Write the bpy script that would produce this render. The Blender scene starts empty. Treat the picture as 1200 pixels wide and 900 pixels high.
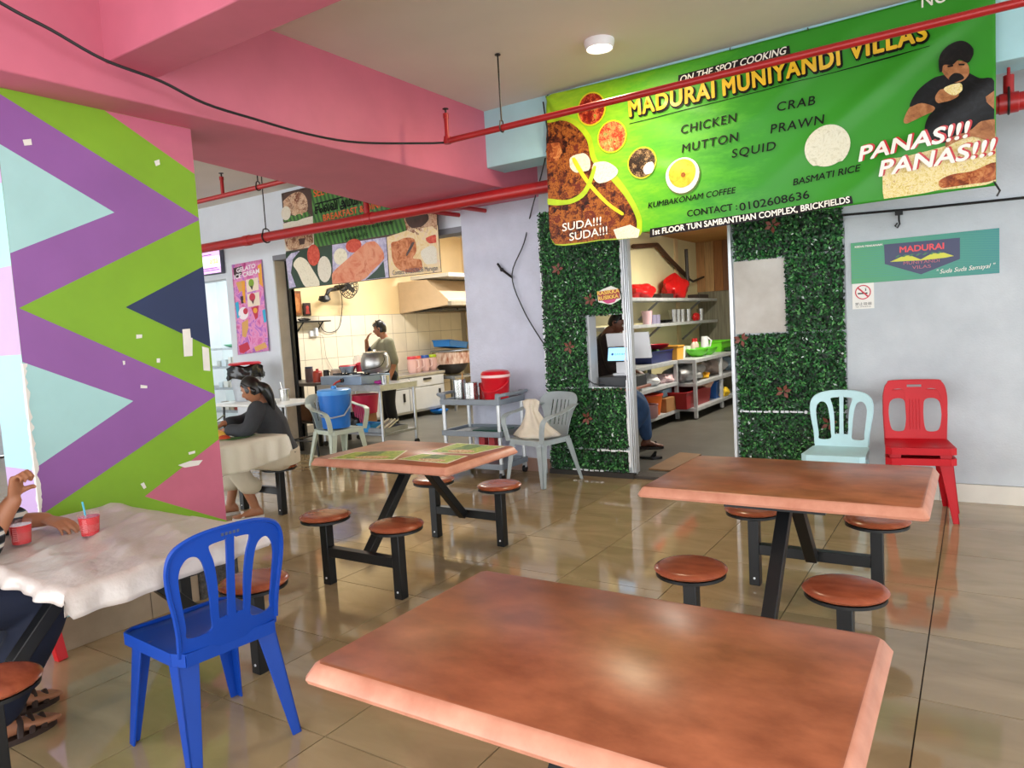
import bpy, bmesh, math, random
from mathutils import Vector, Matrix, Euler
from mathutils.geometry import delaunay_2d_cdt, tessellate_polygon
random.seed(7)
R = math.radians
PI = math.pi
scene = bpy.context.scene
COL = scene.collection

# ---------------- camera, sky, exposure ----------------
cam_d = bpy.data.cameras.new('camera')
cam_d.sensor_width = 36.0
cam_d.lens = 36.0 * 838.35 / 1200.0
cam_d.clip_start = 0.05
cam = bpy.data.objects.new('camera', cam_d)
COL.objects.link(cam)
_yaw, _pit, _rol = R(33.165), R(4.54), R(-3.337)
_F = Vector((-math.sin(_yaw) * math.cos(_pit), math.cos(_yaw) * math.cos(_pit), -math.sin(_pit)))
_R0 = Vector((math.cos(_yaw), math.sin(_yaw), 0))
_U0 = _R0.cross(_F)
_Rr = math.cos(_rol) * _R0 + math.sin(_rol) * _U0
_Ur = -math.sin(_rol) * _R0 + math.cos(_rol) * _U0
_M = Matrix((_Rr, _Ur, -_F)).transposed().to_4x4()
_M.translation = Vector((0, 0, 1.44))
cam.matrix_world = _M
scene.camera = cam

world = bpy.data.worlds.new('daylight')
scene.world = world
world.use_nodes = True
_bg = world.node_tree.nodes['Background']
_bg.inputs['Color'].default_value = (0.93, 0.97, 1.0, 1)
_bg.inputs['Strength'].default_value = 2.6

sun_d = bpy.data.lights.new('sun', 'SUN')
sun_d.energy = 0.28
sun_d.angle = R(45)
sun_d.color = (1.0, 0.95, 0.86)
sun = bpy.data.objects.new('sun', sun_d)
COL.objects.link(sun)
sun.rotation_euler = Vector((0.50, 0.86, -0.52)).to_track_quat('-Z', 'Y').to_euler()

scene.view_settings.view_transform = 'Standard'
scene.view_settings.look = 'None'
scene.view_settings.gamma = 1.0
scene.view_settings.exposure = 0.82
scene.cycles.max_bounces = 8
scene.cycles.diffuse_bounces = 5
scene.cycles.sample_clamp_indirect = 6
scene.cycles.use_denoising = True

# ---------------- materials ----------------
def lin(h):
    if isinstance(h, str):
        h = h.lstrip('#')
        c = [int(h[i:i + 2], 16) / 255 for i in (0, 2, 4)]
    else:
        c = h
    return tuple(((x / 12.92) if x <= 0.04045 else ((x + 0.055) / 1.055) ** 2.4) for x in c) + (1,)

MATS = {}
def mat(name, col, rough=0.5, metal=0.0, var=0.0, scale=6.0, bump=0.0, bscale=60.0, spec=0.5, trans=0.0, alpha=1.0,
        emis=0.0, col2=None, stretch=(1, 1, 1), detail=4.0, coat=0.0, sss=0.0):
    if name in MATS:
        return MATS[name]
    m = bpy.data.materials.new(name)
    m.use_nodes = True
    nt = m.node_tree
    b = nt.nodes['Principled BSDF']
    b.inputs['Roughness'].default_value = rough
    b.inputs['Metallic'].default_value = metal
    b.inputs['Specular IOR Level'].default_value = spec
    b.inputs['Transmission Weight'].default_value = trans
    b.inputs['Alpha'].default_value = alpha
    b.inputs['Coat Weight'].default_value = coat
    c = lin(col)
    b.inputs['Base Color'].default_value = c
    m.diffuse_color = c
    if emis:
        b.inputs['Emission Color'].default_value = c
        b.inputs['Emission Strength'].default_value = emis
    if sss:
        b.inputs['Subsurface Weight'].default_value = sss
        b.inputs['Subsurface Scale'].default_value = 0.01
    if var or col2 or bump:
        tc = nt.nodes.new('ShaderNodeTexCoord')
        mp = nt.nodes.new('ShaderNodeMapping')
        mp.inputs['Scale'].default_value = stretch
        nt.links.new(tc.outputs['Object'], mp.inputs['Vector'])
    if var or col2:
        n = nt.nodes.new('ShaderNodeTexNoise')
        n.inputs['Scale'].default_value = scale
        n.inputs['Detail'].default_value = detail
        n.inputs['Roughness'].default_value = 0.6
        nt.links.new(mp.outputs[0], n.inputs['Vector'])
        r = nt.nodes.new('ShaderNodeValToRGB')
        r.color_ramp.elements[0].position = 0.32
        r.color_ramp.elements[1].position = 0.68
        if col2:
            r.color_ramp.elements[0].color = lin(col2)
            r.color_ramp.elements[1].color = c
        else:
            r.color_ramp.elements[0].color = tuple(x * (1 - var) for x in c[:3]) + (1,)
            r.color_ramp.elements[1].color = tuple(min(1, x * (1 + var * 0.6)) for x in c[:3]) + (1,)
        nt.links.new(n.outputs['Fac'], r.inputs['Fac'])
        nt.links.new(r.outputs['Color'], b.inputs['Base Color'])
    if bump:
        n2 = nt.nodes.new('ShaderNodeTexNoise')
        n2.inputs['Scale'].default_value = bscale
        n2.inputs['Detail'].default_value = 3
        nt.links.new(mp.outputs[0], n2.inputs['Vector'])
        bp = nt.nodes.new('ShaderNodeBump')
        bp.inputs['Strength'].default_value = bump
        bp.inputs['Distance'].default_value = 0.01
        nt.links.new(n2.outputs['Fac'], bp.inputs['Height'])
        nt.links.new(bp.outputs['Normal'], b.inputs['Normal'])
    MATS[name] = m
    return m

def food(name, cols, scale=30.0, rough=0.45, noise=2.0, chunk=0.0):
    """printed food photograph: patchy colours from a distorted noise"""
    if name in MATS:
        return MATS[name]
    m = bpy.data.materials.new(name)
    m.use_nodes = True
    nt = m.node_tree
    b = nt.nodes['Principled BSDF']
    b.inputs['Roughness'].default_value = rough
    b.inputs['Specular IOR Level'].default_value = 0.25
    tc = nt.nodes.new('ShaderNodeTexCoord')
    n = nt.nodes.new('ShaderNodeTexNoise')
    n.inputs['Scale'].default_value = scale
    n.inputs['Detail'].default_value = 6
    n.inputs['Distortion'].default_value = noise
    n.inputs['Roughness'].default_value = 0.65
    nt.links.new(tc.outputs['Object'], n.inputs['Vector'])
    r = nt.nodes.new('ShaderNodeValToRGB')
    k = len(cols)
    e = r.color_ramp.elements
    while len(e) < k:
        e.new(0.5)
    for i, c in enumerate(cols):
        e[i].position = 0.30 + 0.40 * i / max(1, k - 1)
        e[i].color = lin(c)
    if chunk:
        vo = nt.nodes.new('ShaderNodeTexVoronoi')
        vo.inputs['Scale'].default_value = chunk
        ds = nt.nodes.new('ShaderNodeVectorMath')
        ds.operation = 'MULTIPLY_ADD'
        ds.inputs[1].default_value = (0.10, 0.10, 0.10)
        nt.links.new(n.outputs['Color'], ds.inputs[0])
        nt.links.new(tc.outputs['Object'], ds.inputs[2])
        nt.links.new(ds.outputs[0], vo.inputs['Vector'])
        sp = nt.nodes.new('ShaderNodeSeparateColor')
        nt.links.new(vo.outputs['Color'], sp.inputs[0])
        m1 = nt.nodes.new('ShaderNodeMath'); m1.operation = 'MULTIPLY_ADD'; m1.inputs[1].default_value = 0.30
        nt.links.new(sp.outputs[0], m1.inputs[0])
        m2 = nt.nodes.new('ShaderNodeMath'); m2.operation = 'MULTIPLY_ADD'; m2.inputs[1].default_value = -0.22 * chunk / 10
        nt.links.new(vo.outputs['Distance'], m2.inputs[0])
        nt.links.new(n.outputs['Fac'], m1.inputs[2])
        nt.links.new(m1.outputs[0], m2.inputs[2])
        nt.links.new(m2.outputs[0], r.inputs['Fac'])
    else:
        nt.links.new(n.outputs['Fac'], r.inputs['Fac'])
    nt.links.new(r.outputs['Color'], b.inputs['Base Color'])
    MATS[name] = m
    return m

# ---------------- mesh builder ----------------
def frame_from(d, up=None):
    d = Vector(d).normalized()
    up = Vector(up) if up is not None else (Vector((0, 0, 1)) if abs(d.z) < 0.95 else Vector((0, 1, 0)))
    x = up.cross(d)
    if x.length < 1e-6:
        x = Vector((1, 0, 0)).cross(d)
    x.normalize()
    return x, d.cross(x).normalized(), d

class MB:
    def __init__(s):
        s.v, s.f, s.m = [], [], []
    def add(s, vs, fs, m=0):
        o = len(s.v)
        s.v += [tuple(p) for p in vs]
        for f in fs:
            s.f.append(tuple(i + o for i in f))
            s.m.append(m)
        return s
    def box(s, c, d, m=0, rz=0.0, rot=None, top=None):
        """centre, full size; top = (sx, sy) scale of the upper face"""
        x, y, z = d[0] / 2, d[1] / 2, d[2] / 2
        t = top or (1, 1)
        P = [(-x, -y, -z), (x, -y, -z), (x, y, -z), (-x, y, -z), (-x * t[0], -y * t[1], z), (x * t[0], -y * t[1], z), (x * t[0], y * t[1], z), (-x * t[0], y * t[1], z)]
        M = Euler(rot).to_matrix() if rot else Matrix.Rotation(rz, 3, 'Z')
        c = Vector(c)
        return s.add([M @ Vector(p) + c for p in P], [(0, 3, 2, 1), (4, 5, 6, 7), (0, 1, 5, 4), (1, 2, 6, 5), (2, 3, 7, 6), (3, 0, 4, 7)], m)
    def span(s, a, b, m=0):
        return s.box([(a[i] + b[i]) / 2 for i in range(3)], [abs(b[i] - a[i]) for i in range(3)], m)
    def bar(s, p0, p1, w, h, up=None, m=0, w1=None, h1=None):
        x, y, d = frame_from(Vector(p1) - Vector(p0), up)
        vs = []
        for p, a, b in ((p0, w, h), (p1, w1 or w, h1 or h)):
            p = Vector(p)
            vs += [p - x * a / 2 - y * b / 2, p + x * a / 2 - y * b / 2, p + x * a / 2 + y * b / 2, p - x * a / 2 + y * b / 2]
        return s.add(vs, [(0, 3, 2, 1), (4, 5, 6, 7), (0, 1, 5, 4), (1, 2, 6, 5), (2, 3, 7, 6), (3, 0, 4, 7)], m)
    def loft(s, rings, m=0, cap=True, closed=True):
        n = len(rings[0])
        vs = [p for r in rings for p in r]
        fs = []
        for i in range(len(rings) - 1):
            for j in range(n if closed else n - 1):
                k = (j + 1) % n
                fs.append((i * n + j, i * n + k, (i + 1) * n + k, (i + 1) * n + j))
        if cap:
            fs.append(tuple(range(n - 1, -1, -1)))
            fs.append(tuple((len(rings) - 1) * n + j for j in range(n)))
        return s.add(vs, fs, m)
    def tube(s, pts, r, n=8, m=0, cap=True, flat=1.0, up=None):
        pts = [Vector(p) for p in pts]
        rr = r if isinstance(r, (list, tuple)) else [r] * len(pts)
        rings = []
        x = None
        for i, p in enumerate(pts):
            d = (pts[min(i + 1, len(pts) - 1)] - pts[max(i - 1, 0)])
            if x is None:
                x, y, d = frame_from(d, up)
            else:
                d.normalize()
                x = x - d * x.dot(d)
                x.normalize()
                y = d.cross(x)
            rings.append([p + x * math.cos(2 * PI * k / n) * rr[i] + y * math.sin(2 * PI * k / n) * rr[i] * flat for k in range(n)])
        return s.loft(rings, m, cap)
    def cyl(s, p0, p1, r0, r1=None, n=20, m=0, cap=True):
        return s.tube([p0, p1], [r0, r0 if r1 is None else r1], n, m, cap)
    def lathe(s, prof, c=(0, 0, 0), n=28, m=0, cap=True, M=None):
        c = Vector(c)
        rings = []
        for r, z in prof:
            ring = [Vector((r * math.cos(2 * PI * k / n), r * math.sin(2 * PI * k / n), z)) for k in range(n)]
            rings.append([(M @ p if M else p) + c for p in ring])
        return s.loft(rings, m, cap)
    def ball(s, c, r, n=12, m=0, sc=(1, 1, 1), M=None):
        prof = [(max(1e-4, math.sin(PI * i / n)), -math.cos(PI * i / n)) for i in range(n + 1)]
        c = Vector(c)
        rings = []
        for q, z in prof:
            ring = [Vector((r * sc[0] * q * math.cos(2 * PI * k / (2 * n)), r * sc[1] * q * math.sin(2 * PI * k / (2 * n)), r * sc[2] * z)) for k in range(2 * n)]
            rings.append([(M @ p if M else p) + c for p in ring])
        return s.loft(rings, m, True)
    def poly(s, pts, m=0):
        return s.add(pts, [tuple(range(len(pts)))], m)
    def ribbon(s, pts, w, t, side, m=0):
        """flat strip: width w along side (vector or list), thickness t"""
        pts = [Vector(p) for p in pts]
        rings = []
        for i, p in enumerate(pts):
            d = (pts[min(i + 1, len(pts) - 1)] - pts[max(i - 1, 0)]).normalized()
            sd = Vector(side[i] if isinstance(side, list) else side)
            sd = (sd - d * sd.dot(d)).normalized()
            nn = d.cross(sd)
            ww = w[i] if isinstance(w, list) else w
            rings.append([p - sd * ww / 2 - nn * t / 2, p + sd * ww / 2 - nn * t / 2, p + sd * ww / 2 + nn * t / 2, p - sd * ww / 2 + nn * t / 2])
        return s.loft(rings, m)
    def panel(s, outer, holes, th, fn, res=0.03, m=0):
        """plate with holes in (u, v); fn(u, v, t) -> 3D, t in [-th/2, th/2]"""
        vs, faces = cdt(outer, holes, res)
        n = len(vs)
        A = [fn(u, v, th / 2) for u, v in vs]
        if th <= 0:
            return s.add(A, faces, m)
        B = [fn(u, v, -th / 2) for u, v in vs]
        fs = list(faces) + [tuple(n + i for i in reversed(f)) for f in faces]
        cnt = {}
        for f in faces:
            for i in range(len(f)):
                a, b = f[i], f[(i + 1) % len(f)]
                cnt[(a, b)] = 1
        for (a, b) in list(cnt):
            if (b, a) not in cnt:
                fs.append((b, a, n + a, n + b))
        return s.add(A + B, fs, m)
    def mesh(s, name, mats, sharp=35, doubles=False):
        me = bpy.data.meshes.new(name)
        me.from_pydata(s.v, [], s.f)
        for q in (mats if isinstance(mats, (list, tuple)) else [mats]):
            me.materials.append(q)
        if len(me.materials) > 1:
            me.polygons.foreach_set('material_index', s.m)
        if doubles:
            bm = bmesh.new()
            bm.from_mesh(me)
            bmesh.ops.remove_doubles(bm, verts=bm.verts, dist=1e-5)
            bmesh.ops.recalc_face_normals(bm, faces=bm.faces)
            bm.to_mesh(me)
            bm.free()
        me.polygons.foreach_set('use_smooth', [True] * len(me.polygons))
        me.set_sharp_from_angle(angle=R(sharp))
        me.update()
        return me
    def build(s, name, mats, parent=None, bevel=0.0, seg=2, sharp=35, doubles=False, loc=None, rz=None):
        o = bpy.data.objects.new(name, s.mesh(name, mats, sharp, doubles))
        COL.objects.link(o)
        if parent is not None:
            o.parent = parent
        if loc is not None:
            o.location = loc
        if rz is not None:
            o.rotation_euler = (0, 0, rz)
        if bevel:
            b = o.modifiers.new('bevel', 'BEVEL')
            b.width = bevel
            b.segments = seg
            b.limit_method = 'ANGLE'
            b.angle_limit = R(40)
        return o

def inside(p, poly):
    x, y = p
    c = False
    n = len(poly)
    for i in range(n):
        x1, y1 = poly[i]
        x2, y2 = poly[i - 1]
        if (y1 > y) != (y2 > y) and x < (x2 - x1) * (y - y1) / (y2 - y1) + x1:
            c = not c
    return c

def dens(poly, res):
    out = []
    n = len(poly)
    for i in range(n):
        a, b = poly[i], poly[(i + 1) % n]
        L = math.hypot(b[0] - a[0], b[1] - a[1])
        k = max(1, int(L / res))
        for j in range(k):
            out.append((a[0] + (b[0] - a[0]) * j / k, a[1] + (b[1] - a[1]) * j / k))
    return out

def cdt(outer, holes, res):
    loops = [dens(outer, res)] + [dens(h, res) for h in holes]
    vs, es = [], []
    for L in loops:
        o = len(vs)
        vs += L
        es += [(o + i, o + (i + 1) % len(L)) for i in range(len(L))]
    xs = [p[0] for p in outer]
    ys = [p[1] for p in outer]
    def far(p):
        return all((p[0] - q[0]) ** 2 + (p[1] - q[1]) ** 2 > (0.45 * res) ** 2 for q in bound)
    bound = list(vs)
    x = min(xs) + res * 0.5
    while x < max(xs):
        y = min(ys) + res * 0.5
        while y < max(ys):
            if inside((x, y), outer) and not any(inside((x, y), h) for h in holes) and far((x, y)):
                vs.append((x, y))
            y += res
        x += res
    r = delaunay_2d_cdt([Vector(p) for p in vs], es, [], 0, 1e-6)
    V = [(p.x, p.y) for p in r[0]]
    F = []
    for f in r[2]:
        c = (sum(V[i][0] for i in f) / len(f), sum(V[i][1] for i in f) / len(f))
        if inside(c, outer) and not any(inside(c, h) for h in holes):
            a = sum(V[f[i]][0] * V[f[(i + 1) % len(f)]][1] - V[f[(i + 1) % len(f)]][0] * V[f[i]][1] for i in range(len(f)))
            F.append(tuple(f) if a > 0 else tuple(reversed(f)))
    return V, F

def circle(cx, cy, r, n=20, ry=None):
    return [(cx + r * math.cos(2 * PI * k / n), cy + (ry or r) * math.sin(2 * PI * k / n)) for k in range(n)]

def smooth_path(pts, n=6):
    """Catmull-Rom through the points"""
    P = [Vector(p) for p in pts]
    P = [P[0] * 2 - P[1]] + P + [P[-1] * 2 - P[-2]]
    out = []
    for i in range(1, len(P) - 2):
        a, b, c, d = P[i - 1:i + 3]
        for k in range(n):
            t = k / n
            out.append(0.5 * ((2 * b) + (c - a) * t + (2 * a - 5 * b + 4 * c - d) * t * t + (3 * b - a - 3 * c + d) * t ** 3))
    out.append(P[-2])
    return out

def rounded(poly, k=4, keep=0):
    """closed smooth outline; the first `keep` points stay corners"""
    Q = [Vector((p[0], p[1])) for p in poly]
    n = len(Q)
    out = []
    for i in range(n):
        p, q, r_, t_ = Q[i - 1], Q[i], Q[(i + 1) % n], Q[(i + 2) % n]
        if i < keep:
            out.append((q.x, q.y))
            if i + 1 < keep: continue
            p = q * 2 - r_
        elif (i + 1) % n < keep:
            t_ = r_ * 2 - q
        for j in range(1 if i < keep else 0, k):
            f = j / k
            w = 0.5 * ((2 * q) + (r_ - p) * f + (2 * p - 5 * q + 4 * r_ - t_) * f * f + (3 * q - p - 3 * r_ + t_) * f ** 3)
            out.append((w.x, w.y))
    return out

# ---------------- scene bookkeeping ----------------
def tag(o, label=None, cat=None, group=None, kind=None):
    if label: o['label'] = label
    if cat: o['category'] = cat
    if group: o['group'] = group
    if kind: o['kind'] = kind
    return o

def thing(name, label, cat, loc=(0, 0, 0), rz=0.0, group=None):
    o = bpy.data.objects.new(name, None)
    o.empty_display_size = 0.1
    COL.objects.link(o)
    o.location = loc
    o.rotation_euler = (0, 0, rz)
    return tag(o, label, cat, group)

def struct(o, label=None):
    o['kind'] = 'structure'
    if label: o['label'] = label
    return o

def copy_tree(o, parent=None):
    c = o.copy()
    COL.objects.link(c)
    c.parent = parent
    for ch in list(KIDS(o)):
        copy_tree(ch, c)
    return c

def KIDS(o):
    return [x for x in COL.objects if x.parent == o]

def text_mesh(body, p0, p1, h, mat_, fn, name='lettering', parent=None, shear=0.0, offset=0.0, lift=0.0, squash=True, space=1.0, bold=0.0):
    """flat lettering: baseline from p0 to p1 in (u, v), cap height h; fn(u, v, lift) -> 3D"""
    cu = bpy.data.curves.new('txt', 'FONT')
    cu.body = body
    cu.size = 1.0
    cu.shear = shear
    cu.offset = offset
    cu.space_character = space
    cu.resolution_u = 4
    ob = bpy.data.objects.new('txt', cu)
    COL.objects.link(ob)
    dg = bpy.context.evaluated_depsgraph_get()
    me = bpy.data.meshes.new_from_object(ob.evaluated_get(dg))
    bpy.data.objects.remove(ob)
    bpy.data.curves.remove(cu)
    xs = [v.co.x for v in me.vertices] or [0, 1]
    x0, x1 = min(xs), max(xs)
    L = math.hypot(p1[0] - p0[0], p1[1] - p0[1])
    ux, uy = (p1[0] - p0[0]) / L, (p1[1] - p0[1]) / L
    sx = L / (x1 - x0) if squash else h / 0.70
    sy = h / 0.70
    src = [((v.co.x - x0) * sx, v.co.y * sy) for v in me.vertices]
    fcs = [tuple(p.vertices) for p in me.polygons]
    bpy.data.meshes.remove(me)
    vs, fs = [], []
    for k in range(8 if bold else 1):
        du, dv = (bold * math.cos(k * PI / 4), bold * math.sin(k * PI / 4)) if bold else (0, 0)
        o = len(vs)
        vs += [fn(p0[0] + (a + du) * ux - (b + dv) * uy, p0[1] + (a + du) * uy + (b + dv) * ux, lift + k * 0.02) for a, b in src]
        fs += [tuple(i + o for i in f) for f in fcs]
    me = bpy.data.meshes.new(name)
    me.from_pydata([tuple(v) for v in vs], [], fs)
    me.materials.append(mat_)
    o = bpy.data.objects.new(name, me)
    COL.objects.link(o)
    if parent is not None:
        o.parent = parent
    return o

# ---------------- palette ----------------
M_PINK = mat('pink_paint', '#c8697f', 0.55, var=0.10, scale=1.6, bump=0.05, bscale=40)
M_BLUEP = mat('pale_blue_paint', '#a9d6de', 0.6, var=0.06, scale=2.5)
M_WHITEP = mat('white_wall_paint', '#d3d9e0', 0.65, var=0.08, scale=1.3, bump=0.15, bscale=90)
M_GREYP = mat('grey_wall_paint', '#c9cfd5', 0.6, var=0.10, scale=2.0, bump=0.25, bscale=60)
M_COLP = mat('lilac_grey_wall_paint', '#c3c5d4', 0.7, var=0.10, scale=3.0, bump=0.5, bscale=45)
M_CEIL = mat('ceiling_paint', '#d3ccc2', 0.75, var=0.06, scale=0.9)
M_BEIGE = mat('beige_reveal_paint', '#b5aa99', 0.75, var=0.12, scale=4)
M_BLACK = mat('black_metal', '#0e0f11', 0.42, spec=0.45)
M_BLACKP = mat('black_plastic', '#101114', 0.4)
M_STEEL = mat('brushed_steel', '#b9bcc0', 0.28, metal=0.9, var=0.12, scale=12)
M_STEELD = mat('dull_steel', '#9a9ea3', 0.42, metal=0.75, var=0.15, scale=9)
M_ALU = mat('aluminium', '#d0d3d6', 0.35, metal=0.6)
M_WHITE = mat('white_plastic', '#e8eaee', 0.4)
M_REDP = mat('red_pipe_paint', '#a31a1c', 0.35, var=0.12, scale=5)
M_TERRA = mat('table_laminate', '#ae6847', 0.30, col2='#854a30', scale=6.5, detail=12, stretch=(1, 1.6, 1), spec=0.4)
M_TEDGE = mat('table_edge_laminate', '#cf937a', 0.4, col2='#b87860', scale=9, detail=8)
M_SEAT = mat('seat_wood', '#a4583a', 0.25, col2='#84402a', scale=7, detail=8, stretch=(1, 3, 1))
M_CEMENT = mat('dark_cement', '#58564f', 0.42, var=0.25, scale=2.5, bump=0.1, bscale=20)
M_WTILE = mat('cream_wall_tile', '#e3d9c6', 0.18, var=0.04, scale=3)
M_CREAM = mat('cream_board', '#e9cf9f', 0.6, var=0.04, scale=2)
M_SKIN = mat('brown_skin', '#a06a4c', 0.5, var=0.08, scale=20, sss=0.05)
M_SKIN2 = mat('dark_brown_skin', '#6e4230', 0.5, var=0.08, scale=20)
M_HAIR = mat('black_hair', '#0f0c0b', 0.35, var=0.3, scale=60, stretch=(1, 1, 0.2))
M_EYEW = mat('eye_white', '#d9d5cd', 0.3)
M_LIP = mat('lip', '#8c4a44', 0.45)
M_DARK = mat('dark_void', '#15130f', 0.8)

# ---------------- floor ----------------
def floor_material():
    m = bpy.data.materials.new('beige_floor_tile')
    m.use_nodes = True
    nt = m.node_tree
    b = nt.nodes['Principled BSDF']
    tc = nt.nodes.new('ShaderNodeTexCoord')
    oi = nt.nodes.new('ShaderNodeObjectInfo')
    add = nt.nodes.new('ShaderNodeVectorMath')
    add.operation = 'MULTIPLY_ADD'
    add.inputs[1].default_value = (1.0, 2.4, 1.0)
    cmb = nt.nodes.new('ShaderNodeCombineXYZ')
    mul = nt.nodes.new('ShaderNodeMath')
    mul.operation = 'MULTIPLY'
    mul.inputs[1].default_value = 37.0
    nt.links.new(oi.outputs['Random'], mul.inputs[0])
    for k in range(3):
        nt.links.new(mul.outputs[0], cmb.inputs[k])
    nt.links.new(tc.outputs['Object'], add.inputs[0])
    nt.links.new(cmb.outputs[0], add.inputs[2])
    n = nt.nodes.new('ShaderNodeTexNoise')
    n.inputs['Scale'].default_value = 2.2
    n.inputs['Detail'].default_value = 7
    n.inputs['Distortion'].default_value = 0.8
    nt.links.new(add.outputs[0], n.inputs['Vector'])
    r = nt.nodes.new('ShaderNodeValToRGB')
    r.color_ramp.elements[0].position = 0.3
    r.color_ramp.elements[0].color = lin('#94805f')
    r.color_ramp.elements[1].position = 0.7
    r.color_ramp.elements[1].color = lin('#ac9673')
    nt.links.new(n.outputs['Fac'], r.inputs['Fac'])
    nt.links.new(r.outputs['Color'], b.inputs['Base Color'])
    b.inputs['Roughness'].default_value = 0.07
    b.inputs['Specular IOR Level'].default_value = 0.8
    return m

M_FLOOR = floor_material()
M_GROUT = mat('dark_grout', '#3a3228', 0.85)
TX, TY, TS = -0.183, 2.88, 0.6033
mb = MB()
mb.span((-12, -3, -0.08), (6, 6.0, -0.006))
floor = struct(mb.build('floor', M_GROUT), 'beige polished tiled floor of the dining hall')
t = MB()
t.box((0, 0, -0.005), (TS - 0.005, TS - 0.005, 0.010))
tile_me = t.mesh('tile', M_FLOOR)
far_tiles = MB()
for i in range(-19, 11):
    for j in range(-10, 6):
        x, y = TX + (i + 0.5) * TS, TY + (j + 0.5) * TS
        y1 = min(6.0, y + TS / 2)
        ratio = x / max(y, 0.3)
        if -7.3 < x < 1.0 and 0.6 < y < 5.9 and -2.6 < ratio < 0.35 and not (x < -3.9 and y < 2.2):
            o = bpy.data.objects.new('tile', tile_me)
            COL.objects.link(o)
            o.parent = floor
            o.location = (x, y, 0)
            if y + TS / 2 > 6.0:
                w = 6.0 - (y - TS / 2)
                o.scale = (1, w / TS, 1)
                o.location = (x, 6.0 - w / 2, 0)
        elif y - TS / 2 < 6.0:
            w = y1 - (y - TS / 2)
            far_tiles.box((x, y1 - w / 2, -0.005), (TS - 0.004, w - 0.004, 0.010))
ft = far_tiles.build('tiles', M_FLOOR, floor)
ft['kind'] = 'stuff'
struct(MB().span((-12, 6.0, -0.08), (6, 13.2, -0.002)).build('floor', M_CEMENT), 'dark cement floor of the kitchens')

# ---------------- ceiling, beams ----------------
struct(MB().span((-12, -3, 3.27), (6, 13.2, 3.4)).build('ceiling', M_CEIL), 'plain greyish cream ceiling')
mb = MB()
P = [(-3.49, -3), (-3.49, 6.0), (-4.92, 6.0), (-4.25, 2.5), (-4.2, -3)]
mb.loft([[Vector((x, y, 2.66)) for x, y in P], [Vector((x, y, 3.28)) for x, y in P]])
struct(mb.build('trim_1', M_PINK, bevel=0.008), 'deep pink ceiling beam running to the back wall')
struct(MB().span((-3.5, 1.95, 2.81), (6, 2.22, 3.28)).build('trim_2', M_PINK, bevel=0.006), 'pink cross beam under the ceiling')
struct(MB().span((-3.5, 5.15, 2.80), (6, 5.43, 3.28)).build('trim_3', M_BLUEP, bevel=0.006), 'pale blue ceiling beam above the green banner')

# ---------------- back wall ----------------
mb = MB()
mb.span((-12, 6.0, 0), (-9.25, 6.2, 3.27), 0)
mb.span((-9.25, 6.0, 2.30), (-8.35, 6.2, 3.27), 0)
mb.span((-8.35, 6.0, 0), (-7.38, 6.02, 3.27), 0)
mb.span((-8.35, 6.02, 0), (-7.385, 6.18, 3.27), 3)
mb.span((-7.38, 6.0, 2.50), (-4.43, 6.2, 3.27), 0)
mb.span((-4.43, 6.0, 0), (-3.5, 6.2, 3.27), 1)
mb.span((-3.5, 6.0, 0), (-3.02, 6.12, 3.27), 2)
mb.span((-3.02, 6.0, 0), (-2.65, 6.12, 0.83), 2)
mb.span((-3.02, 6.0, 1.50), (-2.65, 6.12, 3.27), 2)
mb.span((-2.65, 6.0, 2.42), (-1.70, 6.12, 3.27), 2)
mb.span((-1.70, 6.0, 0), (6, 6.12, 3.27), 2)
wall_back = struct(mb.build('wall_back', [M_WHITEP, M_COLP, M_GREYP, M_BEIGE]), 'pale grey back wall with kitchen openings')
# cement-board sheet on the right half and its skirting
struct(MB().span((-0.835, 5.985, 0.135), (6, 6.0, 2.11)).build('trim_4', mat('cement_board', '#c6ccd0', 0.6, col2='#b3babf', scale=2.2, detail=8, bump=0.2, bscale=70)), 'pale grey cement board facing on the back wall')
for k in range(6):
    x0 = -0.835 + k * 0.6
    o = MB().span((x0 + 0.002, 5.975, 0), (x0 + 0.598, 6.0, 0.13)).build('baseboard_back', mat('cream_skirting_tile', '#d9d4c8', 0.25, var=0.05, scale=3))
    struct(o, 'cream skirting tile under the cement board')
for k in range(2):
    x0 = -4.43 + k * 0.46
    o = MB().span((x0 + 0.002, 5.985, 0), (x0 + 0.458, 6.0, 0.13)).build('baseboard_back', mat('pinkish_skirting_tile', '#a58274', 0.3, var=0.1, scale=4))
    struct(o, 'pinkish brown skirting tile under the lilac grey wall')
struct(MB().span((-3.5, 5.94, 0), (-2.62, 6.0, 0.045)).build('trim_5', mat('dark_sill', '#2b2622', 0.7)), 'dark strip along the foot of the leaf wall')
# black corner post beside the reveal of the kitchen opening
struct(MB().span((-7.39, 6.18, 0), (-7.345, 6.215, 2.5)).build('trim_6', M_BLACK), 'black edge strip of the kitchen opening')
struct(MB().span((-7.38, 5.995, 2.44), (-4.43, 6.21, 2.50)).build('trim_7', mat('grey_lintel', '#77787d', 0.6)), 'grey lintel of the kitchen opening')

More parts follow.
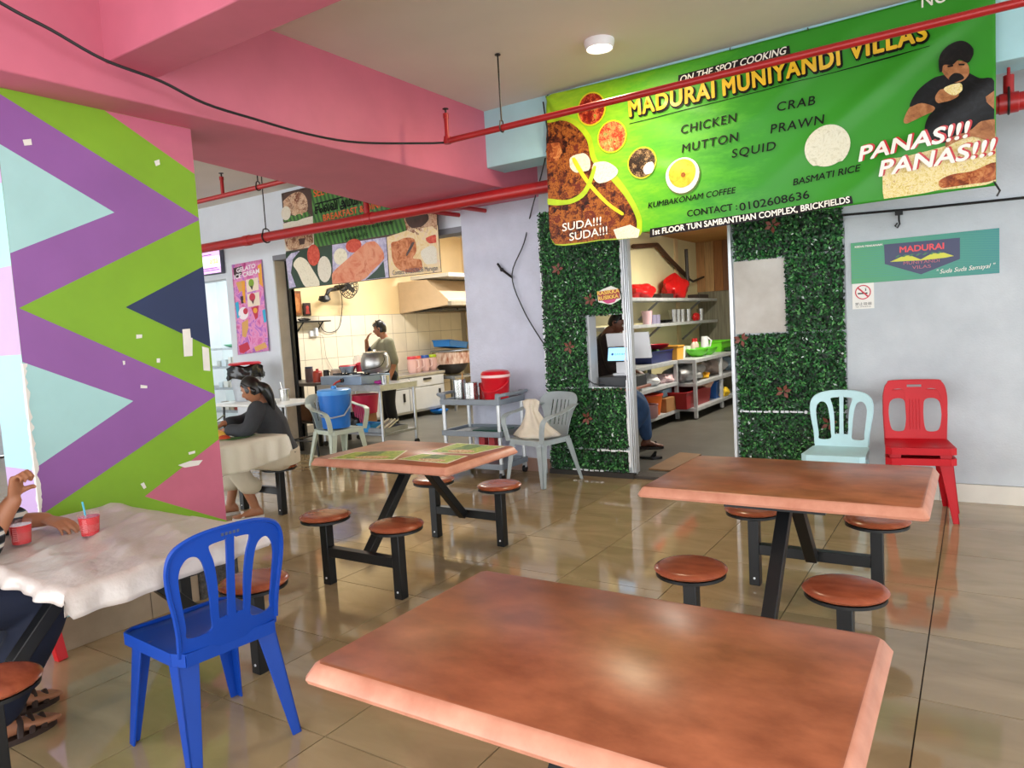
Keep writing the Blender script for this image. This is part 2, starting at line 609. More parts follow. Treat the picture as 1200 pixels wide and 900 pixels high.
# doorway in the leaf wall: aluminium frame
dr = thing('door_1', 'white aluminium door frame in the leaf wall', 'door frame', (-2.65, 6.0, 0))
dr['kind'] = 'structure'
del dr['category']
for x, w in ((0.0, 0.016), (0.021, 0.012), (0.037, 0.010)):
    MB().span((x, -0.025, 0.05), (x + w, 0.05, 2.42)).build('jamb', M_ALU, dr, bevel=0.004)
MB().span((0.935, -0.03, 0), (0.965, 0.10, 2.42)).build('jamb', M_ALU, dr, bevel=0.004)
MB().span((0.0, -0.03, 2.39), (0.965, 0.10, 2.42)).build('head_rail', M_ALU, dr, bevel=0.003)
MB().span((0.03, -0.04, 0.0), (0.935, 0.14, 0.03)).build('threshold', mat('dark_threshold', '#3a332d', 0.6), dr, bevel=0.003)
# counter window beside it
wn = thing('window_1', 'open counter hatch in the leaf wall', 'hatch', (-3.02, 6.0, 0))
wn['kind'] = 'structure'
del wn['category']
MB().span((-0.012, -0.02, 0.83), (0.002, 0.125, 1.50)).build('jamb', mat('hatch_jamb_paint', '#b9bcc0', 0.5), wn)
MB().span((0.0, -0.015, 0.80), (0.40, 0.45, 0.825)).build('counter_slab', mat('hatch_slab', '#b8705a', 0.35, var=0.12, scale=8), wn, bevel=0.004)
MB().span((0.0, -0.02, 0.822), (0.22, -0.005, 0.84)).build('worn_edge', M_WHITE, wn)

# ---------------- painted column ----------------
CX = -3.72
pc = [mat('paint_lime', '#7ba81b', 0.55, var=0.07, scale=3), mat('paint_purple', '#8c559c', 0.55, var=0.07, scale=3),
      mat('paint_mint', '#a4cfcf', 0.55, var=0.05, scale=3), mat('paint_navy', '#1d2c55', 0.5, var=0.1, scale=3),
      mat('paint_rose', '#c2657e', 0.55, var=0.08, scale=4), mat('paint_lavender', '#b395c6', 0.55, var=0.04, scale=3),
      mat('paint_aqua', '#9ac9d3', 0.55, var=0.03, scale=3), mat('bare_plaster', '#e3dfd8', 0.8, var=0.06, scale=12)]
column = struct(MB().span((-4.02, 1.55, 0), (CX, 2.53, 2.67)).build('wall_column', pc[0]), 'square column painted with a zigzag of lime, purple, mint and navy')
YA, YB = 1.5505, 2.5295
def clip(poly):
    """clip a (y, z) polygon to the column face"""
    def cut(P, ins, isec):
        out = []
        for i in range(len(P)):
            a, b = P[i - 1], P[i]
            if ins(b):
                if not ins(a): out.append(isec(a, b))
                out.append(b)
            elif ins(a): out.append(isec(a, b))
        return out
    def at_y(v): return lambda a, b: (v, a[1] + (b[1] - a[1]) * (v - a[0]) / (b[0] - a[0]))
    def at_z(v): return lambda a, b: (a[0] + (b[0] - a[0]) * (v - a[1]) / (b[1] - a[1]), v)
    for ins, isec in ((lambda p: p[0] >= YA, at_y(YA)), (lambda p: p[0] <= YB, at_y(YB)), (lambda p: p[1] >= 0.001, at_z(0.001)), (lambda p: p[1] <= 2.659, at_z(2.659))):
        poly = cut(poly, ins, isec)
        if not poly: return []
    return poly
mb = MB()
layers = [
    (4, [(2.054,2.657),(2.555,2.396),(2.637,2.83),(2.067,2.787)]),
    (1, [(1.397,2.724),(1.582,2.63),(2.541,2.157),(1.561,1.66),(2.542,1.145),(1.549,0.68),(1.274,0.558),(1.313,1.887)]),
    (2, [(1.374,2.496),(1.559,2.403),(2.05,2.146),(1.558,1.915),(1.304,1.795)]),
    (0, [(1.561,1.66),(2.541,2.157),(2.644,1.805),(2.542,1.145)]),
    (2, [(1.282,1.579),(1.557,1.407),(2.049,1.169),(1.557,0.911),(1.197,0.733)]),
    (3, [(2.058,1.66),(2.576,1.912),(2.591,1.396)]),
    (4, [(2.057,0.656),(2.581,0.913),(2.583,0.362)]),
    (0, [(2.017,0.679),(2.567,0.382),(2.596,-0.088),(1.818,0.456)]),
    (2, [(1.274,0.558),(1.549,0.68),(1.946,0.419),(2.338,-0.097),(1.536,0.038)]),
]
for k, (mi, poly) in enumerate(layers):
    q = clip(poly)
    if len(q) > 2:
        a = sum(q[i - 1][0] * q[i][1] - q[i][0] * q[i - 1][1] for i in range(len(q)))
        if a < 0: q = q[::-1]
        mb.poly([(CX + 0.0004 * (k + 1), y, z) for y, z in q], mi)
    if k == 0:
        pass
# narrow side towards the entrance
zz = [2.66, 2.23, 1.855, 1.445, 0.90, 0.0]
for k, mi in enumerate((5, 6, 5, 6, 5)):
    mb.poly([(-4.02, 1.5495, zz[k + 1]), (CX, 1.5495, zz[k + 1]), (CX, 1.5495, zz[k]), (-4.02, 1.5495, zz[k])], mi)
# chips and old tape
for x, y, w, h in ((31, 166, 10, 7), (183, 191, 7, 6), (162, 394, 7, 4), (168, 453, 8, 4), (144, 425, 3, 4), (185, 422, 4, 5), (226, 543, 24, 5), (222, 531, 7, 4), (167, 570, 6, 7), (186, 527, 3, 3)):
    pass
chips = [[(1.653,2.439),(1.69,2.45),(1.691,2.422),(1.658,2.413)], [(2.291,2.443),(2.321,2.457),(2.323,2.43),(2.298,2.417)], [(2.098,1.516),(2.13,1.515),(2.128,1.497),(2.096,1.494)], [(2.094,1.25),(2.13,1.242),(2.129,1.228),(2.092,1.232)],
         [(2.012,1.383),(2.025,1.382),(2.024,1.364),(2.014,1.36)], [(2.197,1.383),(2.216,1.382),(2.214,1.359),(2.195,1.36)], [(2.362,1.534),(2.409,1.537),(2.409,1.485),(2.419,1.484),(2.409,1.383),(2.357,1.382)], [(2.473,1.433),(2.515,1.421),(2.512,1.288),(2.469,1.296)],
         [(2.26,0.786),(2.333,0.796),(2.412,0.786),(2.383,0.762),(2.299,0.764)], [(2.328,0.846),(2.37,0.848),(2.369,0.834),(2.331,0.831)], [(2.041,0.728),(2.06,0.733),(2.071,0.703),(2.056,0.697)]]
for q in chips:
    a = sum(q[i - 1][0] * q[i][1] - q[i][0] * q[i - 1][1] for i in range(len(q)))
    mb.poly([(CX + 0.005, y, z) for y, z in (q if a > 0 else q[::-1])], 7)
rnd = random.Random(3)
z = 0.62
L, Rr = [], []
while z < 1.42:
    L.append(z)
    z += rnd.uniform(0.008, 0.03)
ws = [rnd.uniform(0.004, 0.020) for _ in L]
for i in range(len(L) - 1):
    mb.poly([(CX + 0.0052, 1.549, L[i]), (CX + 0.0052, 1.549 + ws[i], L[i]), (CX + 0.0052, 1.549 + ws[i + 1], L[i + 1]), (CX + 0.0052, 1.549, L[i + 1])], 7)
    mb.poly([(CX - ws[-i], 1.549, L[i]), (CX + 0.0052, 1.549, L[i]), (CX + 0.0052, 1.549, L[i + 1]), (CX - ws[-i - 1], 1.549, L[i + 1])], 7)
mb.build('painted_zigzag', pc, column)
# tiled kerb at the foot of the column
for k, (y0, y1) in enumerate(((1.552, 2.03), (2.03, 2.31))):
    o = MB().span((-4.05, y0 + 0.002, 0), (-3.705, y1 - 0.002, 0.16)).build('baseboard_column', mat('kerb_tile', '#a08e78', 0.35, col2='#8d7c68', scale=4), bevel=0.002)
    struct(o, 'brown tile of the low kerb at the foot of the column')
struct(MB().span((-3.95, 2.312, 0), (-3.69, 2.56, 0.24)).build('trim_8', mat('rough_render', '#4c4a47', 0.9, var=0.5, scale=45, bump=1.0, bscale=80)), 'rough dark render at the rear foot of the column')

# ---------------- kitchens behind the wall ----------------
struct(MB().span((-8.40, 6.2, 0), (-8.32, 7.1, 3.27)).span((-8.75, 7.02, 0), (-8.32, 7.1, 3.27)).build('wall_corner', M_WHITEP), 'white wall behind the ice cream poster')
wl = struct(MB().span((-8.75, 7.1, 0), (-8.61, 11.7, 3.27)).build('wall_left', M_CREAM), 'kitchen side wall, cream above and tiled below')
t = MB()
MB().span((-8.611, 7.1, 0), (-8.602, 11.6, 1.79)).build('grout', mat('tile_grout', '#a2998a', 0.8), wl)
t.box((0, 0, 0), (0.012, 0.326, 0.326))
wt_me = t.mesh('tile', M_WTILE)
for j in range(5):
    for i in range(13):
        o = bpy.data.objects.new('tile', wt_me)
        COL.objects.link(o)
        o.parent = wl
        o.location = (-8.605, 7.1 + 0.17 + i * 0.334, 1.785 - 0.167 - j * 0.334)
struct(MB().span((-8.75, 11.6, 0), (-4.2, 11.75, 3.27)).build('wall_rear', M_CREAM), 'cream rear wall of the kitchen')
struct(MB().span((-4.36, 6.2, 0), (-4.22, 12.9, 3.27)).build('wall_divider', mat('pale_yellow_paint', '#e6dcae', 0.65, var=0.06, scale=1.5)), 'pale yellow wall between the two kitchens')
wr = struct(MB().span((-4.36, 12.75, 0), (-0.9, 12.9, 3.27)).build('wall_rear', mat('grey_green_board', '#8d8a78', 0.6, col2='#6f6a58', scale=5, stretch=(6, 1, 0.4))), 'stained rear wall of the small kitchen')
plank_m = [mat('plank_%d' % k, c, 0.6, var=0.25, scale=4, stretch=(8, 1, 0.6)) for k, c in enumerate(('#b98a5a', '#a06a3c', '#8a5732', '#c29a68', '#7d5238'))]
for k in range(9):
    MB().box((-4.15 + k * 0.16, 12.74, 2.33), (0.155, 0.02, 0.92)).build('plank', plank_m[(k * 3) % 5], wr)
struct(MB().span((-1.30, 6.12, 0), (-1.18, 12.9, 3.27)).build('wall_right', M_GREYP), 'inner right wall of the small kitchen')
struct(MB().span((-4.22, 6.15, 2.75), (-1.25, 12.8, 2.80)).build('ceiling', mat('wood_ceiling_board', '#c08a4e', 0.6, var=0.2, scale=3, stretch=(1, 8, 1))), 'wooden board ceiling of the small kitchen')
# space behind the doorway on the left
struct(MB().span((-12, 8.4, 0), (-8.75, 8.5, 3.27)).build('wall_rear', mat('white_inner_wall', '#dfe8ea', 0.5)), 'white inner wall behind the left doorway')
struct(MB().span((-12.1, -0.5, 0), (-12, 13, 3.4)).build('wall_left', M_WHITEP), 'far side wall')

# ---------------- steel-frame tables with fixed round seats ----------------
def seat_me():
    a = MB().lathe([(0.0, 0.0), (0.120, 0.0), (0.143, 0.006), (0.149, 0.014), (0.144, 0.021), (0.128, 0.028), (0.120, 0.0295), (0.06, 0.0305), (0.0, 0.031)], n=36)
    return a.mesh('seat', M_SEAT)
SEAT = seat_me()
RIM = MB().lathe([(0.0, -0.016), (0.132, -0.016), (0.142, -0.012), (0.142, 0.0), (0.0, 0.0)], n=36).mesh('seat_rim', M_BLACK)
POST = MB().box((0, 0, 0.19), (0.055, 0.055, 0.38)).mesh('post', M_BLACK)
BOLT = MB().cyl((0, -0.0275, 0.04), (0, -0.0305, 0.04), 0.006, n=8).mesh('bolt', M_WHITE)

def put(name, me, parent, loc=(0, 0, 0), bevel=0):
    o = bpy.data.objects.new(name, me)
    COL.objects.link(o)
    o.parent = parent
    o.location = loc
    if bevel:
        b = o.modifiers.new('bevel', 'BEVEL')
        b.width = bevel
        b.segments = 2
        b.limit_method = 'ANGLE'
    return o

def dining_table(label, x, y, hx, hy, sx=0.285, sy=0.5, top=0.705):
    t = thing('dining_table', label, 'table', (x, y, 0), group=None)
    mb = MB()
    rings = []
    for dz, k in ((-0.044, 0.000), (-0.034, 0.004), (-0.006, -0.012), (0.0, -0.020)):
        ax, ay, c = hx + k, hy + k, 0.014
        rings.append([Vector(p) for p in ((-ax + c, -ay, top + dz), (ax - c, -ay, top + dz), (ax, -ay + c, top + dz), (ax, ay - c, top + dz), (ax - c, ay, top + dz), (-ax + c, ay, top + dz), (-ax, ay - c, top + dz), (-ax, -ay + c, top + dz))])
    mb.loft(rings, 1)
    mb.m[-1] = 0
    mb.build('tabletop', [M_TERRA, M_TEDGE], t, sharp=28)
    MB().span((-0.20, -hy + 0.08, top - 0.075), (0.20, hy - 0.08, top - 0.045)).build('top_bracket', M_BLACK, t)
    for s in (-1, 1):
        MB().span((-sx + 0.027, s * sy - 0.025, 0.170), (sx - 0.027, s * sy + 0.025, 0.225)).build('cross_beam', M_BLACK, t, bevel=0.003)
        MB().bar((0, s * (sy - 0.045), 0.19), (0, s * 0.035, top - 0.05), 0.055, 0.05, m=0).build('slanted_leg', M_BLACK, t, bevel=0.003)
        for r in (-1, 1):
            put('post', POST, t, (r * sx, s * sy, 0), 0.003)
            st = put('seat', SEAT, t, (r * sx, s * sy, 0.394))
            rm = put('seat_rim', RIM, st)
            put('bolt', BOLT, t, (r * sx, s * sy, 0))
    return t

dining_table('large terracotta laminate table across the front with no cloth and empty top', -0.727, 1.39, 0.563, 0.353)
dining_table('terracotta table with bare top before the pale blue and red chairs', -0.705, 3.29, 0.556, 0.40, sx=0.292)
dining_table('terracotta table with green printed place mats on its top', -2.925, 3.325, 0.535, 0.358, sx=0.278)
dining_table('table under the white plastic sheet beside the painted column and blue chair', -2.91, 1.40, 0.54, 0.355, sx=0.27)
dining_table('table where the woman in grey eats, hidden partly by the column', -5.10, 3.30, 0.54, 0.36, sx=0.25, sy=0.53)

# place mats (printed sheets) on the middle table
mm = [mat('mat_border', '#d8d2b8', 0.35), food('mat_leaf', ['#3e6b12', '#7da022', '#a8b83a', '#c6c77e'], 14), food('mat_leaf_dark', ['#1f3d10', '#4d7a18', '#8aa52c'], 10), food('mat_food', ['#6b3d1d', '#b6712f', '#d8c28c', '#e5dcc3'], 40)]
def place_mat(quad, label, seed):
    o = [Vector((p[0], p[1], 0)) for p in quad]
    c = sum(o, Vector()) / 4
    q = [p - c for p in o]
    mb = MB()
    def at(u, v, z): return (q[0] * (1 - u) * (1 - v) + q[1] * u * (1 - v) + q[2] * u * v + q[3] * (1 - u) * v) + Vector((0, 0, z))
    def rect(u0, v0, u1, v1, z, m): mb.poly([at(u0, v0, z), at(u1, v0, z), at(u1, v1, z), at(u0, v1, z)], m)
    B = [at(0, 0, 0), at(1, 0, 0), at(1, 1, 0), at(0, 1, 0)]
    T = [p + Vector((0, 0, 0.0012)) for p in B]
    mb.loft([B, T], 0)
    rect(0.03, 0.04, 0.97, 0.96, 0.0016, 1)
    rect(0.30, 0.30, 0.62, 0.96, 0.0020, 2)
    mb.poly([at(0.6 + 0.30 * math.cos(a) * 0.9, 0.22 + 0.17 * math.sin(a), 0.0024) for a in [2 * PI * k / 14 for k in range(14)]], 3)
    o = mb.build('place_mat', mm, loc=(c.x, c.y, 0.7052))
    tag(o, label, 'place mat', 'printed place mats on the middle table')
place_mat([(-3.323,2.985),(-2.87,3.084),(-3.009,3.363),(-3.327,3.219)], 'green leaf place mat at the end of the table nearest the painted column', 1)
place_mat([(-2.859,3.101),(-2.474,3.08),(-2.5,3.308),(-2.835,3.289)], 'green leaf place mat on the near edge of the table, middle one of the three', 2)
place_mat([(-2.841,3.346),(-2.503,3.363),(-2.456,3.641),(-2.854,3.674)], 'green leaf place mat on the far edge of the table towards the trolley', 3)

# ---------------- plastic chairs ----------------
def stack_chair(name, label, col, loc, rz, back='slats', group=None):
    """armless moulded stacking chair; local front is -Y, origin on the floor"""
    m = mat(name + '_' + col.strip('#'), col, 0.42, var=0.06, scale=5, spec=0.3)
    t = thing(name, label, 'chair', loc, rz, group)
    SH = 0.43
    # seat
    mb = MB()
    outer = []
    for u, v in ((-0.205, -0.20), (-0.17, -0.225), (0.17, -0.225), (0.205, -0.20), (0.19, 0.14), (0.165, 0.19), (-0.165, 0.19), (-0.19, 0.14)):
        outer.append((u, v))
    def fs(u, v, tt):
        return (u, v, SH - 0.006 + tt - 0.018 * math.exp(-((u / 0.15) ** 2 + (v / 0.17) ** 2)) - (0.012 if v < -0.2 else 0))
    mb.panel(outer, [], 0.008, fs, 0.035)
    n = len(outer)
    for i in range(n):
        a, b = outer[i], outer[(i + 1) % n]
        mb.bar((a[0] * 0.985, a[1] * 0.985, SH - 0.027), (b[0] * 0.985, b[1] * 0.985, SH - 0.027), 0.008, 0.045, up=(0, 0, 1))
    mb.build('seat', m, t, bevel=0.004)
    gm = MB()
    for k in (-1, 0, 1):
        gm.box((k * 0.085, 0.02, SH - 0.019), (0.05, 0.004, 0.003), rz=0.0)
    # legs
    for sx in (-1, 1):
        for sy in (-1, 1):
            x0, y0 = sx * 0.180, (-0.195 if sy < 0 else 0.160)
            x1, y1 = sx * (0.215 if sy < 0 else 0.205), (-0.225 if sy < 0 else 0.245)
            lm = MB()
            tw, bw = 0.075, 0.036
            for (ax, ay, bx, by) in ((1, 0, 0, 1), (0, 1, 1, 0)):
                P = []
                for (cx, cy, z, w) in ((x1, y1, 0.0, bw), (x0, y0, SH - 0.03, tw)):
                    if ax:
                        q = [(cx, cy), (cx - sx * w, cy), (cx - sx * w, cy - sy * 0.009), (cx, cy - sy * 0.009)]
                    else:
                        q = [(cx, cy), (cx, cy - sy * w), (cx - sx * 0.009, cy - sy * w), (cx - sx * 0.009, cy)]
                    P.append([Vector((p[0], p[1], z)) for p in q])
                lm.loft(P, 0)
            lm.build('leg', m, t, bevel=0.003, doubles=False)
    # back, curved plate in (u, height)
    def fb(u, h, tt):
        y = 0.165 + 0.20 * (h - SH) * 0.62 + 0.025 - 0.35 * u * u * 1.6
        return (u, y + tt, h)
    mb = MB()
    if back == 'slats':
        out = [(-0.18, SH - 0.02), (0.18, SH - 0.02), (0.185, 0.52), (0.208, 0.66), (0.21, 0.735), (0.19, 0.785), (0.14, 0.815), (0.06, 0.83), (-0.06, 0.83), (-0.14, 0.815), (-0.19, 0.785), (-0.21, 0.735), (-0.208, 0.66), (-0.185, 0.52)]
        def arch(pts): return [tuple(p) for p in pts]
        hl = [(-0.15, 0.475), (-0.155, 0.52), (-0.172, 0.66), (-0.168, 0.715), (-0.150, 0.745), (-0.128, 0.752), (-0.105, 0.738), (-0.090, 0.70), (-0.078, 0.62), (-0.072, 0.53), (-0.075, 0.478)]
        hr = [(-p[0], p[1]) for p in reversed(hl)]
        cl = [(-0.046, 0.52), (-0.048, 0.62), (-0.058, 0.71), (-0.074, 0.765), (-0.066, 0.778), (-0.022, 0.782), (-0.014, 0.772), (-0.014, 0.53), (-0.022, 0.515), (-0.036, 0.512)]
        cr = [(-p[0], p[1]) for p in reversed(cl)]
        holes = [hl, hr, cl, cr]
    else:
        out = [(-0.185, SH - 0.02), (0.185, SH - 0.02), (0.19, 0.55), (0.195, 0.70), (0.185, 0.78), (0.165, 0.818), (0.13, 0.832), (-0.13, 0.832), (-0.165, 0.818), (-0.185, 0.78), (-0.195, 0.70), (-0.19, 0.55)]
        hl = [(-0.130, 0.478), (-0.152, 0.51), (-0.163, 0.60), (-0.160, 0.69), (-0.14, 0.735), (-0.095, 0.745), (-0.064, 0.73), (-0.056, 0.68), (-0.054, 0.58), (-0.062, 0.50), (-0.080, 0.475)]
        hr = [(-p[0], p[1]) for p in reversed(hl)]
        hh = [(-0.045, 0.785), (-0.045, 0.802), (0.045, 0.802), (0.045, 0.785)]
        holes = [hl, hr, hh]
    out = rounded(out, 4, 2)
    if back != 'slats': holes = [[(p[0], p[1] + (0.03 if 0.6 < p[1] < 0.77 else 0)) for p in h_] for h_ in holes]
    holes = [rounded(h_, 4) if len(h_) > 5 else h_ for h_ in holes]
    mb.panel(out, holes, 0.010, fb, 0.020)
    # stiffening rim
    rim = dens(out, 0.03)[:]
    k0 = [p for p in rim]
    mb.tube([fb(p[0] * 0.985, p[1] if p[1] < 0.6 else p[1] - 0.004, 0.006) for p in k0 if p[1] > SH - 0.01], 0.009, n=6)
    mb.build('backrest', m, t, bevel=0.0, sharp=40)
    if back == 'slats':
        lb = MB()
        for k in range(5):
            lb.box((-0.028 + 0.014 * k, fb(0, 0.80, 0)[1] + 0.006, 0.803), (0.009, 0.002, 0.010))
        lb.build('embossed_mark', mat('worn_grey_emboss', '#3c4a6a', 0.6), t)
    else:
        rb = MB()
        for u in (-0.03, -0.01, 0.01, 0.03):
            rb.tube([fb(u, h, -0.006) for h in (0.49, 0.55, 0.62, 0.70)], 0.003, n=6)
        rb.build('backrest_ribs', m, t)
    return t

stack_chair('plastic_chair', 'royal blue plastic chair with slotted back pulled up to the white covered table', '#0c3f9e', (-2.365, 1.485, 0), R(-97))
stack_chair('plastic_chair', 'pale blue plastic chair with slotted back against the leaf wall', '#b3d6dc', (-0.845, 5.50, 0), R(0))
stack_chair('plastic_chair', 'lower red plastic chair of the stack of two by the grey wall', '#b90c1b', (-0.345, 5.54, 0), R(8), back='band', group='red chairs stacked by the grey wall')
stack_chair('plastic_chair', 'upper red plastic chair of the stack of two by the grey wall', '#b90c1b', (-0.345, 5.545, 0.068), R(8), back='band', group='red chairs stacked by the grey wall')

def armchair(name, label, col, loc, rz):
    m = mat(name + '_' + col.strip('#'), col, 0.4, var=0.12, scale=7)
    t = thing(name, label, 'chair', loc, rz)
    SH = 0.415
    mb = MB()
    outer = [(-0.215, -0.20), (-0.18, -0.235), (0.18, -0.235), (0.215, -0.20), (0.195, 0.17), (0.17, 0.20), (-0.17, 0.20), (-0.195, 0.17)]
    mb.panel(outer, [], 0.008, lambda u, v, tt: (u, v, SH + tt - 0.016 * math.exp(-((u / 0.16) ** 2 + (v / 0.17) ** 2))), 0.04)
    for i in range(8):
        a, b = outer[i], outer[(i + 1) % 8]
        mb.bar((a[0] * 0.985, a[1] * 0.985, SH - 0.022), (b[0] * 0.985, b[1] * 0.985, SH - 0.022), 0.008, 0.045, up=(0, 0, 1))
    mb.build('seat', m, t, bevel=0.003)
    for sx in (-1, 1):
        for sy in (-1, 1):
            x0, y0 = sx * 0.205, (-0.215 if sy < 0 else 0.175)
            x1, y1 = sx * 0.245, (-0.255 if sy < 0 else 0.275)
            lm = MB()
            P1, P2 = [], []
            for (cx, cy, z, w) in ((x1, y1, 0.0, 0.035), (x0, y0, SH - 0.02, 0.075)):
                P1.append([Vector((cx, cy, z)), Vector((cx - sx * w, cy, z)), Vector((cx - sx * w, cy - sy * 0.01, z)), Vector((cx, cy - sy * 0.01, z))])
                P2.append([Vector((cx, cy, z)), Vector((cx, cy - sy * w, z)), Vector((cx - sx * 0.01, cy - sy * w, z)), Vector((cx - sx * 0.01, cy, z))])
            lm.loft(P1, 0)
            lm.loft(P2, 0)
            lm.build('leg', m, t, bevel=0.003)
    def fb(u, h, tt):
        return (u, 0.185 + 0.30 * (h - SH) - 0.9 * u * u + tt + 0.02, h)
    out = [(-0.155, SH), (0.155, SH), (0.165, 0.55), (0.20, 0.64), (0.235, 0.70), (0.225, 0.755), (0.18, 0.79), (0.10, 0.803), (-0.10, 0.803), (-0.18, 0.79), (-0.225, 0.755), (-0.235, 0.70), (-0.20, 0.64), (-0.165, 0.55)]
    holes = [[(u - 0.007, 0.50), (u - 0.007, 0.73), (u + 0.007, 0.73), (u + 0.007, 0.50)] for u in (-0.10, -0.05, 0.0, 0.05, 0.10)]
    mb = MB()
    mb.panel(rounded(out, 4, 2), holes, 0.009, fb, 0.022)
    mb.build('backrest', m, t, sharp=40)
    for s in (-1, 1):
        pts = smooth_path([fb(s * 0.205, 0.70, 0), (s * 0.262, 0.13, 0.685), (s * 0.282, -0.02, 0.65), (s * 0.28, -0.15, 0.635), (s * 0.262, -0.225, 0.60), (s * 0.24, -0.235, 0.52), (s * 0.215, -0.22, SH - 0.02)], 6)
        k = len(pts)
        sd = [Vector((1, 0.25, 0)) if i < k * 0.62 else Vector((1, 0.0, 0)) for i in range(k)]
        MB().ribbon(pts, [0.065 if i < k * 0.6 else 0.058 for i in range(k)], 0.010, sd).build('armrest', m, t, bevel=0.003, sharp=50)
    return t
armchair('plastic_armchair', 'whitish plastic armchair holding the blue water cooler', '#b9c3b4', (-6.09, 5.65, 0), R(78))
armchair('plastic_armchair', 'grey plastic armchair with a cloth bag on it by the leaf wall', '#a3adb0', (-3.38, 5.62, 0), R(-14))

# ---------------- things on and under the covered table ----------------
def cloth(name, label, cx, cy, hx, hy, ex, ey, z, m, seed, ax=None, amp=0.013, cat='tablecloth', rnd_corner=True):
    """plastic sheet lying on a table; ex/ey = overhang (x-, x+), (y-, y+)"""
    rnd = random.Random(seed)
    ph = [rnd.uniform(0, 6) for _ in range(8)]
    nx, ny = 72, 56
    x0, x1, y0, y1 = -hx - ex[0], hx + ex[1], -hy - ey[0], hy + ey[1]
    vs = []
    for j in range(ny + 1):
        for i in range(nx + 1):
            u, v = x0 + (x1 - x0) * i / nx, y0 + (y1 - y0) * j / ny
            dx, dy = max(0, abs(u) - hx), max(0, abs(v) - hy)
            if rnd_corner and dx > 0 and dy > 0:
                q = math.hypot(dx, dy)
                k_ = max(dx, dy) / q
                dx, dy = dx * k_ * 0.8, dy * k_ * 0.8
            d = math.hypot(dx, dy)
            px, py, pz = u, v, 0.0
            if d > 0:
                k = 0.22 + 0.10 * math.sin(9 * (u if dy > dx else v) + ph[0])
                sx_, sy_ = (1 if u > 0 else -1), (1 if v > 0 else -1)
                px = max(-hx, min(hx, u)) + sx_ * (dx * k + 0.012)
                py = max(-hy, min(hy, v)) + sy_ * (dy * k + 0.012)
                s = (u if dy > dx else v)
                f = min(1, d / 0.05)
                wob = 0.010 * math.sin(23 * s + ph[1]) + 0.006 * math.sin(51 * s + ph[2] + 8 * d)
                if dy >= dx: py += sy_ * wob * f
                if dx >= dy: px += sx_ * wob * f
                pz = -d * 0.93 * (1 - 0.12 * math.sin(5 * s + ph[3]))
                if dx > 0 and dy > 0:
                    a = min(dx, dy)
                    px += sx_ * a * 0.45
                    py += sy_ * a * 0.45
            w = amp * (math.sin(14 * u + 20 * v + ph[4]) * math.sin(7 * u - 11 * v + ph[5]) + 0.6 * math.sin(46 * u + 25 * v + ph[6] + 2 * math.sin(9 * v)) * math.exp(-((u / hx) ** 2 + (v / hy) ** 2)))
            vs.append((px, py, pz + max(0.0, w) * (1 if d == 0 else 0.3) + 0.003))
    fs = []
    for j in range(ny):
        for i in range(nx):
            a = j * (nx + 1) + i
            fs.append((a, a + 1, a + nx + 2, a + nx + 1))
    mb = MB()
    mb.add(vs, fs)
    o = mb.build(name, m, loc=(cx, cy, z), sharp=80)
    sm = o.modifiers.new('thickness', 'SOLIDIFY')
    sm.thickness = 0.0008
    tag(o, label, cat)
    return o
M_SHEET = mat('white_plastic_sheet', '#d8cec8', 0.28, alpha=0.74, spec=0.6, bump=0.5, bscale=30)
cloth('tablecloth', 'white plastic sheet crumpled over the table with the red drinks', -2.92, 1.40, 0.555, 0.362, (0.08, 0.085), (0.055, 0.05), 0.708, M_SHEET, 5)
M_SHEET2 = mat('ivory_plastic_sheet', '#ded6c6', 0.35, alpha=0.9, spec=0.5, bump=0.3, bscale=25)
cloth('tablecloth', 'ivory plastic sheet hanging over the table of the eating woman', -5.10, 3.30, 0.548, 0.365, (0.1, 0.20), (0.15, 0.04), 0.708, M_SHEET2, 9, amp=0.004)

M_CUP = mat('clear_cup_plastic', '#e8b0b0', 0.12, alpha=0.10, spec=0.6)
M_DRINK = mat('red_syrup_drink', '#c0101c', 0.15, coat=0.4)
def drink(label, x, y, straw):
    t = thing('plastic_cup', label, 'cup', (x, y, 0.716), group='red drinks on the covered table')
    MB().lathe([(0.0, 0.004), (0.0315, 0.004), (0.0385, 0.074), (0.0385, 0.076), (0.0, 0.076)], n=28).build('drink', M_DRINK, t)
    MB().lathe([(0.0, 0.0), (0.032, 0.0), (0.0345, 0.02), (0.0405, 0.086), (0.042, 0.088), (0.0405, 0.09), (0.0395, 0.087), (0.0335, 0.022), (0.030, 0.002), (0.0, 0.002)], n=28).build('cup_wall', M_CUP, t)
    rb = MB()
    for k in range(9):
        rb.box((0.0365 * math.cos(-0.9) + 0, 0.0365 * math.sin(-0.9), 0.02 + k * 0.006), (0.016, 0.004, 0.0018), rz=-0.9 + PI / 2)
    rb.build('moulded_ribs', mat('pinkish_ribs', '#e58e90', 0.3), t)
    if straw:
        MB().tube([(0.012, -0.01, 0.008), (-0.028, 0.0, 0.09), (-0.050, 0.006, 0.128)], 0.0036, n=8).build('straw', mat('blue_straw', '#4fb0cf', 0.35), t)
    return t
cu = [(-2.95,1.402)]
drink('red drink in a clear plastic cup with blue straw standing alone on the white sheet', cu[0][0], cu[0][1], True)
drink('red drink in a plastic cup behind the striped sleeve of the seated person', -3.10, 1.22, False)

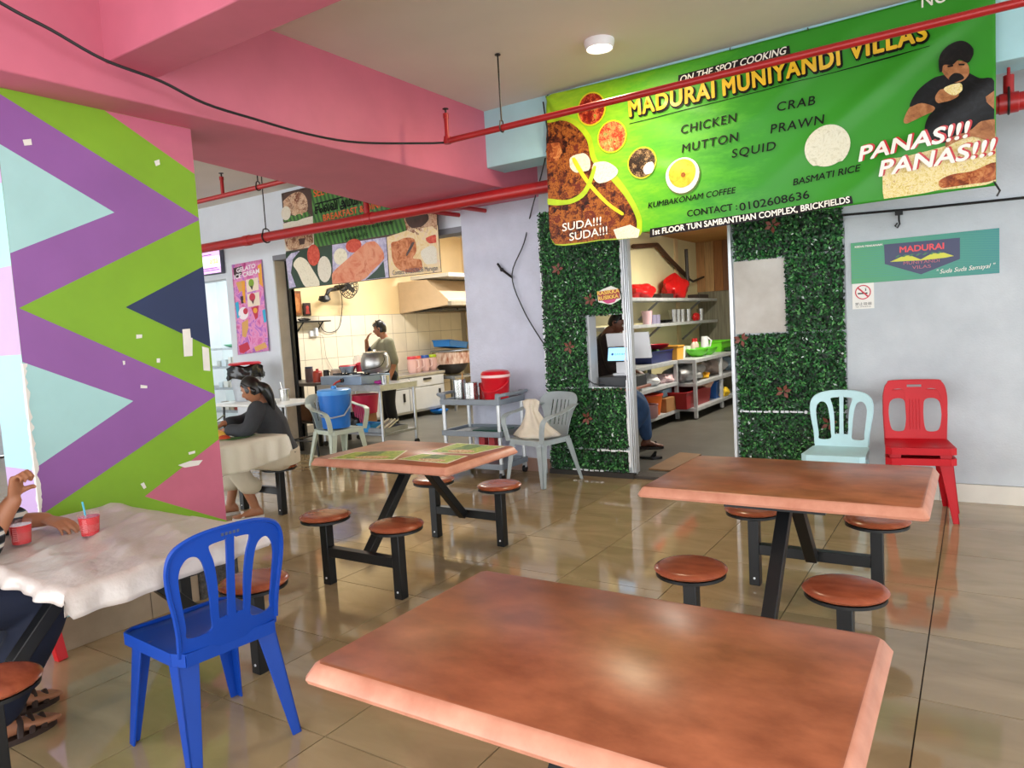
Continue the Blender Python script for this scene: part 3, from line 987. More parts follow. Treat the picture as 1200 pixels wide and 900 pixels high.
# low red stool and white box between covered table and column
t = thing('plastic_stool', 'low red plastic stool under the white covered table beside the kerb', 'stool', (-3.79, 1.385, 0))
mr = mat('red_stool_plastic', '#c8131f', 0.35)
MB().box((0, 0, 0.405), (0.26, 0.26, 0.03)).build('seat', mr, t, bevel=0.01)
for sx in (-1, 1):
    for sy in (-1, 1):
        MB().bar((sx * 0.155, sy * 0.155, 0), (sx * 0.11, sy * 0.11, 0.39), 0.045, 0.045, m=0, w1=0.06, h1=0.06).build('leg', mr, t, bevel=0.004)
t = thing('carton', 'small white carton standing on the floor beside the red stool leg', 'box', (-3.80, 1.45, 0))
MB().box((0, 0, 0.09), (0.10, 0.08, 0.18)).build('body', mat('white_card', '#d8d6d4', 0.6, var=0.05, scale=8), t, bevel=0.003)
MB().box((0.0, -0.041, 0.09), (0.03, 0.001, 0.17)).build('print_band', mat('blue_print', '#5a6fae', 0.6), t)

# ---------------- red sprinkler pipes ----------------
M_ROD = mat('dark_rod', '#2a2422', 0.5, metal=0.4)
def sprinkler(mb, x, y, z, h):
    mb.cyl((x, y, z), (x, y, z + h), 0.016, n=12, m=0)
    mb.cyl((x, y, z + h * 0.82), (x, y, z + h), 0.020, n=12, m=0)
    mb.cyl((x, y, z + h), (x, y, z + h + 0.03), 0.007, n=8, m=1)
    mb.cyl((x, y, z + h + 0.03), (x, y, z + h + 0.034), 0.022, n=14, m=1)
def hanger(t, x, y, z, r, ztop=3.27):
    mb = MB()
    mb.cyl((x, y, z + r + 0.03), (x, y, ztop), 0.0055, n=8)
    mb.cyl((x, y, ztop - 0.006), (x, y, ztop), 0.02, n=10)
    mb.build('hanger_rod', M_ROD, t)
    MB().tube([(x, y + (r + 0.006) * math.cos(a), z + (r + 0.006) * math.sin(a) + (0.022 if 0.8 < a < 2.4 else 0)) for a in [2 * PI * k / 20 for k in range(21)]], 0.005, n=6).build('clamp', M_ROD, t)
t = thing('sprinkler_pipe', 'thin dark red pipe running in front of the green banner under the ceiling', 'pipe', (0, 4.16, 2.782))
MB().tube([(-3.165, 0, 0), (4.5, 0, 0)], 0.021, n=14).build('pipe', M_REDP, t)
mb = MB(); mb.cyl((-3.145, 0, -0.02), (-3.145, 0, 0.03), 0.026, n=14); sprinkler(mb, -3.145, 0, 0.0, 0.19)
mb.build('sprinkler_head', [M_REDP, M_ROD], t)
hanger(t, -2.68, 0, 0, 0.021, 0.48); hanger(t, 1.2, 0, 0, 0.021, 0.48)
t = thing('sprinkler_pipe', 'thick bright red pipe crossing below the pink beam to the back wall', 'pipe', (0, 5.32, 2.595))
MB().tube([(-10.5, 0, 0), (4.5, 0, 0)], 0.053, n=20).build('pipe', M_REDP, t)
for x in (-5.05, -6.95, 0.165, -9.2):
    MB().cyl((x - 0.05, 0, 0), (x + 0.05, 0, 0), 0.060, n=20).build('coupling', M_REDP, t, bevel=0.004)
MB().cyl((-5.08, 0, 0), (-5.08, 0, 0.22), 0.03, n=14).build('riser', M_REDP, t)
for x in (-4.45, -4.12):
    MB().tube([(x - 0.1, 0.02, 0.03), (x + 0.0, 0.68, 0.02)], 0.022, n=12).build('branch', M_REDP, t)
for x in (-6.62, 0.165):
    mb = MB(); mb.cyl((x, 0, 0.08), (x, 0, 0.675), 0.006 if x < 0 else 0.009, n=8)
    if x > 0: mb.cyl((x, 0, 0.0), (x, 0, 0.16), 0.028, n=14)
    mb.build('hanger_rod', M_ROD if x < 0 else M_REDP, t)
    MB().tube([(x, 0.062 * math.cos(a), 0.062 * math.sin(a) + (0.03 if 0.9 < a < 2.2 else 0)) for a in [2 * PI * k / 20 for k in range(21)]], 0.007, n=6).build('clamp', M_ROD, t)
t = thing('sprinkler_pipe', 'thin red pipe with upright sprinkler seen between column and far beam edge', 'pipe', (0, 4.2, 2.79))
MB().tube([(-9, 0, 0), (-4.60, 0, 0)], 0.021, n=14).build('pipe', M_REDP, t)
mb = MB(); sprinkler(mb, -5.78, 0, 0, 0.17)
mb.build('sprinkler_head', [M_REDP, M_ROD], t)
hanger(t, -5.28, 0, 0, 0.021, 0.48)

# ---------------- ceiling lamp ----------------
t = thing('ceiling_light', 'round white downlight glowing in the ceiling', 'light', (-2.06, 4.43, 3.27))
MB().lathe([(0.075, 0.0), (0.098, 0.0), (0.10, -0.012), (0.092, -0.045), (0.086, -0.055), (0.080, -0.05), (0.078, -0.02)], n=36, cap=False).build('trim_ring', M_WHITE, t)
MB().lathe([(0.0, -0.046), (0.080, -0.046)], n=36, cap=False).build('diffuser', mat('lamp_glow', '#fff1cf', 0.4, emis=9.0), t)
ld = bpy.data.lights.new('lamp', 'AREA'); ld.shape = 'DISK'; ld.size = 0.15; ld.energy = 15; ld.color = (1.0, 0.84, 0.55)
lo = bpy.data.objects.new('lamp', ld); COL.objects.link(lo); lo.parent = t; lo.location = (0, 0, -0.06)

# tube lights added out of view to brighten the kitchens and left room
M_TUBE = mat('added_tube_glow', '#f4f8ff', 0.4, emis=6.0)
def tube_light(label, loc, rz, energy, col):
    t = thing('tube_light', label, 'light', loc, rz)
    MB().box((0, 0, 0.03), (1.25, 0.08, 0.05)).build('housing', M_WHITE, t, bevel=0.004)
    MB().cyl((-0.58, 0, -0.012), (0.58, 0, -0.012), 0.014, n=12).build('tube', M_TUBE, t)
    d = bpy.data.lights.new('tube', 'AREA'); d.shape = 'RECTANGLE'; d.size = 1.15; d.size_y = 0.05; d.energy = energy; d.color = col
    o = bpy.data.objects.new('tube', d); COL.objects.link(o); o.parent = t; o.location = (0, 0, -0.035)
tube_light('added unseen tube light brightening the stove end of the kitchen', (-7.0, 8.0, 3.2), R(90), 62, (1.0, 0.95, 0.86))
tube_light('added unseen tube light brightening the rear of the kitchen', (-6.6, 10.3, 3.2), R(90), 66, (0.98, 0.98, 1.0))
tube_light('added unseen tube light brightening the small kitchen', (-2.6, 9.6, 2.7), R(90), 62, (1.0, 0.93, 0.78))
tube_light('added unseen tube light brightening the room behind the left doorway', (-10.0, 7.2, 3.2), R(0), 60, (0.95, 1.0, 1.0))

# ---------------- the large green banner ----------------
BX0, BX1, BZ0, BZ1 = -2.858, 0.098, 2.095, 3.248
def bwave(x, z):
    u, v = (x - BX0) / (BX1 - BX0), (BZ1 - z) / (BZ1 - BZ0)
    e = v * 0.9 + 0.1
    vm = BZ1 - z
    w = -0.014 * e * math.sin(5.0 * x + 3.4 * v + 0.5)
    ph = 8.5 * (x + 1.5 * vm)
    w -= 0.026 * (0.5 + 0.5 * math.sin(ph)) ** 4 * max(0.0, min(1.0, (u - 0.45) * 3)) * min(1, vm * 4) * (1 - 0.5 * v)
    w -= 0.016 * (0.5 + 0.5 * math.sin(13 * (0.35 * x - vm) + 1.0)) ** 4 * max(0.0, 1 - abs(u - 0.33) * 3.5) * min(1, vm * 4)
    dx, dz = x - BX0 + 0.02, vm + 0.02
    w -= 0.016 * math.sin(9 * math.atan2(dz, dx)) * math.exp(-3.2 * math.hypot(dx, dz))
    return max(-0.05, min(0.02, w))
def bfn(x, z, lift=0.0):
    v = (BZ1 - z) / (BZ1 - BZ0)
    u = (x - BX0) / (BX1 - BX0)
    return (x, 5.10 + bwave(x, z) - 0.0026 * lift, z - 0.020 * math.sin(PI * max(0, min(1, u))) * 0.6 + (0.0 if v > 0.02 else 0))
def banner_mat():
    m = bpy.data.materials.new('printed_green_vinyl')
    m.use_nodes = True
    nt = m.node_tree
    b = nt.nodes['Principled BSDF']
    b.inputs['Roughness'].default_value = 0.42
    b.inputs['Specular IOR Level'].default_value = 0.35
    tc = nt.nodes.new('ShaderNodeTexCoord')
    mp = nt.nodes.new('ShaderNodeMapping')
    mp.inputs['Rotation'].default_value = (0, R(-28), 0)
    mp.inputs['Scale'].default_value = (1.1, 1, 3.2)
    nt.links.new(tc.outputs['Object'], mp.inputs['Vector'])
    n = nt.nodes.new('ShaderNodeTexNoise')
    n.inputs['Scale'].default_value = 3.0; n.inputs['Detail'].default_value = 10; n.inputs['Roughness'].default_value = 0.75
    nt.links.new(mp.outputs[0], n.inputs['Vector'])
    sx = nt.nodes.new('ShaderNodeSeparateXYZ')
    nt.links.new(tc.outputs['Object'], sx.inputs[0])
    mr = nt.nodes.new('ShaderNodeMapRange')
    mr.inputs['From Min'].default_value = -2.6; mr.inputs['From Max'].default_value = -0.2
    nt.links.new(sx.outputs['X'], mr.inputs['Value'])
    ad = nt.nodes.new('ShaderNodeMath'); ad.operation = 'MULTIPLY_ADD'; ad.inputs[1].default_value = 0.75
    nt.links.new(n.outputs['Fac'], ad.inputs[0]); nt.links.new(mr.outputs[0], ad.inputs[2])
    r = nt.nodes.new('ShaderNodeValToRGB')
    e = r.color_ramp.elements
    e[0].position = 0.25; e[0].color = lin('#a8cf2a')
    e[1].position = 1.30 / 1.4; e[1].color = lin('#2f8a20')
    for p, c in ((0.45, '#84bf22'), (0.62, '#5cae20'), (0.78, '#469f25')):
        k = e.new(p); k.color = lin(c)
    nt.links.new(ad.outputs[0], r.inputs['Fac'])
    nt.links.new(r.outputs['Color'], b.inputs['Base Color'])
    return m
banner = thing('banner', 'large green food banner hung from the pale blue beam', 'banner', (0, 0, 0))
g = MB()
NX, NZ = 160, 64
g.add([bfn(BX0 + (BX1 - BX0) * i / NX, BZ1 + (BZ0 - BZ1) * j / NZ) for j in range(NZ + 1) for i in range(NX + 1)],
      [((j + 1) * (NX + 1) + i, (j + 1) * (NX + 1) + i + 1, j * (NX + 1) + i + 1, j * (NX + 1) + i) for j in range(NZ) for i in range(NX)])
vo = g.build('vinyl_sheet', banner_mat(), banner, sharp=80)
sm = vo.modifiers.new('thickness', 'SOLIDIFY'); sm.thickness = 0.001; sm.offset = -1
pm = {
    'curry': food('print_curry', ['#1f0d09', '#451a10', '#6f3518', '#a86426', '#64261a'], 30, noise=1, chunk=11),
    'leafrim': mat('print_leaf_rim', '#a8c41a', 0.4, var=0.15, scale=12), 'rice': food('print_rice', ['#bdb59a', '#e2dcc6', '#efeada'], 60),
    'ring': mat('print_yellow', '#d3c81a', 0.4), 'red_curry': food('print_red_curry', ['#6e1208', '#b5381c', '#d9754a', '#7e8f2a'], 40, chunk=22), 'salad': food('print_salad', ['#a8331c', '#d88c5a', '#4d7a22', '#d8c28a'], 45, chunk=24),
    'mince': food('print_mince', ['#20140e', '#5c3a22', '#c7a67a', '#3c2a16'], 70, chunk=30), 'white': mat('print_white', '#e9e7df', 0.45), 'coffee': food('print_coffee', ['#d89a1e', '#ebc03a', '#e8b42c'], 12),
    'shade': mat('print_shade', '#556b2a', 0.5), 'pale': food('print_pale', ['#b7b498', '#d9d8c6', '#c9c5ab'], 20), 'black': mat('print_black', '#0a0a0a', 0.5, spec=0.2), 'hair': food('print_hair', ['#060505', '#0c0a0a', '#1d1816'], 20),
    'skin': food('print_skin', ['#7a4a2c', '#a06a42', '#b98258'], 10), 'shirt': food('print_shirt', ['#060708', '#0c0d10', '#181b20'], 12), 'rice2': food('print_rice_heap', ['#b8993f', '#d9c67c', '#e8dcae', '#a5762c'], 40),
    'chicken': food('print_chicken', ['#6e2f16', '#a6562a', '#c98a52'], 22, chunk=12), 'yellow': mat('print_gold', '#e0b521', 0.4, var=0.15, scale=9), 'dark': mat('print_dark_bar', '#1c161c', 0.5, spec=0.2), 'red': mat('print_red', '#c02a30', 0.4), 'navy': mat('print_navy', '#1a2550', 0.4),
}
def decal(name, poly, m, parent, fn, lift, res=0.03):
    mb = MB()
    if len(poly) >= 6 and len(poly) < 17 and name in ('food_photo', 'man_print', 'leaf_edge'):
        Q = [Vector((p[0], p[1])) for p in poly]
        n = len(Q)
        xs, ys = [p[0] for p in poly], [p[1] for p in poly]
        out = []
        for i in range(n):
            p, q, r_, t_ = Q[i - 1], Q[i], Q[(i + 1) % n], Q[(i + 2) % n]
            for k in range(4):
                f = k / 4
                w = 0.5 * ((2 * q) + (r_ - p) * f + (2 * p - 5 * q + 4 * r_ - t_) * f * f + (3 * q - p - 3 * r_ + t_) * f ** 3)
                out.append((min(max(xs), max(min(xs), w.x)), min(max(ys), max(min(ys), w.y))))
        poly = out
    vs, fs = cdt(poly, [], res)
    a = [fn(u, v, lift) for u, v in vs]
    mb.add(a, fs)
    return mb.build(name, pm.get(m, m) if isinstance(m, str) else m, parent, sharp=80)
def bd(name, poly, m, lift): return decal(name, poly, m, banner, bfn, lift)
bd('food_photo', [(-2.849,3.069),(-2.703,3.059),(-2.586,3.003),(-2.476,2.872),(-2.428,2.684),(-2.305,2.574),(-2.194,2.418),(-2.113,2.255),(-2.091,2.152),(-2.136,2.063),(-2.461,2.074),(-2.832,2.076),(-2.875,2.399)], 'leafrim', 1)
bd('food_photo', [(-2.851,3.036),(-2.705,3.027),(-2.596,2.96),(-2.507,2.839),(-2.472,2.679),(-2.363,2.558),(-2.237,2.399),(-2.154,2.248),(-2.132,2.144),(-2.19,2.075),(-2.46,2.081),(-2.832,2.083),(-2.875,2.399)], 'curry', 2)
bd('food_photo', [(-2.451,2.662),(-2.344,2.65),(-2.263,2.58),(-2.308,2.524),(-2.423,2.504),(-2.477,2.577)], 'rice', 3)
bd('food_photo', [(-2.327,2.143),(-2.186,2.164),(-2.106,2.116),(-2.122,2.061),(-2.303,2.069)], 'rice', 3)
bd('leaf_edge', [(-2.88,2.447),(-2.696,2.414),(-2.557,2.472),(-2.459,2.638),(-2.439,2.622),(-2.529,2.442),(-2.683,2.379),(-2.875,2.399)], 'leafrim', 4)
bd('leaf_edge', [(-2.617,2.73),(-2.509,2.543),(-2.359,2.359),(-2.237,2.259),(-2.252,2.242),(-2.381,2.343),(-2.532,2.521),(-2.641,2.708)], 'ring', 4)
bd('food_photo', [(-2.654,2.736),(-2.541,2.749),(-2.486,2.688),(-2.505,2.613),(-2.609,2.611),(-2.666,2.666)], 'pale', 3)
bd('food_photo', [(-2.861,2.879),(-2.753,2.866),(-2.727,2.789),(-2.769,2.73),(-2.862,2.733)], 'chicken', 3)
def disc(cx, cy, r, mats, l0):
    q = [(cx + r * k * math.cos(a), cy + r * k * math.sin(a)) for k in (1,) for a in [0]]
for C0, m in (([(-2.458,3.066),(-2.338,3.041)], 'red_curry'), ([(-2.299,2.832),(-2.182,2.81)], 'salad'), ([(-2.069,2.603),(-1.957,2.584)], 'mince')):
    c, e = C0
    r = math.hypot(e[0] - c[0], e[1] - c[1])
    bd('food_photo', circle(c[0], c[1], r, 24, r * 1.02), 'ring', 3)
    bd('food_photo', circle(c[0], c[1], r * 0.91, 24, r * 0.93), m, 4)
bd('food_photo', [(-2.03,2.59),(-1.99,2.596),(-1.972,2.556),(-1.993,2.516),(-2.04,2.512),(-2.058,2.552)], 'white', 5)
c, e = [(-1.762,2.472),(-1.638,2.452)]
r = math.hypot(e[0] - c[0], e[1] - c[1])
bd('coffee_photo', circle(c[0] + 0.004, c[1] - 0.02, r * 1.03, 28, r * 1.02), 'shade', 3)
bd('coffee_photo', circle(c[0], c[1] - 0.010, r, 28), 'white', 4)
bd('coffee_photo', circle(c[0], c[1] + 0.004, r * 0.80, 28), 'coffee', 5)
bd('coffee_photo', circle(c[0] + 0.01, c[1] - 0.01, r * 0.14, 8), 'curry', 6)
c, e = [(-0.803,2.488),(-0.669,2.463)]
r = math.hypot(e[0] - c[0], e[1] - c[1])
bd('rice_photo', [(c[0] + r * math.cos(a) * (1 if math.sin(a) > -0.8 else 0.93), c[1] + r * math.sin(a) * (1 if math.sin(a) > -0.85 else 0.9)) for a in [2 * PI * k / 36 for k in range(36)]], 'pale', 3)
# eating man in the print
bd('man_print', [(-0.487,2.326),(-0.366,2.341),(-0.143,2.367),(0.093,2.42),(0.096,2.12),(-0.189,2.114),(-0.481,2.106)], 'rice2', 2)
bd('man_print', [(-0.188,2.164),(-0.123,2.194),(-0.016,2.196),(0.096,2.226),(0.096,2.129),(-0.102,2.121),(-0.171,2.122)], 'chicken', 3)
bd('man_print', [(-0.368,2.561),(-0.335,2.63),(-0.281,2.653),(-0.21,2.648),(-0.158,2.656),(-0.128,2.591),(-0.184,2.583),(-0.251,2.567),(-0.318,2.546),(-0.354,2.538)], 'skin', 3)
bd('man_print', [(-0.335,2.635),(-0.294,2.716),(-0.218,2.768),(-0.165,2.776),(-0.054,2.769),(0.02,2.713),(0.09,2.678),(0.089,2.478),(0.044,2.429),(-0.057,2.4),(-0.178,2.383),(-0.239,2.414),(-0.256,2.488),(-0.237,2.554),(-0.202,2.597),(-0.272,2.641)], 'shirt', 4)
bd('man_print', [(0.049,2.601),(0.09,2.626),(0.089,2.526),(0.053,2.572)], 'skin', 5)
bd('man_print', [(0.027,2.471),(0.093,2.467),(0.093,2.347),(-0.015,2.392),(-0.1,2.378),(-0.152,2.358),(-0.134,2.405),(-0.031,2.429)], 'skin', 5)
bd('man_print', [(-0.169,2.806),(-0.156,2.842),(-0.105,2.844),(-0.046,2.82),(-0.029,2.763),(-0.05,2.725),(-0.089,2.714),(-0.127,2.738)], 'skin', 5)
bd('man_print', [(-0.178,2.799),(-0.182,2.858),(-0.168,2.904),(-0.129,2.938),(-0.078,2.949),(-0.037,2.928),(-0.008,2.883),(-0.012,2.846),(-0.037,2.813),(-0.079,2.843),(-0.113,2.822),(-0.156,2.832),(-0.165,2.795)], 'hair', 6)
bd('man_print', [(-0.131,2.748),(-0.105,2.772),(-0.071,2.759),(-0.055,2.731),(-0.08,2.722),(-0.11,2.719)], 'hair', 6)
for q in ([(-0.139,2.823),(-0.109,2.821),(-0.109,2.811),(-0.135,2.813)], [(-0.084,2.82),(-0.05,2.812),(-0.054,2.803),(-0.079,2.809)]):
    bd('man_print', q, 'black', 7)
bd('man_print', [(-0.201,2.656),(-0.175,2.695),(-0.131,2.695),(-0.089,2.68),(-0.081,2.639),(-0.123,2.619),(-0.184,2.618)], 'skin', 6)
bd('man_print', [(-0.157,2.696),(-0.114,2.71),(-0.072,2.705),(-0.064,2.665),(-0.098,2.643),(-0.132,2.66)], 'rice2', 7)
# lettering
def bt(body, a, b, h, m, lift, **k): return text_mesh(body, a, b, h, pm[m], bfn, 'lettering', banner, lift=lift, **k)
def two(q): return q[0], q[1]
for body, q, h in (('MADURAI', [(-2.148,2.951),(-1.517,2.955)], 0.112), ('MUNIYANDI', [(-1.452,2.952),(-0.718,2.979)], 0.108), ('VILLAS', [(-0.659,2.995),(-0.242,3.001)], 0.106)):
    a, b = q
    bt(body, (a[0] + 0.006, a[1] - 0.008), (b[0] + 0.006, b[1] - 0.008), h, 'black', 3, bold=0.013, space=1.12)
    bt(body, a, b, h, 'yellow', 5, bold=0.005, space=1.12)
bd('lettering_bar', [(-1.774,3.114),(-1.769,3.163),(-1.016,3.175),(-1.012,3.123)], 'dark', 2)
bt('ON THE SPOT COOKING', *two([(-1.755,3.107),(-1.033,3.128)]), 0.046, 'white', 3, shear=0.25, bold=0.0009)
bt('NO 1', *two([(-0.266,3.194),(-0.077,3.193)]), 0.075, 'white', 3, bold=0.0008)
for body, q, h in (('CHICKEN', [(-1.764,2.754),(-1.365,2.759)], 0.058), ('MUTTON', [(-1.763,2.622),(-1.358,2.63)], 0.058), ('SQUID', [(-1.408,2.524),(-1.119,2.529)], 0.056), ('CRAB', [(-1.102,2.773),(-0.869,2.769)], 0.056), ('PRAWN', [(-1.149,2.638),(-0.816,2.638)], 0.058)):
    bt(body, q[0], q[1], h, 'black', 3, shear=0.12, bold=0.0008, space=1.15)
bt('KUMBAKONAM COFFEE', *two([(-2.038,2.267),(-1.387,2.284)]), 0.040, 'black', 3, shear=0.2, bold=0.0008)
bt('BASMATI RICE', *two([(-1.018,2.278),(-0.608,2.302)]), 0.042, 'black', 3, shear=0.2, bold=0.0008)
bt('CONTACT :', *two([(-1.737,2.165),(-1.385,2.17)]), 0.045, 'black', 3, bold=0.0012)
bt('0102608636', *two([(-1.368,2.159),(-0.919,2.181)]), 0.052, 'black', 3, bold=0.0008)
bd('lettering_bar', [(-2.028,2.05),(-2.025,2.115),(-0.665,2.154),(-0.656,2.105)], 'dark', 2)
bt('1st FLOOR TUN SAMBANTHAN COMPLEX, BRICKFIELDS', *two([(-2,2.066),(-0.675,2.113)]), 0.040, 'white', 3, bold=0.0012)
bd('rule_line', [(-2.157,2.898),(-0.225,2.955),(-0.224,2.959),(-2.157,2.903)], 'black', 2)
for body, q, h in (('PANAS!!!', [(-0.617,2.359),(-0.027,2.394)], 0.088), ('PANAS!!!', [(-0.503,2.245),(0.096,2.27)], 0.090)):
    bt(body, (q[0][0] + 0.010, q[0][1] + 0.004), (q[1][0] + 0.010, q[1][1] + 0.004), h, 'red', 8, shear=0.2, bold=0.005)
    bt(body, q[0], q[1], h, 'white', 9, shear=0.2, bold=0.0035)
bt('SUDA!!!', *two([(-2.756,2.175),(-2.418,2.193)]), 0.060, 'white', 5, shear=0.1, bold=0.0008)
bt('SUDA!!!', *two([(-2.699,2.095),(-2.372,2.116)]), 0.060, 'white', 5, shear=0.1, bold=0.0008)
# eyelets and tie strings
ty = MB()
for (x, z) in ((BX0 + 0.01, 3.235), (0.085, 3.235), (-0.9, 3.23), (-1.4, 3.232), (0.09, 2.11)):
    ty.tube([(x, 5.09, z), (x - 0.01, 5.14, z + 0.03)], 0.004, n=6)
ty.tube([(0.09, 5.085, 2.11), (0.115, 5.08, 2.06), (0.10, 5.08, 2.03)], 0.006, n=6)
ty.build('tie_string', M_BLACKP, banner)

# ---------------- second banner over the kitchen opening ----------------
b2 = thing('banner', 'banana-leaf breakfast banner over the kitchen opening', 'banner', (0, 0, 0))
def fn2(x, z, lift=0.0): return (x, 5.90 - 0.008 * math.sin(3.1 * x + 2 * z) - 0.002 * lift, z)
pm.update({'bg': mat('print_brown', '#4a3128', 0.4, var=0.3, scale=10), 'tan': food('print_tan', ['#8a5a3e', '#c49a7a', '#d9bb9c', '#7c4a34'], 26, chunk=9), 'plate': food('print_steel', ['#8d86a8', '#b9b2cc', '#dcd6e2'], 6, noise=3), 'leafd': mat('print_leaf_dark', '#1c3a22', 0.4, var=0.3, scale=10),
           'idli': food('print_idli', ['#cfc6a8', '#e8e0c8', '#ddd2b2'], 14), 'chut': food('print_chutney', ['#b03a2c', '#c9503c', '#d86a52'], 14), 'coco': food('print_coconut', ['#cfc4b0', '#e2dbc9', '#bfb096'], 50), 'dosa': food('print_dosa', ['#b4502e', '#d48060', '#dd9a78', '#c46a4c'], 5, noise=1), 'vada': food('print_vada', ['#8a3c1c', '#c47a4c', '#d89a72'], 16, noise=1), 'cream': food('print_cream', ['#d9b47c', '#e6cf9f', '#dcbfae'], 9), 'orange': mat('print_orange', '#e2571e', 0.4)})
leafm = bpy.data.materials.new('print_banana_leaf')
leafm.use_nodes = True
_nt = leafm.node_tree
_tc = _nt.nodes.new('ShaderNodeTexCoord'); _wv = _nt.nodes.new('ShaderNodeTexWave'); _mp = _nt.nodes.new('ShaderNodeMapping'); _rp = _nt.nodes.new('ShaderNodeValToRGB')
_mp.inputs['Rotation'].default_value = (0, R(18), 0)
_wv.inputs['Scale'].default_value = 5.0; _wv.inputs['Distortion'].default_value = 1.2
_nt.links.new(_tc.outputs['Object'], _mp.inputs[0]); _nt.links.new(_mp.outputs[0], _wv.inputs[0]); _nt.links.new(_wv.outputs['Fac'], _rp.inputs[0])
_rp.color_ramp.elements[0].color = lin('#1f4a1a'); _rp.color_ramp.elements[1].color = lin('#4f8a34')
_nt.links.new(_rp.outputs[0], _nt.nodes['Principled BSDF'].inputs['Base Color'])
_nt.nodes['Principled BSDF'].inputs['Roughness'].default_value = 0.4
g = MB()
outl = [(-7.008,3.202),(-4.595,3.234),(-4.65,2.65),(-4.639,2.047),(-7.015,2.052),(-7,2.506)]
vs, fs = cdt(outl, [], 0.08)
g.add([fn2(*p) for p in vs], fs)
o = g.build('vinyl_sheet', pm['bg'], b2, sharp=80)
sm = o.modifiers.new('thickness', 'SOLIDIFY'); sm.thickness = 0.001; sm.offset = -1
def d2(name, poly, m, lift): return decal(name, poly, m, b2, fn2, lift, 0.09)
def dot2(q, m, lift, k=1.0):
    c, e = q
    r = abs(e[0] - c[0])
    d2('food_print', circle(c[0], c[1], r, 18, r * k), m, lift)
d2('leaf_print', [(-6.491,3.195),(-5.02,3.23),(-5.085,2.52),(-5.158,2.513),(-6.505,2.505)], leafm, 1)
d2('food_photo', [(-6.988,3.175),(-6.506,3.192),(-6.514,2.879),(-7.011,2.864)], 'bg', 1)
d2('food_photo', [(-6.981,3.103),(-6.789,3.176),(-6.643,3.154),(-6.567,3.044),(-6.595,2.93),(-6.734,2.889),(-6.878,2.948),(-6.976,3.022)], 'tan', 2)
d2('leaf_print', [(-6.989,2.922),(-6.791,2.916),(-6.581,2.928),(-6.528,2.881),(-6.769,2.843),(-6.996,2.862)], leafm, 2)
d2('food_photo', [(-7.014,2.844),(-6.5,2.868),(-6.513,2.514),(-7.001,2.511)], 'coco', 1)
d2('food_photo', [(-7.011,2.742),(-6.824,2.77),(-6.631,2.756),(-6.522,2.683),(-6.521,2.565),(-6.689,2.513),(-6.931,2.519),(-6.996,2.618)], 'tan', 2)
d2('food_photo', [(-6.765,2.632),(-6.646,2.628),(-6.669,2.561),(-6.744,2.559)], 'bg', 3)
dot2([(-6.946,2.957),(-6.863,2.946)], 'coco', 3)
d2('food_photo', [(-7.002,2.496),(-6.221,2.502),(-6.254,2.055),(-7.014,2.055)], 'leafd', 2)
d2('food_print', [(-7.005,2.414),(-6.905,2.476),(-6.752,2.49),(-6.884,2.402),(-6.934,2.244),(-6.863,2.074),(-6.987,2.063)], 'plate', 3)
d2('food_photo', [(-6.879,2.341),(-6.776,2.415),(-6.655,2.374),(-6.549,2.239),(-6.459,2.102),(-6.479,2.054),(-6.693,2.056),(-6.812,2.243)], 'idli', 4)
dot2([(-6.528,2.417),(-6.424,2.406)], 'chut', 4, 1.2)
dot2([(-6.364,2.237),(-6.252,2.227)], 'coco', 4, 1.35)
d2('food_photo', [(-6.214,2.501),(-5.369,2.49),(-5.374,2.058),(-6.25,2.055)], 'plate', 2)
d2('food_photo', [(-6.251,2.104),(-6.228,2.19),(-6,2.309),(-5.664,2.468),(-5.548,2.469),(-5.444,2.373),(-5.416,2.268),(-5.606,2.153),(-5.803,2.057),(-6.241,2.054)], 'dosa', 4)
dot2([(-6.094,2.355),(-5.983,2.343)], 'idli', 3, 0.85)
dot2([(-5.872,2.454),(-5.746,2.44)], 'chut', 3, 0.6)
d2('food_photo', [(-5.732,2.061),(-5.555,2.149),(-5.431,2.239),(-5.423,2.062)], 'leafd', 3)
d2('food_photo', [(-5.357,2.489),(-5.061,2.526),(-4.655,2.529),(-4.644,2.052),(-5.361,2.057)], 'cream', 2)
d2('food_photo', [(-5.303,2.409),(-5.206,2.43),(-5.092,2.451),(-4.966,2.419),(-4.955,2.291),(-5.005,2.227),(-4.901,2.2),(-4.885,2.117),(-4.997,2.08),(-5.195,2.116),(-5.295,2.226)], 'vada', 3)
d2('leaf_edge', [(-5.001,2.394),(-4.966,2.39),(-5.033,2.308),(-5.085,2.259),(-5.095,2.278),(-5.055,2.328)], 'bg', 4)
d2('food_photo', [(-4.894,2.284),(-4.762,2.332),(-4.686,2.291),(-4.687,2.148),(-4.819,2.143),(-4.877,2.211)], 'coco', 3)
d2('food_photo', [(-4.812,2.417),(-4.685,2.437),(-4.681,2.358),(-4.761,2.354),(-4.804,2.381),(-4.814,2.399)], 'chut', 3)
d2('food_photo', [(-5.097,2.656),(-4.654,2.668),(-4.665,2.478),(-4.919,2.46),(-5.061,2.526)], 'tan', 2)
d2('food_photo', [(-5.073,2.653),(-4.928,2.687),(-4.79,2.669),(-4.762,2.604),(-4.871,2.538),(-5,2.545)], 'bg', 3)
t2 = lambda body, q, h, m, **k: text_mesh(body, q[0], q[1], h, pm[m], fn2, 'lettering', b2, lift=4, **k)
t2('SELVI AMMA UNAVAGAM', [(-6.447,3.076),(-5.054,3.112)], 0.085, 'orange', bold=0.0012)
d2('rule_line', [(-6.441,3.002),(-5.109,3.041),(-5.11,3.028),(-6.443,2.987)], 'black', 3)
t2('செல்வி அம்மா உணவகம்', [(-6.455,2.882),(-5.121,2.91)], 0.10, 'black', bold=0.003)
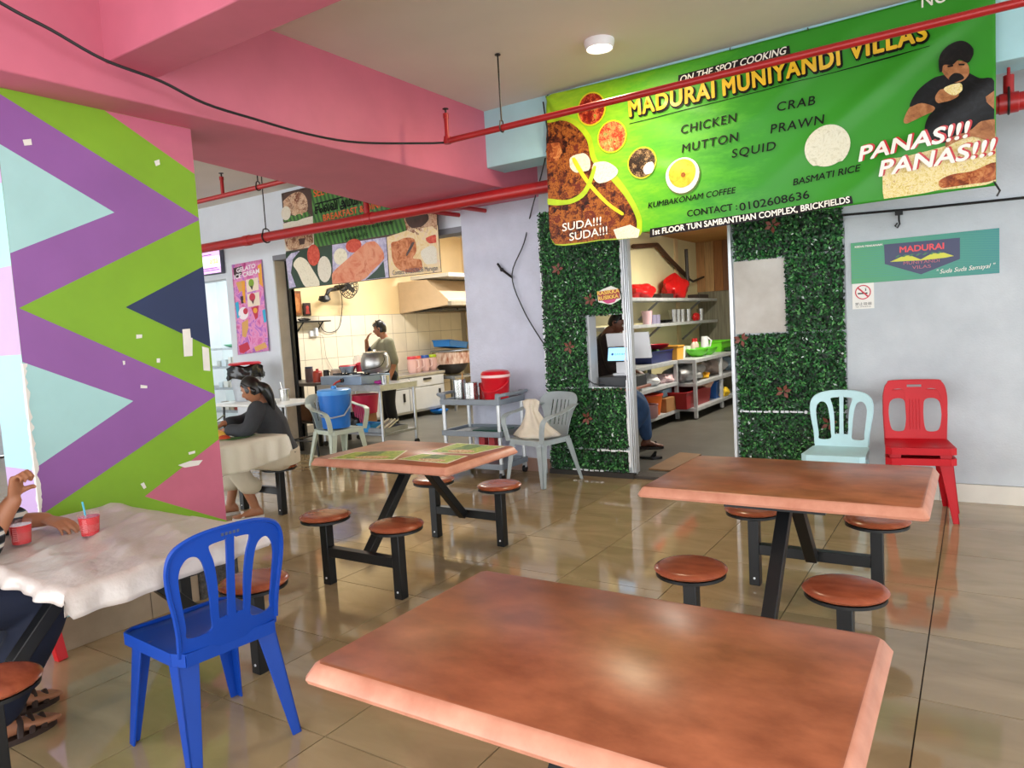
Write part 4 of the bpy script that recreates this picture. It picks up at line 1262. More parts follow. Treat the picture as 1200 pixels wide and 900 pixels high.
t2('BREAKFAST & DINNER', [(-6.323,2.786),(-5.227,2.817)], 0.07, 'orange', bold=0.0012)
t2('Chettinad Vegetarian Tosai Paper', [(-6.315,2.61),(-5.233,2.619)], 0.045, 'black')
t2('Available Rt', [(-6.004,2.526),(-5.632,2.535)], 0.045, 'black')
t2('Contact: 0102608636 Murugan', [(-5.31,2.076),(-4.682,2.073)], 0.05, 'navy')

# ---------------- wall signs on the right ----------------
sg = thing('wall_sign', 'teal restaurant sign board on the grey wall', 'sign', (0, 5.984, 0))
SX = [-0.794, 0.131]
tealm = bpy.data.materials.new('sign_teal_print'); tealm.use_nodes = True
_nt = tealm.node_tree
_tc = _nt.nodes.new('ShaderNodeTexCoord'); _sx = _nt.nodes.new('ShaderNodeSeparateXYZ'); _mr = _nt.nodes.new('ShaderNodeMapRange'); _rp = _nt.nodes.new('ShaderNodeValToRGB')
_mr.inputs['From Min'].default_value = -0.8; _mr.inputs['From Max'].default_value = 0.13
_nt.links.new(_tc.outputs['Object'], _sx.inputs[0]); _nt.links.new(_sx.outputs['X'], _mr.inputs['Value']); _nt.links.new(_mr.outputs[0], _rp.inputs[0]); _nt.links.new(_rp.outputs[0], _nt.nodes['Principled BSDF'].inputs['Base Color'])
_rp.color_ramp.elements[0].color = lin('#3f9a5e'); _rp.color_ramp.elements[1].color = lin('#17807f')
_nt.nodes['Principled BSDF'].inputs['Roughness'].default_value = 0.35
MB().span((SX[0], -0.006, 1.615), (SX[1], 0.0, 1.92)).build('board', tealm, sg)
fs_ = lambda x, z, lift=0: (x, -0.0062 - 0.0008 * lift, z)
navy = mat('sign_navy', '#232a55', 0.35)
ds = lambda n, p, m, l: decal(n, p, m, sg, fs_, l, 0.3)
wv = MB()
for k in range(26):
    z0 = 1.60 + k * 0.016
    P = [(x, z0 + 0.05 - 0.06 * ((x + 0.33) ** 2) - 0.08 * (x + 0.33) * 0.6) for x in [SX[0] + 0.925 * i / 16 for i in range(17)]]
    for i in range(16):
        if all(1.617 < P[j][1] < 1.916 for j in (i, i + 1)):
            wv.poly([fs_(P[i][0], P[i][1] - 0.0016, 0.3), fs_(P[i + 1][0], P[i + 1][1] - 0.0016, 0.3), fs_(P[i + 1][0], P[i + 1][1] + 0.0016, 0.3), fs_(P[i][0], P[i][1] + 0.0016, 0.3)])
wv.build('wave_lines', mat('sign_wave', '#2f8f7c', 0.35), sg)
ds('crest', [(-0.571,1.886),(-0.097,1.881),(-0.098,1.733),(-0.336,1.647),(-0.567,1.743)], navy, 1)
ds('crest_hill', [(-0.533,1.755),(-0.461,1.785),(-0.407,1.792),(-0.337,1.754),(-0.268,1.789),(-0.195,1.788),(-0.133,1.758),(-0.185,1.751),(-0.332,1.747),(-0.429,1.751)], mat('sign_yellow', '#cfd03a', 0.4), 2)
for k in range(7):
    x = -0.50 + k * 0.043
    ds('crest_palm', [(x, 1.785), (x + 0.02, 1.80), (x + 0.045, 1.795), (x + 0.028, 1.792), (x + 0.018, 1.782)], mat('sign_green', '#2a6a4a', 0.4), 3)
ts = lambda body, q, h, m, **k: text_mesh(body, q[0], q[1], h, m, fs_, 'lettering', sg, lift=4, **k)
ts('MADURAI', [(-0.469,1.817),(-0.194,1.815)], 0.042, mat('sign_red', '#e0404a', 0.4), bold=0.0018)
ts('MUNIYANDI', [(-0.446,1.725),(-0.221,1.725)], 0.024, mat('sign_rose', '#b25a6c', 0.4))
ts('VILAS', [(-0.392,1.689),(-0.274,1.69)], 0.024, mat('sign_rose', '#b25a6c', 0.4))
ts('KEDAI MAKANAN', [(-0.765,1.882),(-0.582,1.881)], 0.013, pm['white'], bold=0.0009)
ts('" Suda Suda Samayal "', [(-0.238,1.642),(0.11,1.657)], 0.03, pm['white'], shear=0.35)
ns = thing('no_smoking_sign', 'small white no smoking notice under the teal sign', 'sign', (0, 5.984, 0))
nq = [(-0.79,1.614),(-0.643,1.618),(-0.643,1.431),(-0.791,1.424)]
x0, x1, z0, z1 = nq[0][0], nq[1][0], nq[3][1], nq[0][1]
MB().span((x0, -0.004, z0), (x1, 0, z1)).build('plate', pm['white'], ns)
fn_ = lambda x, z, lift=0: (x, -0.0042 - 0.0008 * lift, z)
cx, cz, r = (x0 + x1) / 2, z1 - 0.066, 0.054
mb = MB()
mb.panel(circle(cx, cz, r, 36), [circle(cx, cz, r * 0.86, 36)], 0, lambda u, v, t: fn_(u, v, 3), 0.02)
s_ = r * 0.86 * 0.707
mb.poly([fn_(cx - s_ + 0.004, cz + s_ + 0.004, 3), fn_(cx - s_ - 0.004, cz + s_ - 0.004, 3), fn_(cx + s_ - 0.004, cz - s_ - 0.004, 3), fn_(cx + s_ + 0.004, cz - s_ + 0.004, 3)])
mb.build('ban_ring', mat('sign_ban_red', '#c41f3a', 0.4), ns)
mb = MB(); mb.poly([fn_(cx - 0.036, cz - 0.014, 1), fn_(cx + 0.030, cz - 0.014, 1), fn_(cx + 0.030, cz - 0.004, 1), fn_(cx - 0.036, cz - 0.004, 1)])
mb.poly([fn_(cx + 0.012, cz + 0.004, 1), fn_(cx + 0.024, cz + 0.012, 1), fn_(cx + 0.018, cz + 0.026, 1), fn_(cx + 0.028, cz + 0.034, 1), fn_(cx + 0.014, cz + 0.028, 1), fn_(cx + 0.016, cz + 0.014, 1)])
mb.build('cigarette', pm['black'], ns)
text_mesh('禁止吸烟', (x0 + 0.018, z0 + 0.028), (x1 - 0.018, z0 + 0.028), 0.017, pm['black'], fn_, 'lettering', ns, lift=1)
text_mesh('NO SMOKING', (x0 + 0.022, z0 + 0.012), (x1 - 0.022, z0 + 0.012), 0.008, pm['black'], fn_, 'lettering', ns, lift=1)
# wire along the wall with a hook
t = thing('wall_cable', 'dark cable stretched along the grey wall above the teal sign', 'cable', (0, 5.97, 0))
MB().tube([(-0.86, 0, 2.135), (-0.33, 0, 2.115), (0.4, 0, 2.10), (1.5, 0, 2.09)], 0.009, n=8).build('cable', M_BLACKP, t)
mb = MB(); mb.box((-0.47, 0.0, 2.10), (0.05, 0.03, 0.03)); mb.tube([(-0.47, 0, 2.09), (-0.47, -0.01, 2.05), (-0.465, -0.015, 2.02), (-0.48, -0.015, 1.995), (-0.495, -0.012, 2.01), (-0.48, -0.01, 2.03)], 0.006, n=6)
mb.build('hook', M_BLACK, t)
for x in (-0.2, 0.06):
    MB().box((x, 0.0, 2.24), (0.02, 0.02, 0.03)).build('clip', M_BLACK, t)

# ---------------- leaf walls ----------------
leaf_m = [mat('plastic_leaf_%d' % k, c, 0.45, spec=0.4) for k, c in enumerate(('#11351a', '#1d5226', '#2f7334', '#5b9a52', '#081a0d', '#c9d6cf'))]
def leaf_panel(parent, poly_list, seed, density):
    rnd = random.Random(seed)
    vs, fs, ms = [], [], []
    for (x0, z0, x1, z1) in poly_list:
        n = int((x1 - x0) * (z1 - z0) * density)
        for _ in range(n):
            x, z = rnd.uniform(x0, x1), rnd.uniform(z0, z1)
            ex = min(x - x0, x1 - x, z - z0, z1 - z)
            if ex < 0.02 and rnd.random() < 0.35: continue
            d = rnd.uniform(0.004, 0.045)
            L, W = rnd.uniform(0.011, 0.020), rnd.uniform(0.006, 0.010)
            a = rnd.uniform(0, 2 * PI)
            tl = rnd.uniform(-0.9, 0.9)
            ax = Vector((math.cos(a), -math.sin(tl) * 0.7, math.sin(a))).normalized()
            bx = Vector((-math.sin(a), rnd.uniform(-0.7, 0.2), math.cos(a))).normalized()
            c = Vector((x, -d, z))
            o = len(vs)
            vs += [c - ax * L, c + bx * W - ax * L * 0.1, c + ax * L, c - bx * W - ax * L * 0.1]
            fs.append((o, o + 1, o + 2, o + 3))
            h = rnd.random()
            ms.append(4 if h < 0.22 else 0 if h < 0.50 else 1 if h < 0.76 else 2 if h < 0.91 else 3 if h < 0.993 else 5)
    mb = MB(); mb.v, mb.f, mb.m = [tuple(v) for v in vs], fs, ms
    o = mb.build('foliage', leaf_m, parent, sharp=180)
    o['kind'] = 'stuff'
M_BACK = mat('leaf_mesh_backing', '#0c2413', 0.9)
def hedge(label, seed, rects, clusters, seams):
    t = thing('artificial_hedge', label, 'leaf wall', (0, 5.995, 0))
    mb = MB()
    for (x0, z0, x1, z1) in rects: mb.span((x0 + 0.01, -0.008, z0 + 0.01), (x1 - 0.01, 0, z1 - 0.01))
    mb.build('backing_mesh', M_BACK, t)
    leaf_panel(t, rects, seed, 13500)
    rnd = random.Random(seed + 50)
    for (x, z) in clusters:
        mb = MB()
        for k in range(5):
            a = 2 * PI * k / 5 + rnd.uniform(-0.3, 0.3)
            c = Vector((x + 0.035 * math.cos(a), -0.05, z + 0.035 * math.sin(a)))
            ax, bx = Vector((math.cos(a), -0.2, math.sin(a))), Vector((-math.sin(a), 0.1, math.cos(a)))
            mb.poly([c - ax * 0.03, c + bx * 0.016, c + ax * 0.03, c - bx * 0.016])
        mb.build('red_leaf_cluster', mat('brown_red_leaf', '#7a3f30', 0.5, var=0.2, scale=40), t)
    for (x0, x1, z) in seams:
        mb = MB()
        x = x0
        while x < x1:
            w = rnd.uniform(0.01, 0.05)
            mb.span((x, -0.047, z - rnd.uniform(0.004, 0.012)), (x + w, -0.044, z + rnd.uniform(0.004, 0.012)))
            x += w + rnd.uniform(0, 0.02)
        mb.build('worn_seam', M_WHITE, t)
    return t
hl_ = hedge('artificial leaf wall left of the kitchen doorway around the hatch', 11, [(-3.50, 1.50, -2.68, 2.50), (-3.50, 0.83, -3.05, 1.50), (-3.50, 0.26, -2.68, 0.83), (-3.50, 0.05, -2.68, 0.25)],
      [(-3.30, 1.96), (-3.22, 1.22), (-2.98, 1.65), (-3.07, 0.55)], [(-2.98, -2.66, 0.252), (-3.25, -2.95, 0.055)])
hr_ = hedge('artificial leaf wall right of the kitchen doorway behind the pale blue chair', 12, [(-1.67, 1.87, -0.845, 2.55), (-1.27, 1.27, -0.845, 1.87), (-1.67, 0.64, -0.845, 1.265), (-1.67, 0.05, -0.845, 0.63)],
      [(-1.62, 1.23), (-1.30, 0.80), (-0.97, 0.55), (-1.35, 2.12)], [(-1.65, -1.05, 0.636)])
mb = MB(); rnd = random.Random(8)
for k in range(46):
    z = 0.1 + k * 0.05
    mb.span((-2.683 + rnd.uniform(0, 0.02), -0.02, z), (-2.655, -0.012, z + 0.05))
    mb.span((-3.51, -0.02, z), (-3.50 + rnd.uniform(0, 0.012), -0.012, z + 0.05))
mb.build('bare_edge', M_WHITE, hl_)
# bare board in the right leaf wall
bb = MB().span((-1.675, 5.985, 1.275), (-1.275, 6.0, 1.865)).build('bare_board', mat('scuffed_board', '#cfcac2', 0.6, col2='#b7b0a6', scale=4, detail=8))
tag(bb, 'scuffed pale board patch set into the right leaf wall', 'board')
# slogan sticker
st = thing('sticker', 'small yellow and pink slogan sticker on the left leaf wall', 'sticker', (0, 5.94, 0))
fk = lambda x, z, lift=0: (x, -0.0008 * lift, z)
sk = lambda n, p, m, l: decal(n, p, m, st, fk, l, 0.2)
q = [(-2.897,1.707),(-2.844,1.734),(-2.758,1.757),(-2.693,1.729),(-2.671,1.675),(-2.665,1.636),(-2.716,1.609),(-2.767,1.59),(-2.817,1.601),(-2.893,1.621)]
MB().panel(q, [], 0.003, lambda u, v, t: (u, t, v), 0.05).build('plate', pm['white'], st)
sk('pink_base', [(-2.875,1.643),(-2.697,1.654),(-2.732,1.61),(-2.8,1.6)], mat('sticker_pink', '#d23a78', 0.4), 3)
sk('red_base', [(-2.897,1.714),(-2.677,1.724),(-2.673,1.641),(-2.884,1.628)], mat('sticker_red', '#a83a1c', 0.4), 4)
text_mesh('RASIKKA', *two([(-2.894,1.683),(-2.678,1.694)]), 0.034, mat('sticker_yellow', '#f2c44a', 0.4), fk, 'lettering', st, lift=6, bold=0.0018)
text_mesh('RUSIKKA', *two([(-2.888,1.636),(-2.689,1.649)]), 0.032, mat('sticker_yellow', '#f2c44a', 0.4), fk, 'lettering', st, lift=6, bold=0.0018)

# ---------------- loose cables ----------------
P = [(-3.33, 0.4, 3.24), (-3.35, 1.0, 3.05)] + [(-3.35, y, z) for y, z in [(1.462,2.886),(1.652,2.835),(1.87,2.769),(2.138,2.741),(2.374,2.687),(2.688,2.67),(3.051,2.66),(3.478,2.687)]] + [(-3.24, 4.0, 2.755), (-3.17, 4.16, 2.775)]
tag(MB().tube(smooth_path(P, 5), 0.0075, n=8).build('cable', M_BLACKP), 'black cable sagging along the pink beam to the thin pipe', 'cable')
P = [(-2.87, 5.08, 3.2), (-2.88, 5.12, 2.85)] + [(x, 5.965, z) for x, z in [(-3.571,2.512),(-3.666,2.24),(-3.824,1.951),(-3.727,1.628),(-3.551,1.329),(-3.393,1.134),(-3.041,0.901)]] + [(-2.95, 5.93, 0.87), (-2.90, 6.0, 0.86)]
tag(MB().tube(smooth_path(P, 5), 0.006, n=8).build('cable', M_BLACKP), 'dark cable hanging down the lilac grey wall to the counter hatch', 'cable')
t = thing('cable_bracket', 'short black bracket holding the cable on the lilac grey wall', 'bracket', (0, 5.99, 0))
mb = MB()
q = [(-3.829,1.927),(-3.944,2.012),(-3.99,2.075)]
mb.tube([(x, -0.02, z) for x, z in q], 0.012, n=8)
mb.build('arm', M_BLACK, t)
MB().ball((q[1][0], -0.02, q[1][1]), 0.02, 8).build('clip', M_BLACK, t)

# ---------------- small object makers ----------------
def lathed(name, label, cat, loc, prof, m, group=None, n=24):
    o = MB().lathe(prof, n=n).build(name, m, loc=loc)
    return tag(o, label, cat, group)
def bucket_prof(r0, r1, h, wall=0.006):
    return [(0, 0), (r0, 0), (r1, h), (r1 + 0.008, h), (r1 + 0.008, h + 0.008), (r1 - wall, h + 0.008), (r0 - wall, 0.01), (0, 0.01)]
def bowl_prof(r, h, foot=0.45):
    return [(0, 0), (r * foot, 0), (r * 0.75, h * 0.35), (r * 0.95, h * 0.8), (r, h), (r * 0.96, h), (r * 0.9, h * 0.78), (r * 0.7, h * 0.37), (r * foot * 0.9, 0.008), (0, 0.008)]
def crate(name, label, loc, size, m, rz=0.0, group=None, cat='crate'):
    x, y, z = size
    t = thing(name, label, cat, loc, rz, group)
    mb = MB()
    w = 0.008
    mb.box((0, 0, w / 2), (x * 0.92, y * 0.92, w))
    for s in (-1, 1):
        mb.loft([[Vector((-x * 0.46, s * y * 0.46, 0)), Vector((x * 0.46, s * y * 0.46, 0)), Vector((x * 0.46, s * (y * 0.46 - w), 0)), Vector((-x * 0.46, s * (y * 0.46 - w), 0))],
                 [Vector((-x * 0.5, s * y * 0.5, z)), Vector((x * 0.5, s * y * 0.5, z)), Vector((x * 0.5, s * (y * 0.5 - w), z)), Vector((-x * 0.5, s * (y * 0.5 - w), z))]])
        mb.loft([[Vector((s * x * 0.46, -y * 0.46, 0)), Vector((s * x * 0.46, y * 0.46, 0)), Vector((s * (x * 0.46 - w), y * 0.46, 0)), Vector((s * (x * 0.46 - w), -y * 0.46, 0))],
                 [Vector((s * x * 0.5, -y * 0.5, z)), Vector((s * x * 0.5, y * 0.5, z)), Vector((s * (x * 0.5 - w), y * 0.5, z)), Vector((s * (x * 0.5 - w), -y * 0.5, z))]])
    mb.build('tub_wall', m, t, bevel=0.003)
    rb = MB()
    for s in (-1, 1):
        rb.box((0, s * (y * 0.5 + 0.004), z - 0.008), (x + 0.024, 0.016, 0.016))
        rb.box((s * (x * 0.5 + 0.004), 0, z - 0.008), (0.016, y + 0.024, 0.016))
    rb.build('rim', m, t, bevel=0.003)
    return t
def lump(name, label, cat, loc, size, m, seed, group=None, knot=False, rough=0.22):
    """soft bag or bundle"""
    rnd = random.Random(seed)
    ph = [rnd.uniform(0, 6) for _ in range(9)]
    mb = MB()
    n, k = 18, 28
    rings = []
    for i in range(n + 1):
        th = PI * i / n
        ring = []
        for j in range(k):
            a = 2 * PI * j / k
            d = Vector((math.sin(th) * math.cos(a), math.sin(th) * math.sin(a), -math.cos(th)))
            r = 1 + rough * (math.sin(3 * a + ph[0] + 2 * th) * math.sin(2 * th + ph[1]) + 0.5 * math.sin(7 * a + ph[2] - 3 * th) * math.sin(th) + 0.3 * math.sin(13 * a + ph[3]) * math.sin(th))
            p = Vector((d.x * r * size[0] / 2, d.y * r * size[1] / 2, max(-0.42, d.z * r * 0.5) * size[2] + 0.42 * size[2]))
            if knot and d.z > 0.75:
                f = (d.z - 0.75) / 0.25
                p.x *= 1 - 0.7 * f; p.y *= 1 - 0.7 * f; p.z += 0.22 * size[2] * f
            ring.append(p)
        rings.append(ring)
    mb.loft(rings)
    return tag(mb.build(name, m, loc=loc, sharp=60), label, cat, group)
def boxy(name, label, cat, loc, size, m, rz=0.0, bevel=0.004, group=None):
    o = MB().box((0, 0, size[2] / 2), size).build(name, m, loc=loc, rz=rz, bevel=bevel)
    return tag(o, label, cat, group)
C_ = lambda n, c, **k: mat(n, c, k.pop('rough', 0.4), **k)
M_CARD = C_('cardboard', '#9a6d42', rough=0.8, var=0.12, scale=8)
M_GALV = C_('galvanised', '#bcbfc2', metal=0.25, var=0.15, scale=10)

# ---------------- grey service trolley ----------------
M_TROL = mat('trolley_grey_plastic', '#7e8791', 0.45, var=0.08, scale=6)
t = thing('service_trolley', 'grey three-shelf service trolley in front of the lilac grey wall', 'trolley', (-4.10, 5.72, 0))
for z in (0.12, 0.43, 0.735):
    mb = MB()
    mb.box((0, 0, z), (0.66, 0.42, 0.012))
    for s in (-1, 1):
        mb.box((0, s * 0.222, z + 0.008), (0.70, 0.022, 0.055)); mb.box((s * 0.342, 0, z + 0.008), (0.022, 0.45, 0.055))
    mb.build('tray', M_TROL, t, bevel=0.006)
for sx in (-1, 1):
    for sy in (-1, 1):
        MB().cyl((sx * 0.325, sy * 0.205, 0.10), (sx * 0.325, sy * 0.205, 0.75), 0.019, n=14).build('post', M_ALU, t)
        mb = MB(); mb.box((sx * 0.325, sy * 0.205, 0.775), (0.05, 0.05, 0.10), top=(0.75, 0.75))
        mb.build('corner_cap', M_TROL, t, bevel=0.006)
        mb = MB(); mb.cyl((sx * 0.325 - 0.012, sy * 0.205, 0.037), (sx * 0.325 + 0.012, sy * 0.205, 0.037), 0.036, n=16, m=0); mb.box((sx * 0.325, sy * 0.205, 0.075), (0.035, 0.03, 0.05), m=1)
        mb.build('castor', [M_BLACKP, M_GALV], t)
for s in (-1, 1):
    MB().tube([(s * 0.325, -0.215, 0.80), (s * 0.40, -0.19, 0.815), (s * 0.42, 0, 0.815), (s * 0.40, 0.19, 0.815), (s * 0.325, 0.215, 0.80)], 0.017, n=10).build('handle', M_TROL, t)
zt = 0.745
p1 = [(-4.324,0.763)][0]; p2 = [(-4.142,0.761)][0]; p3 = [(-3.901,0.776)][0]
can_m = mat('polished_steel_can', '#c4c4c2', 0.22, metal=0.95, var=0.2, scale=14)
for p, y, r, h, lab in ((p1, 5.66, 0.062, 0.20, 'tall steel can with a wooden ladle on the trolley'), (p2, 5.60, 0.066, 0.175, 'shorter steel can on the trolley beside the red cooler')):
    t = thing('steel_can', lab, 'can', (p[0], y, zt))
    MB().lathe([(0, 0), (r, 0), (r, h), (r + 0.004, h), (r + 0.004, h + 0.005), (r - 0.003, h + 0.005), (r - 0.003, 0.006), (0, 0.006)]).build('body', can_m, t)
    MB().tube([(r, 0, h * 0.85), (r + 0.03, 0, h * 0.8), (r + 0.03, 0, h * 0.35), (r, 0, h * 0.3)], 0.005, n=6).build('handle', can_m, t)
    if r < 0.064:
        MB().tube([(0.02, 0, 0.01), (0.045, 0.0, 0.27)], 0.008, n=8).build('ladle', mat('wooden_ladle', '#b58a55', 0.6), t)
lathed('canister', 'small dark red canister behind the shorter steel can on the trolley', 'canister', (p2[0] + 0.07, 5.72, zt), [(0, 0), (0.05, 0), (0.05, 0.16), (0.045, 0.17), (0, 0.17)], C_('dark_red_tin', '#a8201c', var=0.1))
t = thing('drink_cooler', 'red round drink cooler with lid on the trolley', 'cooler', (-3.885, 5.66, zt))
mr = C_('red_cooler_plastic', '#c51325', rough=0.3)
MB().lathe([(0, 0), (0.112, 0), (0.118, 0.02), (0.138, 0.215), (0.142, 0.22), (0.142, 0.232), (0, 0.232)], n=36).build('body', mr, t)
MB().lathe([(0, 0.25), (0.140, 0.25), (0.142, 0.262), (0.125, 0.285), (0.08, 0.295), (0, 0.295)], n=36).build('lid', mr, t)
MB().lathe([(0, 0.228), (0.144, 0.228), (0.144, 0.252), (0, 0.252)], n=36).build('band', C_('pale_pink_band', '#e8c4c4'), t)
MB().tube([(0.13 * math.cos(a) if False else -0.145 * math.cos(a), -0.145 * abs(math.sin(a)) * 0.9, 0.19 - 0.10 * math.sin(a)) for a in [PI * k / 12 for k in range(13)]], 0.009, n=8).build('carrying_handle', mr, t)
boxy('plastic_tray', 'flat green plastic tray on the middle shelf of the trolley', 'tray', (-4.0, 5.74, 0.438), (0.36, 0.22, 0.02), C_('dark_green_plastic', '#12513f'), rz=0.2)
for k, x in enumerate((-4.17, -4.05)):
    boxy('red_tin', ('left' if k == 0 else 'other') and ('small red tin on the bottom trolley shelf, the one nearer the kitchen' if k == 0 else 'small red tin on the bottom trolley shelf, the one nearer the armchair'), 'tin', (x, 5.80, 0.128), (0.07, 0.07, 0.24), C_('red_tin', '#b21d22'))
# cloth bag slumped on the grey armchair
mb = MB()
rings = []
for i, (z, rx, ry, ox, am) in enumerate(((0.0, 0.19, 0.15, 0, 0.10), (0.02, 0.215, 0.165, 0, 0.12), (0.05, 0.19, 0.14, -0.005, 0.12), (0.10, 0.135, 0.105, -0.015, 0.13), (0.16, 0.095, 0.075, -0.025, 0.15), (0.21, 0.068, 0.052, -0.035, 0.18), (0.245, 0.055, 0.045, -0.04, 0.2), (0.285, 0.068, 0.04, -0.045, 0.25), (0.33, 0.075, 0.032, -0.04, 0.25), (0.35, 0.04, 0.018, -0.035, 0.2))):
    rings.append([Vector((ox + rx * math.cos(q) * (1 + am * math.sin(6 * q + i * 0.25) + 0.4 * am * math.sin(11 * q)), ry * math.sin(q) * (1 + am * math.sin(6 * q + i * 0.25)) + 0.02, z)) for q in [2 * PI * k / 48 for k in range(48)]])
mb.loft(rings)
tag(mb.build('cloth_bag', mat('cream_cloth', '#cfc5b5', 0.85, var=0.08, scale=14, bump=0.6, bscale=26), loc=(-3.42, 5.58, 0.418), sharp=70), 'cream cloth bag slumped on the seat of the grey armchair', 'bag')

# ---------------- blue water cooler on the whitish armchair ----------------
t = thing('water_cooler', 'blue round water cooler with lid standing on the whitish armchair', 'cooler', (-6.10, 5.65, 0.424), R(35))
mbl = C_('blue_cooler_plastic', '#1767bd', rough=0.35, var=0.06, scale=5)
MB().lathe([(0, 0), (0.150, 0), (0.155, 0.02), (0.182, 0.375), (0, 0.375)], n=40).build('body', mbl, t)
MB().lathe([(0, 0.375), (0.188, 0.375), (0.190, 0.39), (0.188, 0.425), (0.17, 0.437), (0.03, 0.440), (0.03, 0.465), (0.022, 0.475), (0, 0.476)], n=40).build('lid', C_('light_blue_lid', '#3f8ed6', rough=0.35), t)
MB().tube([(-0.19, 0, 0.35), (-0.19, -0.06, 0.25), (-0.13, -0.17, 0.15), (0.0, -0.21, 0.13), (0.13, -0.17, 0.15), (0.19, -0.06, 0.25), (0.19, 0, 0.35)], 0.009, n=8).build('handle', C_('grey_handle', '#9aa0a6'), t)

# ---------------- white folding table with bin and steel cup ----------------
t = thing('folding_table', 'white plastic table behind the eating woman, bin on top', 'table', (-7.08, 5.50, 0), R(3))
MB().box((0, 0, 0.715), (1.28, 0.62, 0.032)).build('tabletop', C_('white_table_plastic', '#d9dcda', var=0.05, scale=3), t, bevel=0.012, seg=3)
for sx in (-1, 1):
    for sy in (-1, 1):
        MB().cyl((sx * 0.52, sy * 0.25, 0), (sx * 0.50, sy * 0.22, 0.70), 0.014, n=10).build('leg', M_BLACK, t)
    MB().cyl((sx * 0.51, -0.235, 0.30), (sx * 0.51, 0.235, 0.30), 0.010, n=8).build('stretcher', M_BLACK, t)
MB().cyl((-0.51, 0.235, 0.22), (0.51, 0.235, 0.22), 0.010, n=8).build('stretcher', M_BLACK, t)
t = thing('waste_bin', 'grey bin with black liner and red lid standing on the white table', 'bin', (-7.52, 5.56, 0.733))
MB().lathe(bucket_prof(0.145, 0.185, 0.34), n=32).build('body', mat('translucent_grey_plastic', '#aeb4bb', 0.35, var=0.15, scale=8), t)
mb = MB()
rings = []
for z, r in ((0.27, 0.20), (0.30, 0.215), (0.345, 0.215), (0.385, 0.20), (0.42, 0.205), (0.43, 0.15), (0.40, 0.12)):
    rings.append([Vector((r * (1 + 0.07 * math.sin(7 * a + z * 40) + 0.04 * math.sin(13 * a)) * math.cos(a), r * (1 + 0.07 * math.sin(7 * a + z * 40)) * math.sin(a), z + 0.018 * math.sin(4 * a + 1))) for a in [2 * PI * k / 40 for k in range(40)]])
mb.loft(rings, cap=False)
mb.build('liner_bag', mat('black_liner', '#0d0d0f', 0.22, spec=0.6), t, sharp=60)
MB().lathe([(0, 0.44), (0.19, 0.44), (0.195, 0.452), (0.17, 0.47), (0, 0.475)], n=32).build('lid', C_('red_lid', '#c41a2a'), t)
t = thing('steel_cup', 'steel tumbler with a spoon on the white table beside the black edge strip', 'cup', (-6.86, 5.58, 0.731))
MB().lathe([(0, 0), (0.055, 0), (0.062, 0.135), (0.065, 0.137), (0.060, 0.135), (0.052, 0.006), (0, 0.006)]).build('body', can_m, t)
MB().tube([(0.0, 0, 0.01), (-0.055, 0, 0.22)], 0.006, n=8).build('spoon', can_m, t)

# ---------------- left doorway: shelf rack ----------------
t = thing('shelf_rack', 'steel shelf rack seen through the left doorway', 'shelf', (-10.3, 7.3, 0))
for z in (0.35, 0.72, 1.06, 1.36):
    MB().box((0, 0, z), (1.9, 0.42, 0.035)).build('shelf', M_GALV, t)
for sx in (-1, 1):
    for sy in (-1, 1):
        MB().box((sx * 0.93, sy * 0.19, 0.75), (0.04, 0.04, 1.5)).build('post', M_GALV, t)
rnd = random.Random(21)
stuff_cols = ['#e8e4dc', '#d6cfc0', '#b9a58a', '#8b2f22', '#2f2a28', '#c9c9c4', '#dfe5e8']
k = 0
for z in (0.367, 0.737, 1.077):
    x = -10.35
    kk = 0
    while x < -9.55 and kk < 6:
        w = rnd.uniform(0.07, 0.13)
        boxy('food_pack', '%s packet on the %s rack shelf behind the doorway, %s from the column' % (['white', 'cream', 'tan', 'dark red', 'black', 'grey', 'pale blue'][k % 7], {0.367: 'bottom', 0.737: 'middle', 1.077: 'upper'}[z], ['first', 'second', 'third', 'fourth', 'fifth', 'sixth', 'seventh'][kk]), 'container', (x, 7.22, z), (w * 0.9, 0.12, rnd.uniform(0.08, 0.16)), C_('pack_%d' % (k % 7), stuff_cols[k % 7]), group='containers on the rack behind the left doorway')
        kk += 1
        x += w + 0.03
        k += 1
lathed('plastic_bowl', 'mint green bowl on top of the steel rack behind the left doorway', 'bowl', (-10.02, 7.25, 1.378), bowl_prof(0.17, 0.05), C_('mint_plastic', '#7fc9a4'))
lathed('bottle', 'slim bottle on top of the steel rack behind the left doorway', 'bottle', (-9.86, 7.30, 1.378), [(0, 0), (0.03, 0), (0.03, 0.12), (0.012, 0.17), (0.012, 0.2), (0, 0.2)], C_('grey_bottle', '#8a9a98'))

# menu screen and ice cream poster
t = thing('menu_screen', 'lit menu screen above the left doorway', 'screen', (-8.55, 5.995, 2.37), 0)
MB().span((-0.215, -0.06, 0.0), (0.215, 0.0, 0.33)).build('housing', C_('screen_grey', '#4a4a58'), t, bevel=0.006)
fm = lambda x, z, lift=0: (x, -0.061 - 0.001 * lift, z)
mb = MB(); mb.poly([fm(-0.2, 0.015), fm(0.2, 0.015), fm(0.2, 0.315), fm(-0.2, 0.315)])
mb.build('picture', mat('screen_lilac', '#d9a8e6', 0.3, emis=0.8), t)
decal('picture_band', [(-0.2, 0.10), (0.2, 0.10), (0.2, 0.235), (-0.2, 0.235)], mat('screen_white', '#ece9ff', 0.3, emis=0.8), t, fm, 1, 0.3)
text_mesh('adai', (-0.02, 0.14), (0.18, 0.14), 0.085, mat('screen_yellow', '#d9c83a', 0.3, emis=0.7), fm, 'lettering', t, lift=2, offset=0.02)
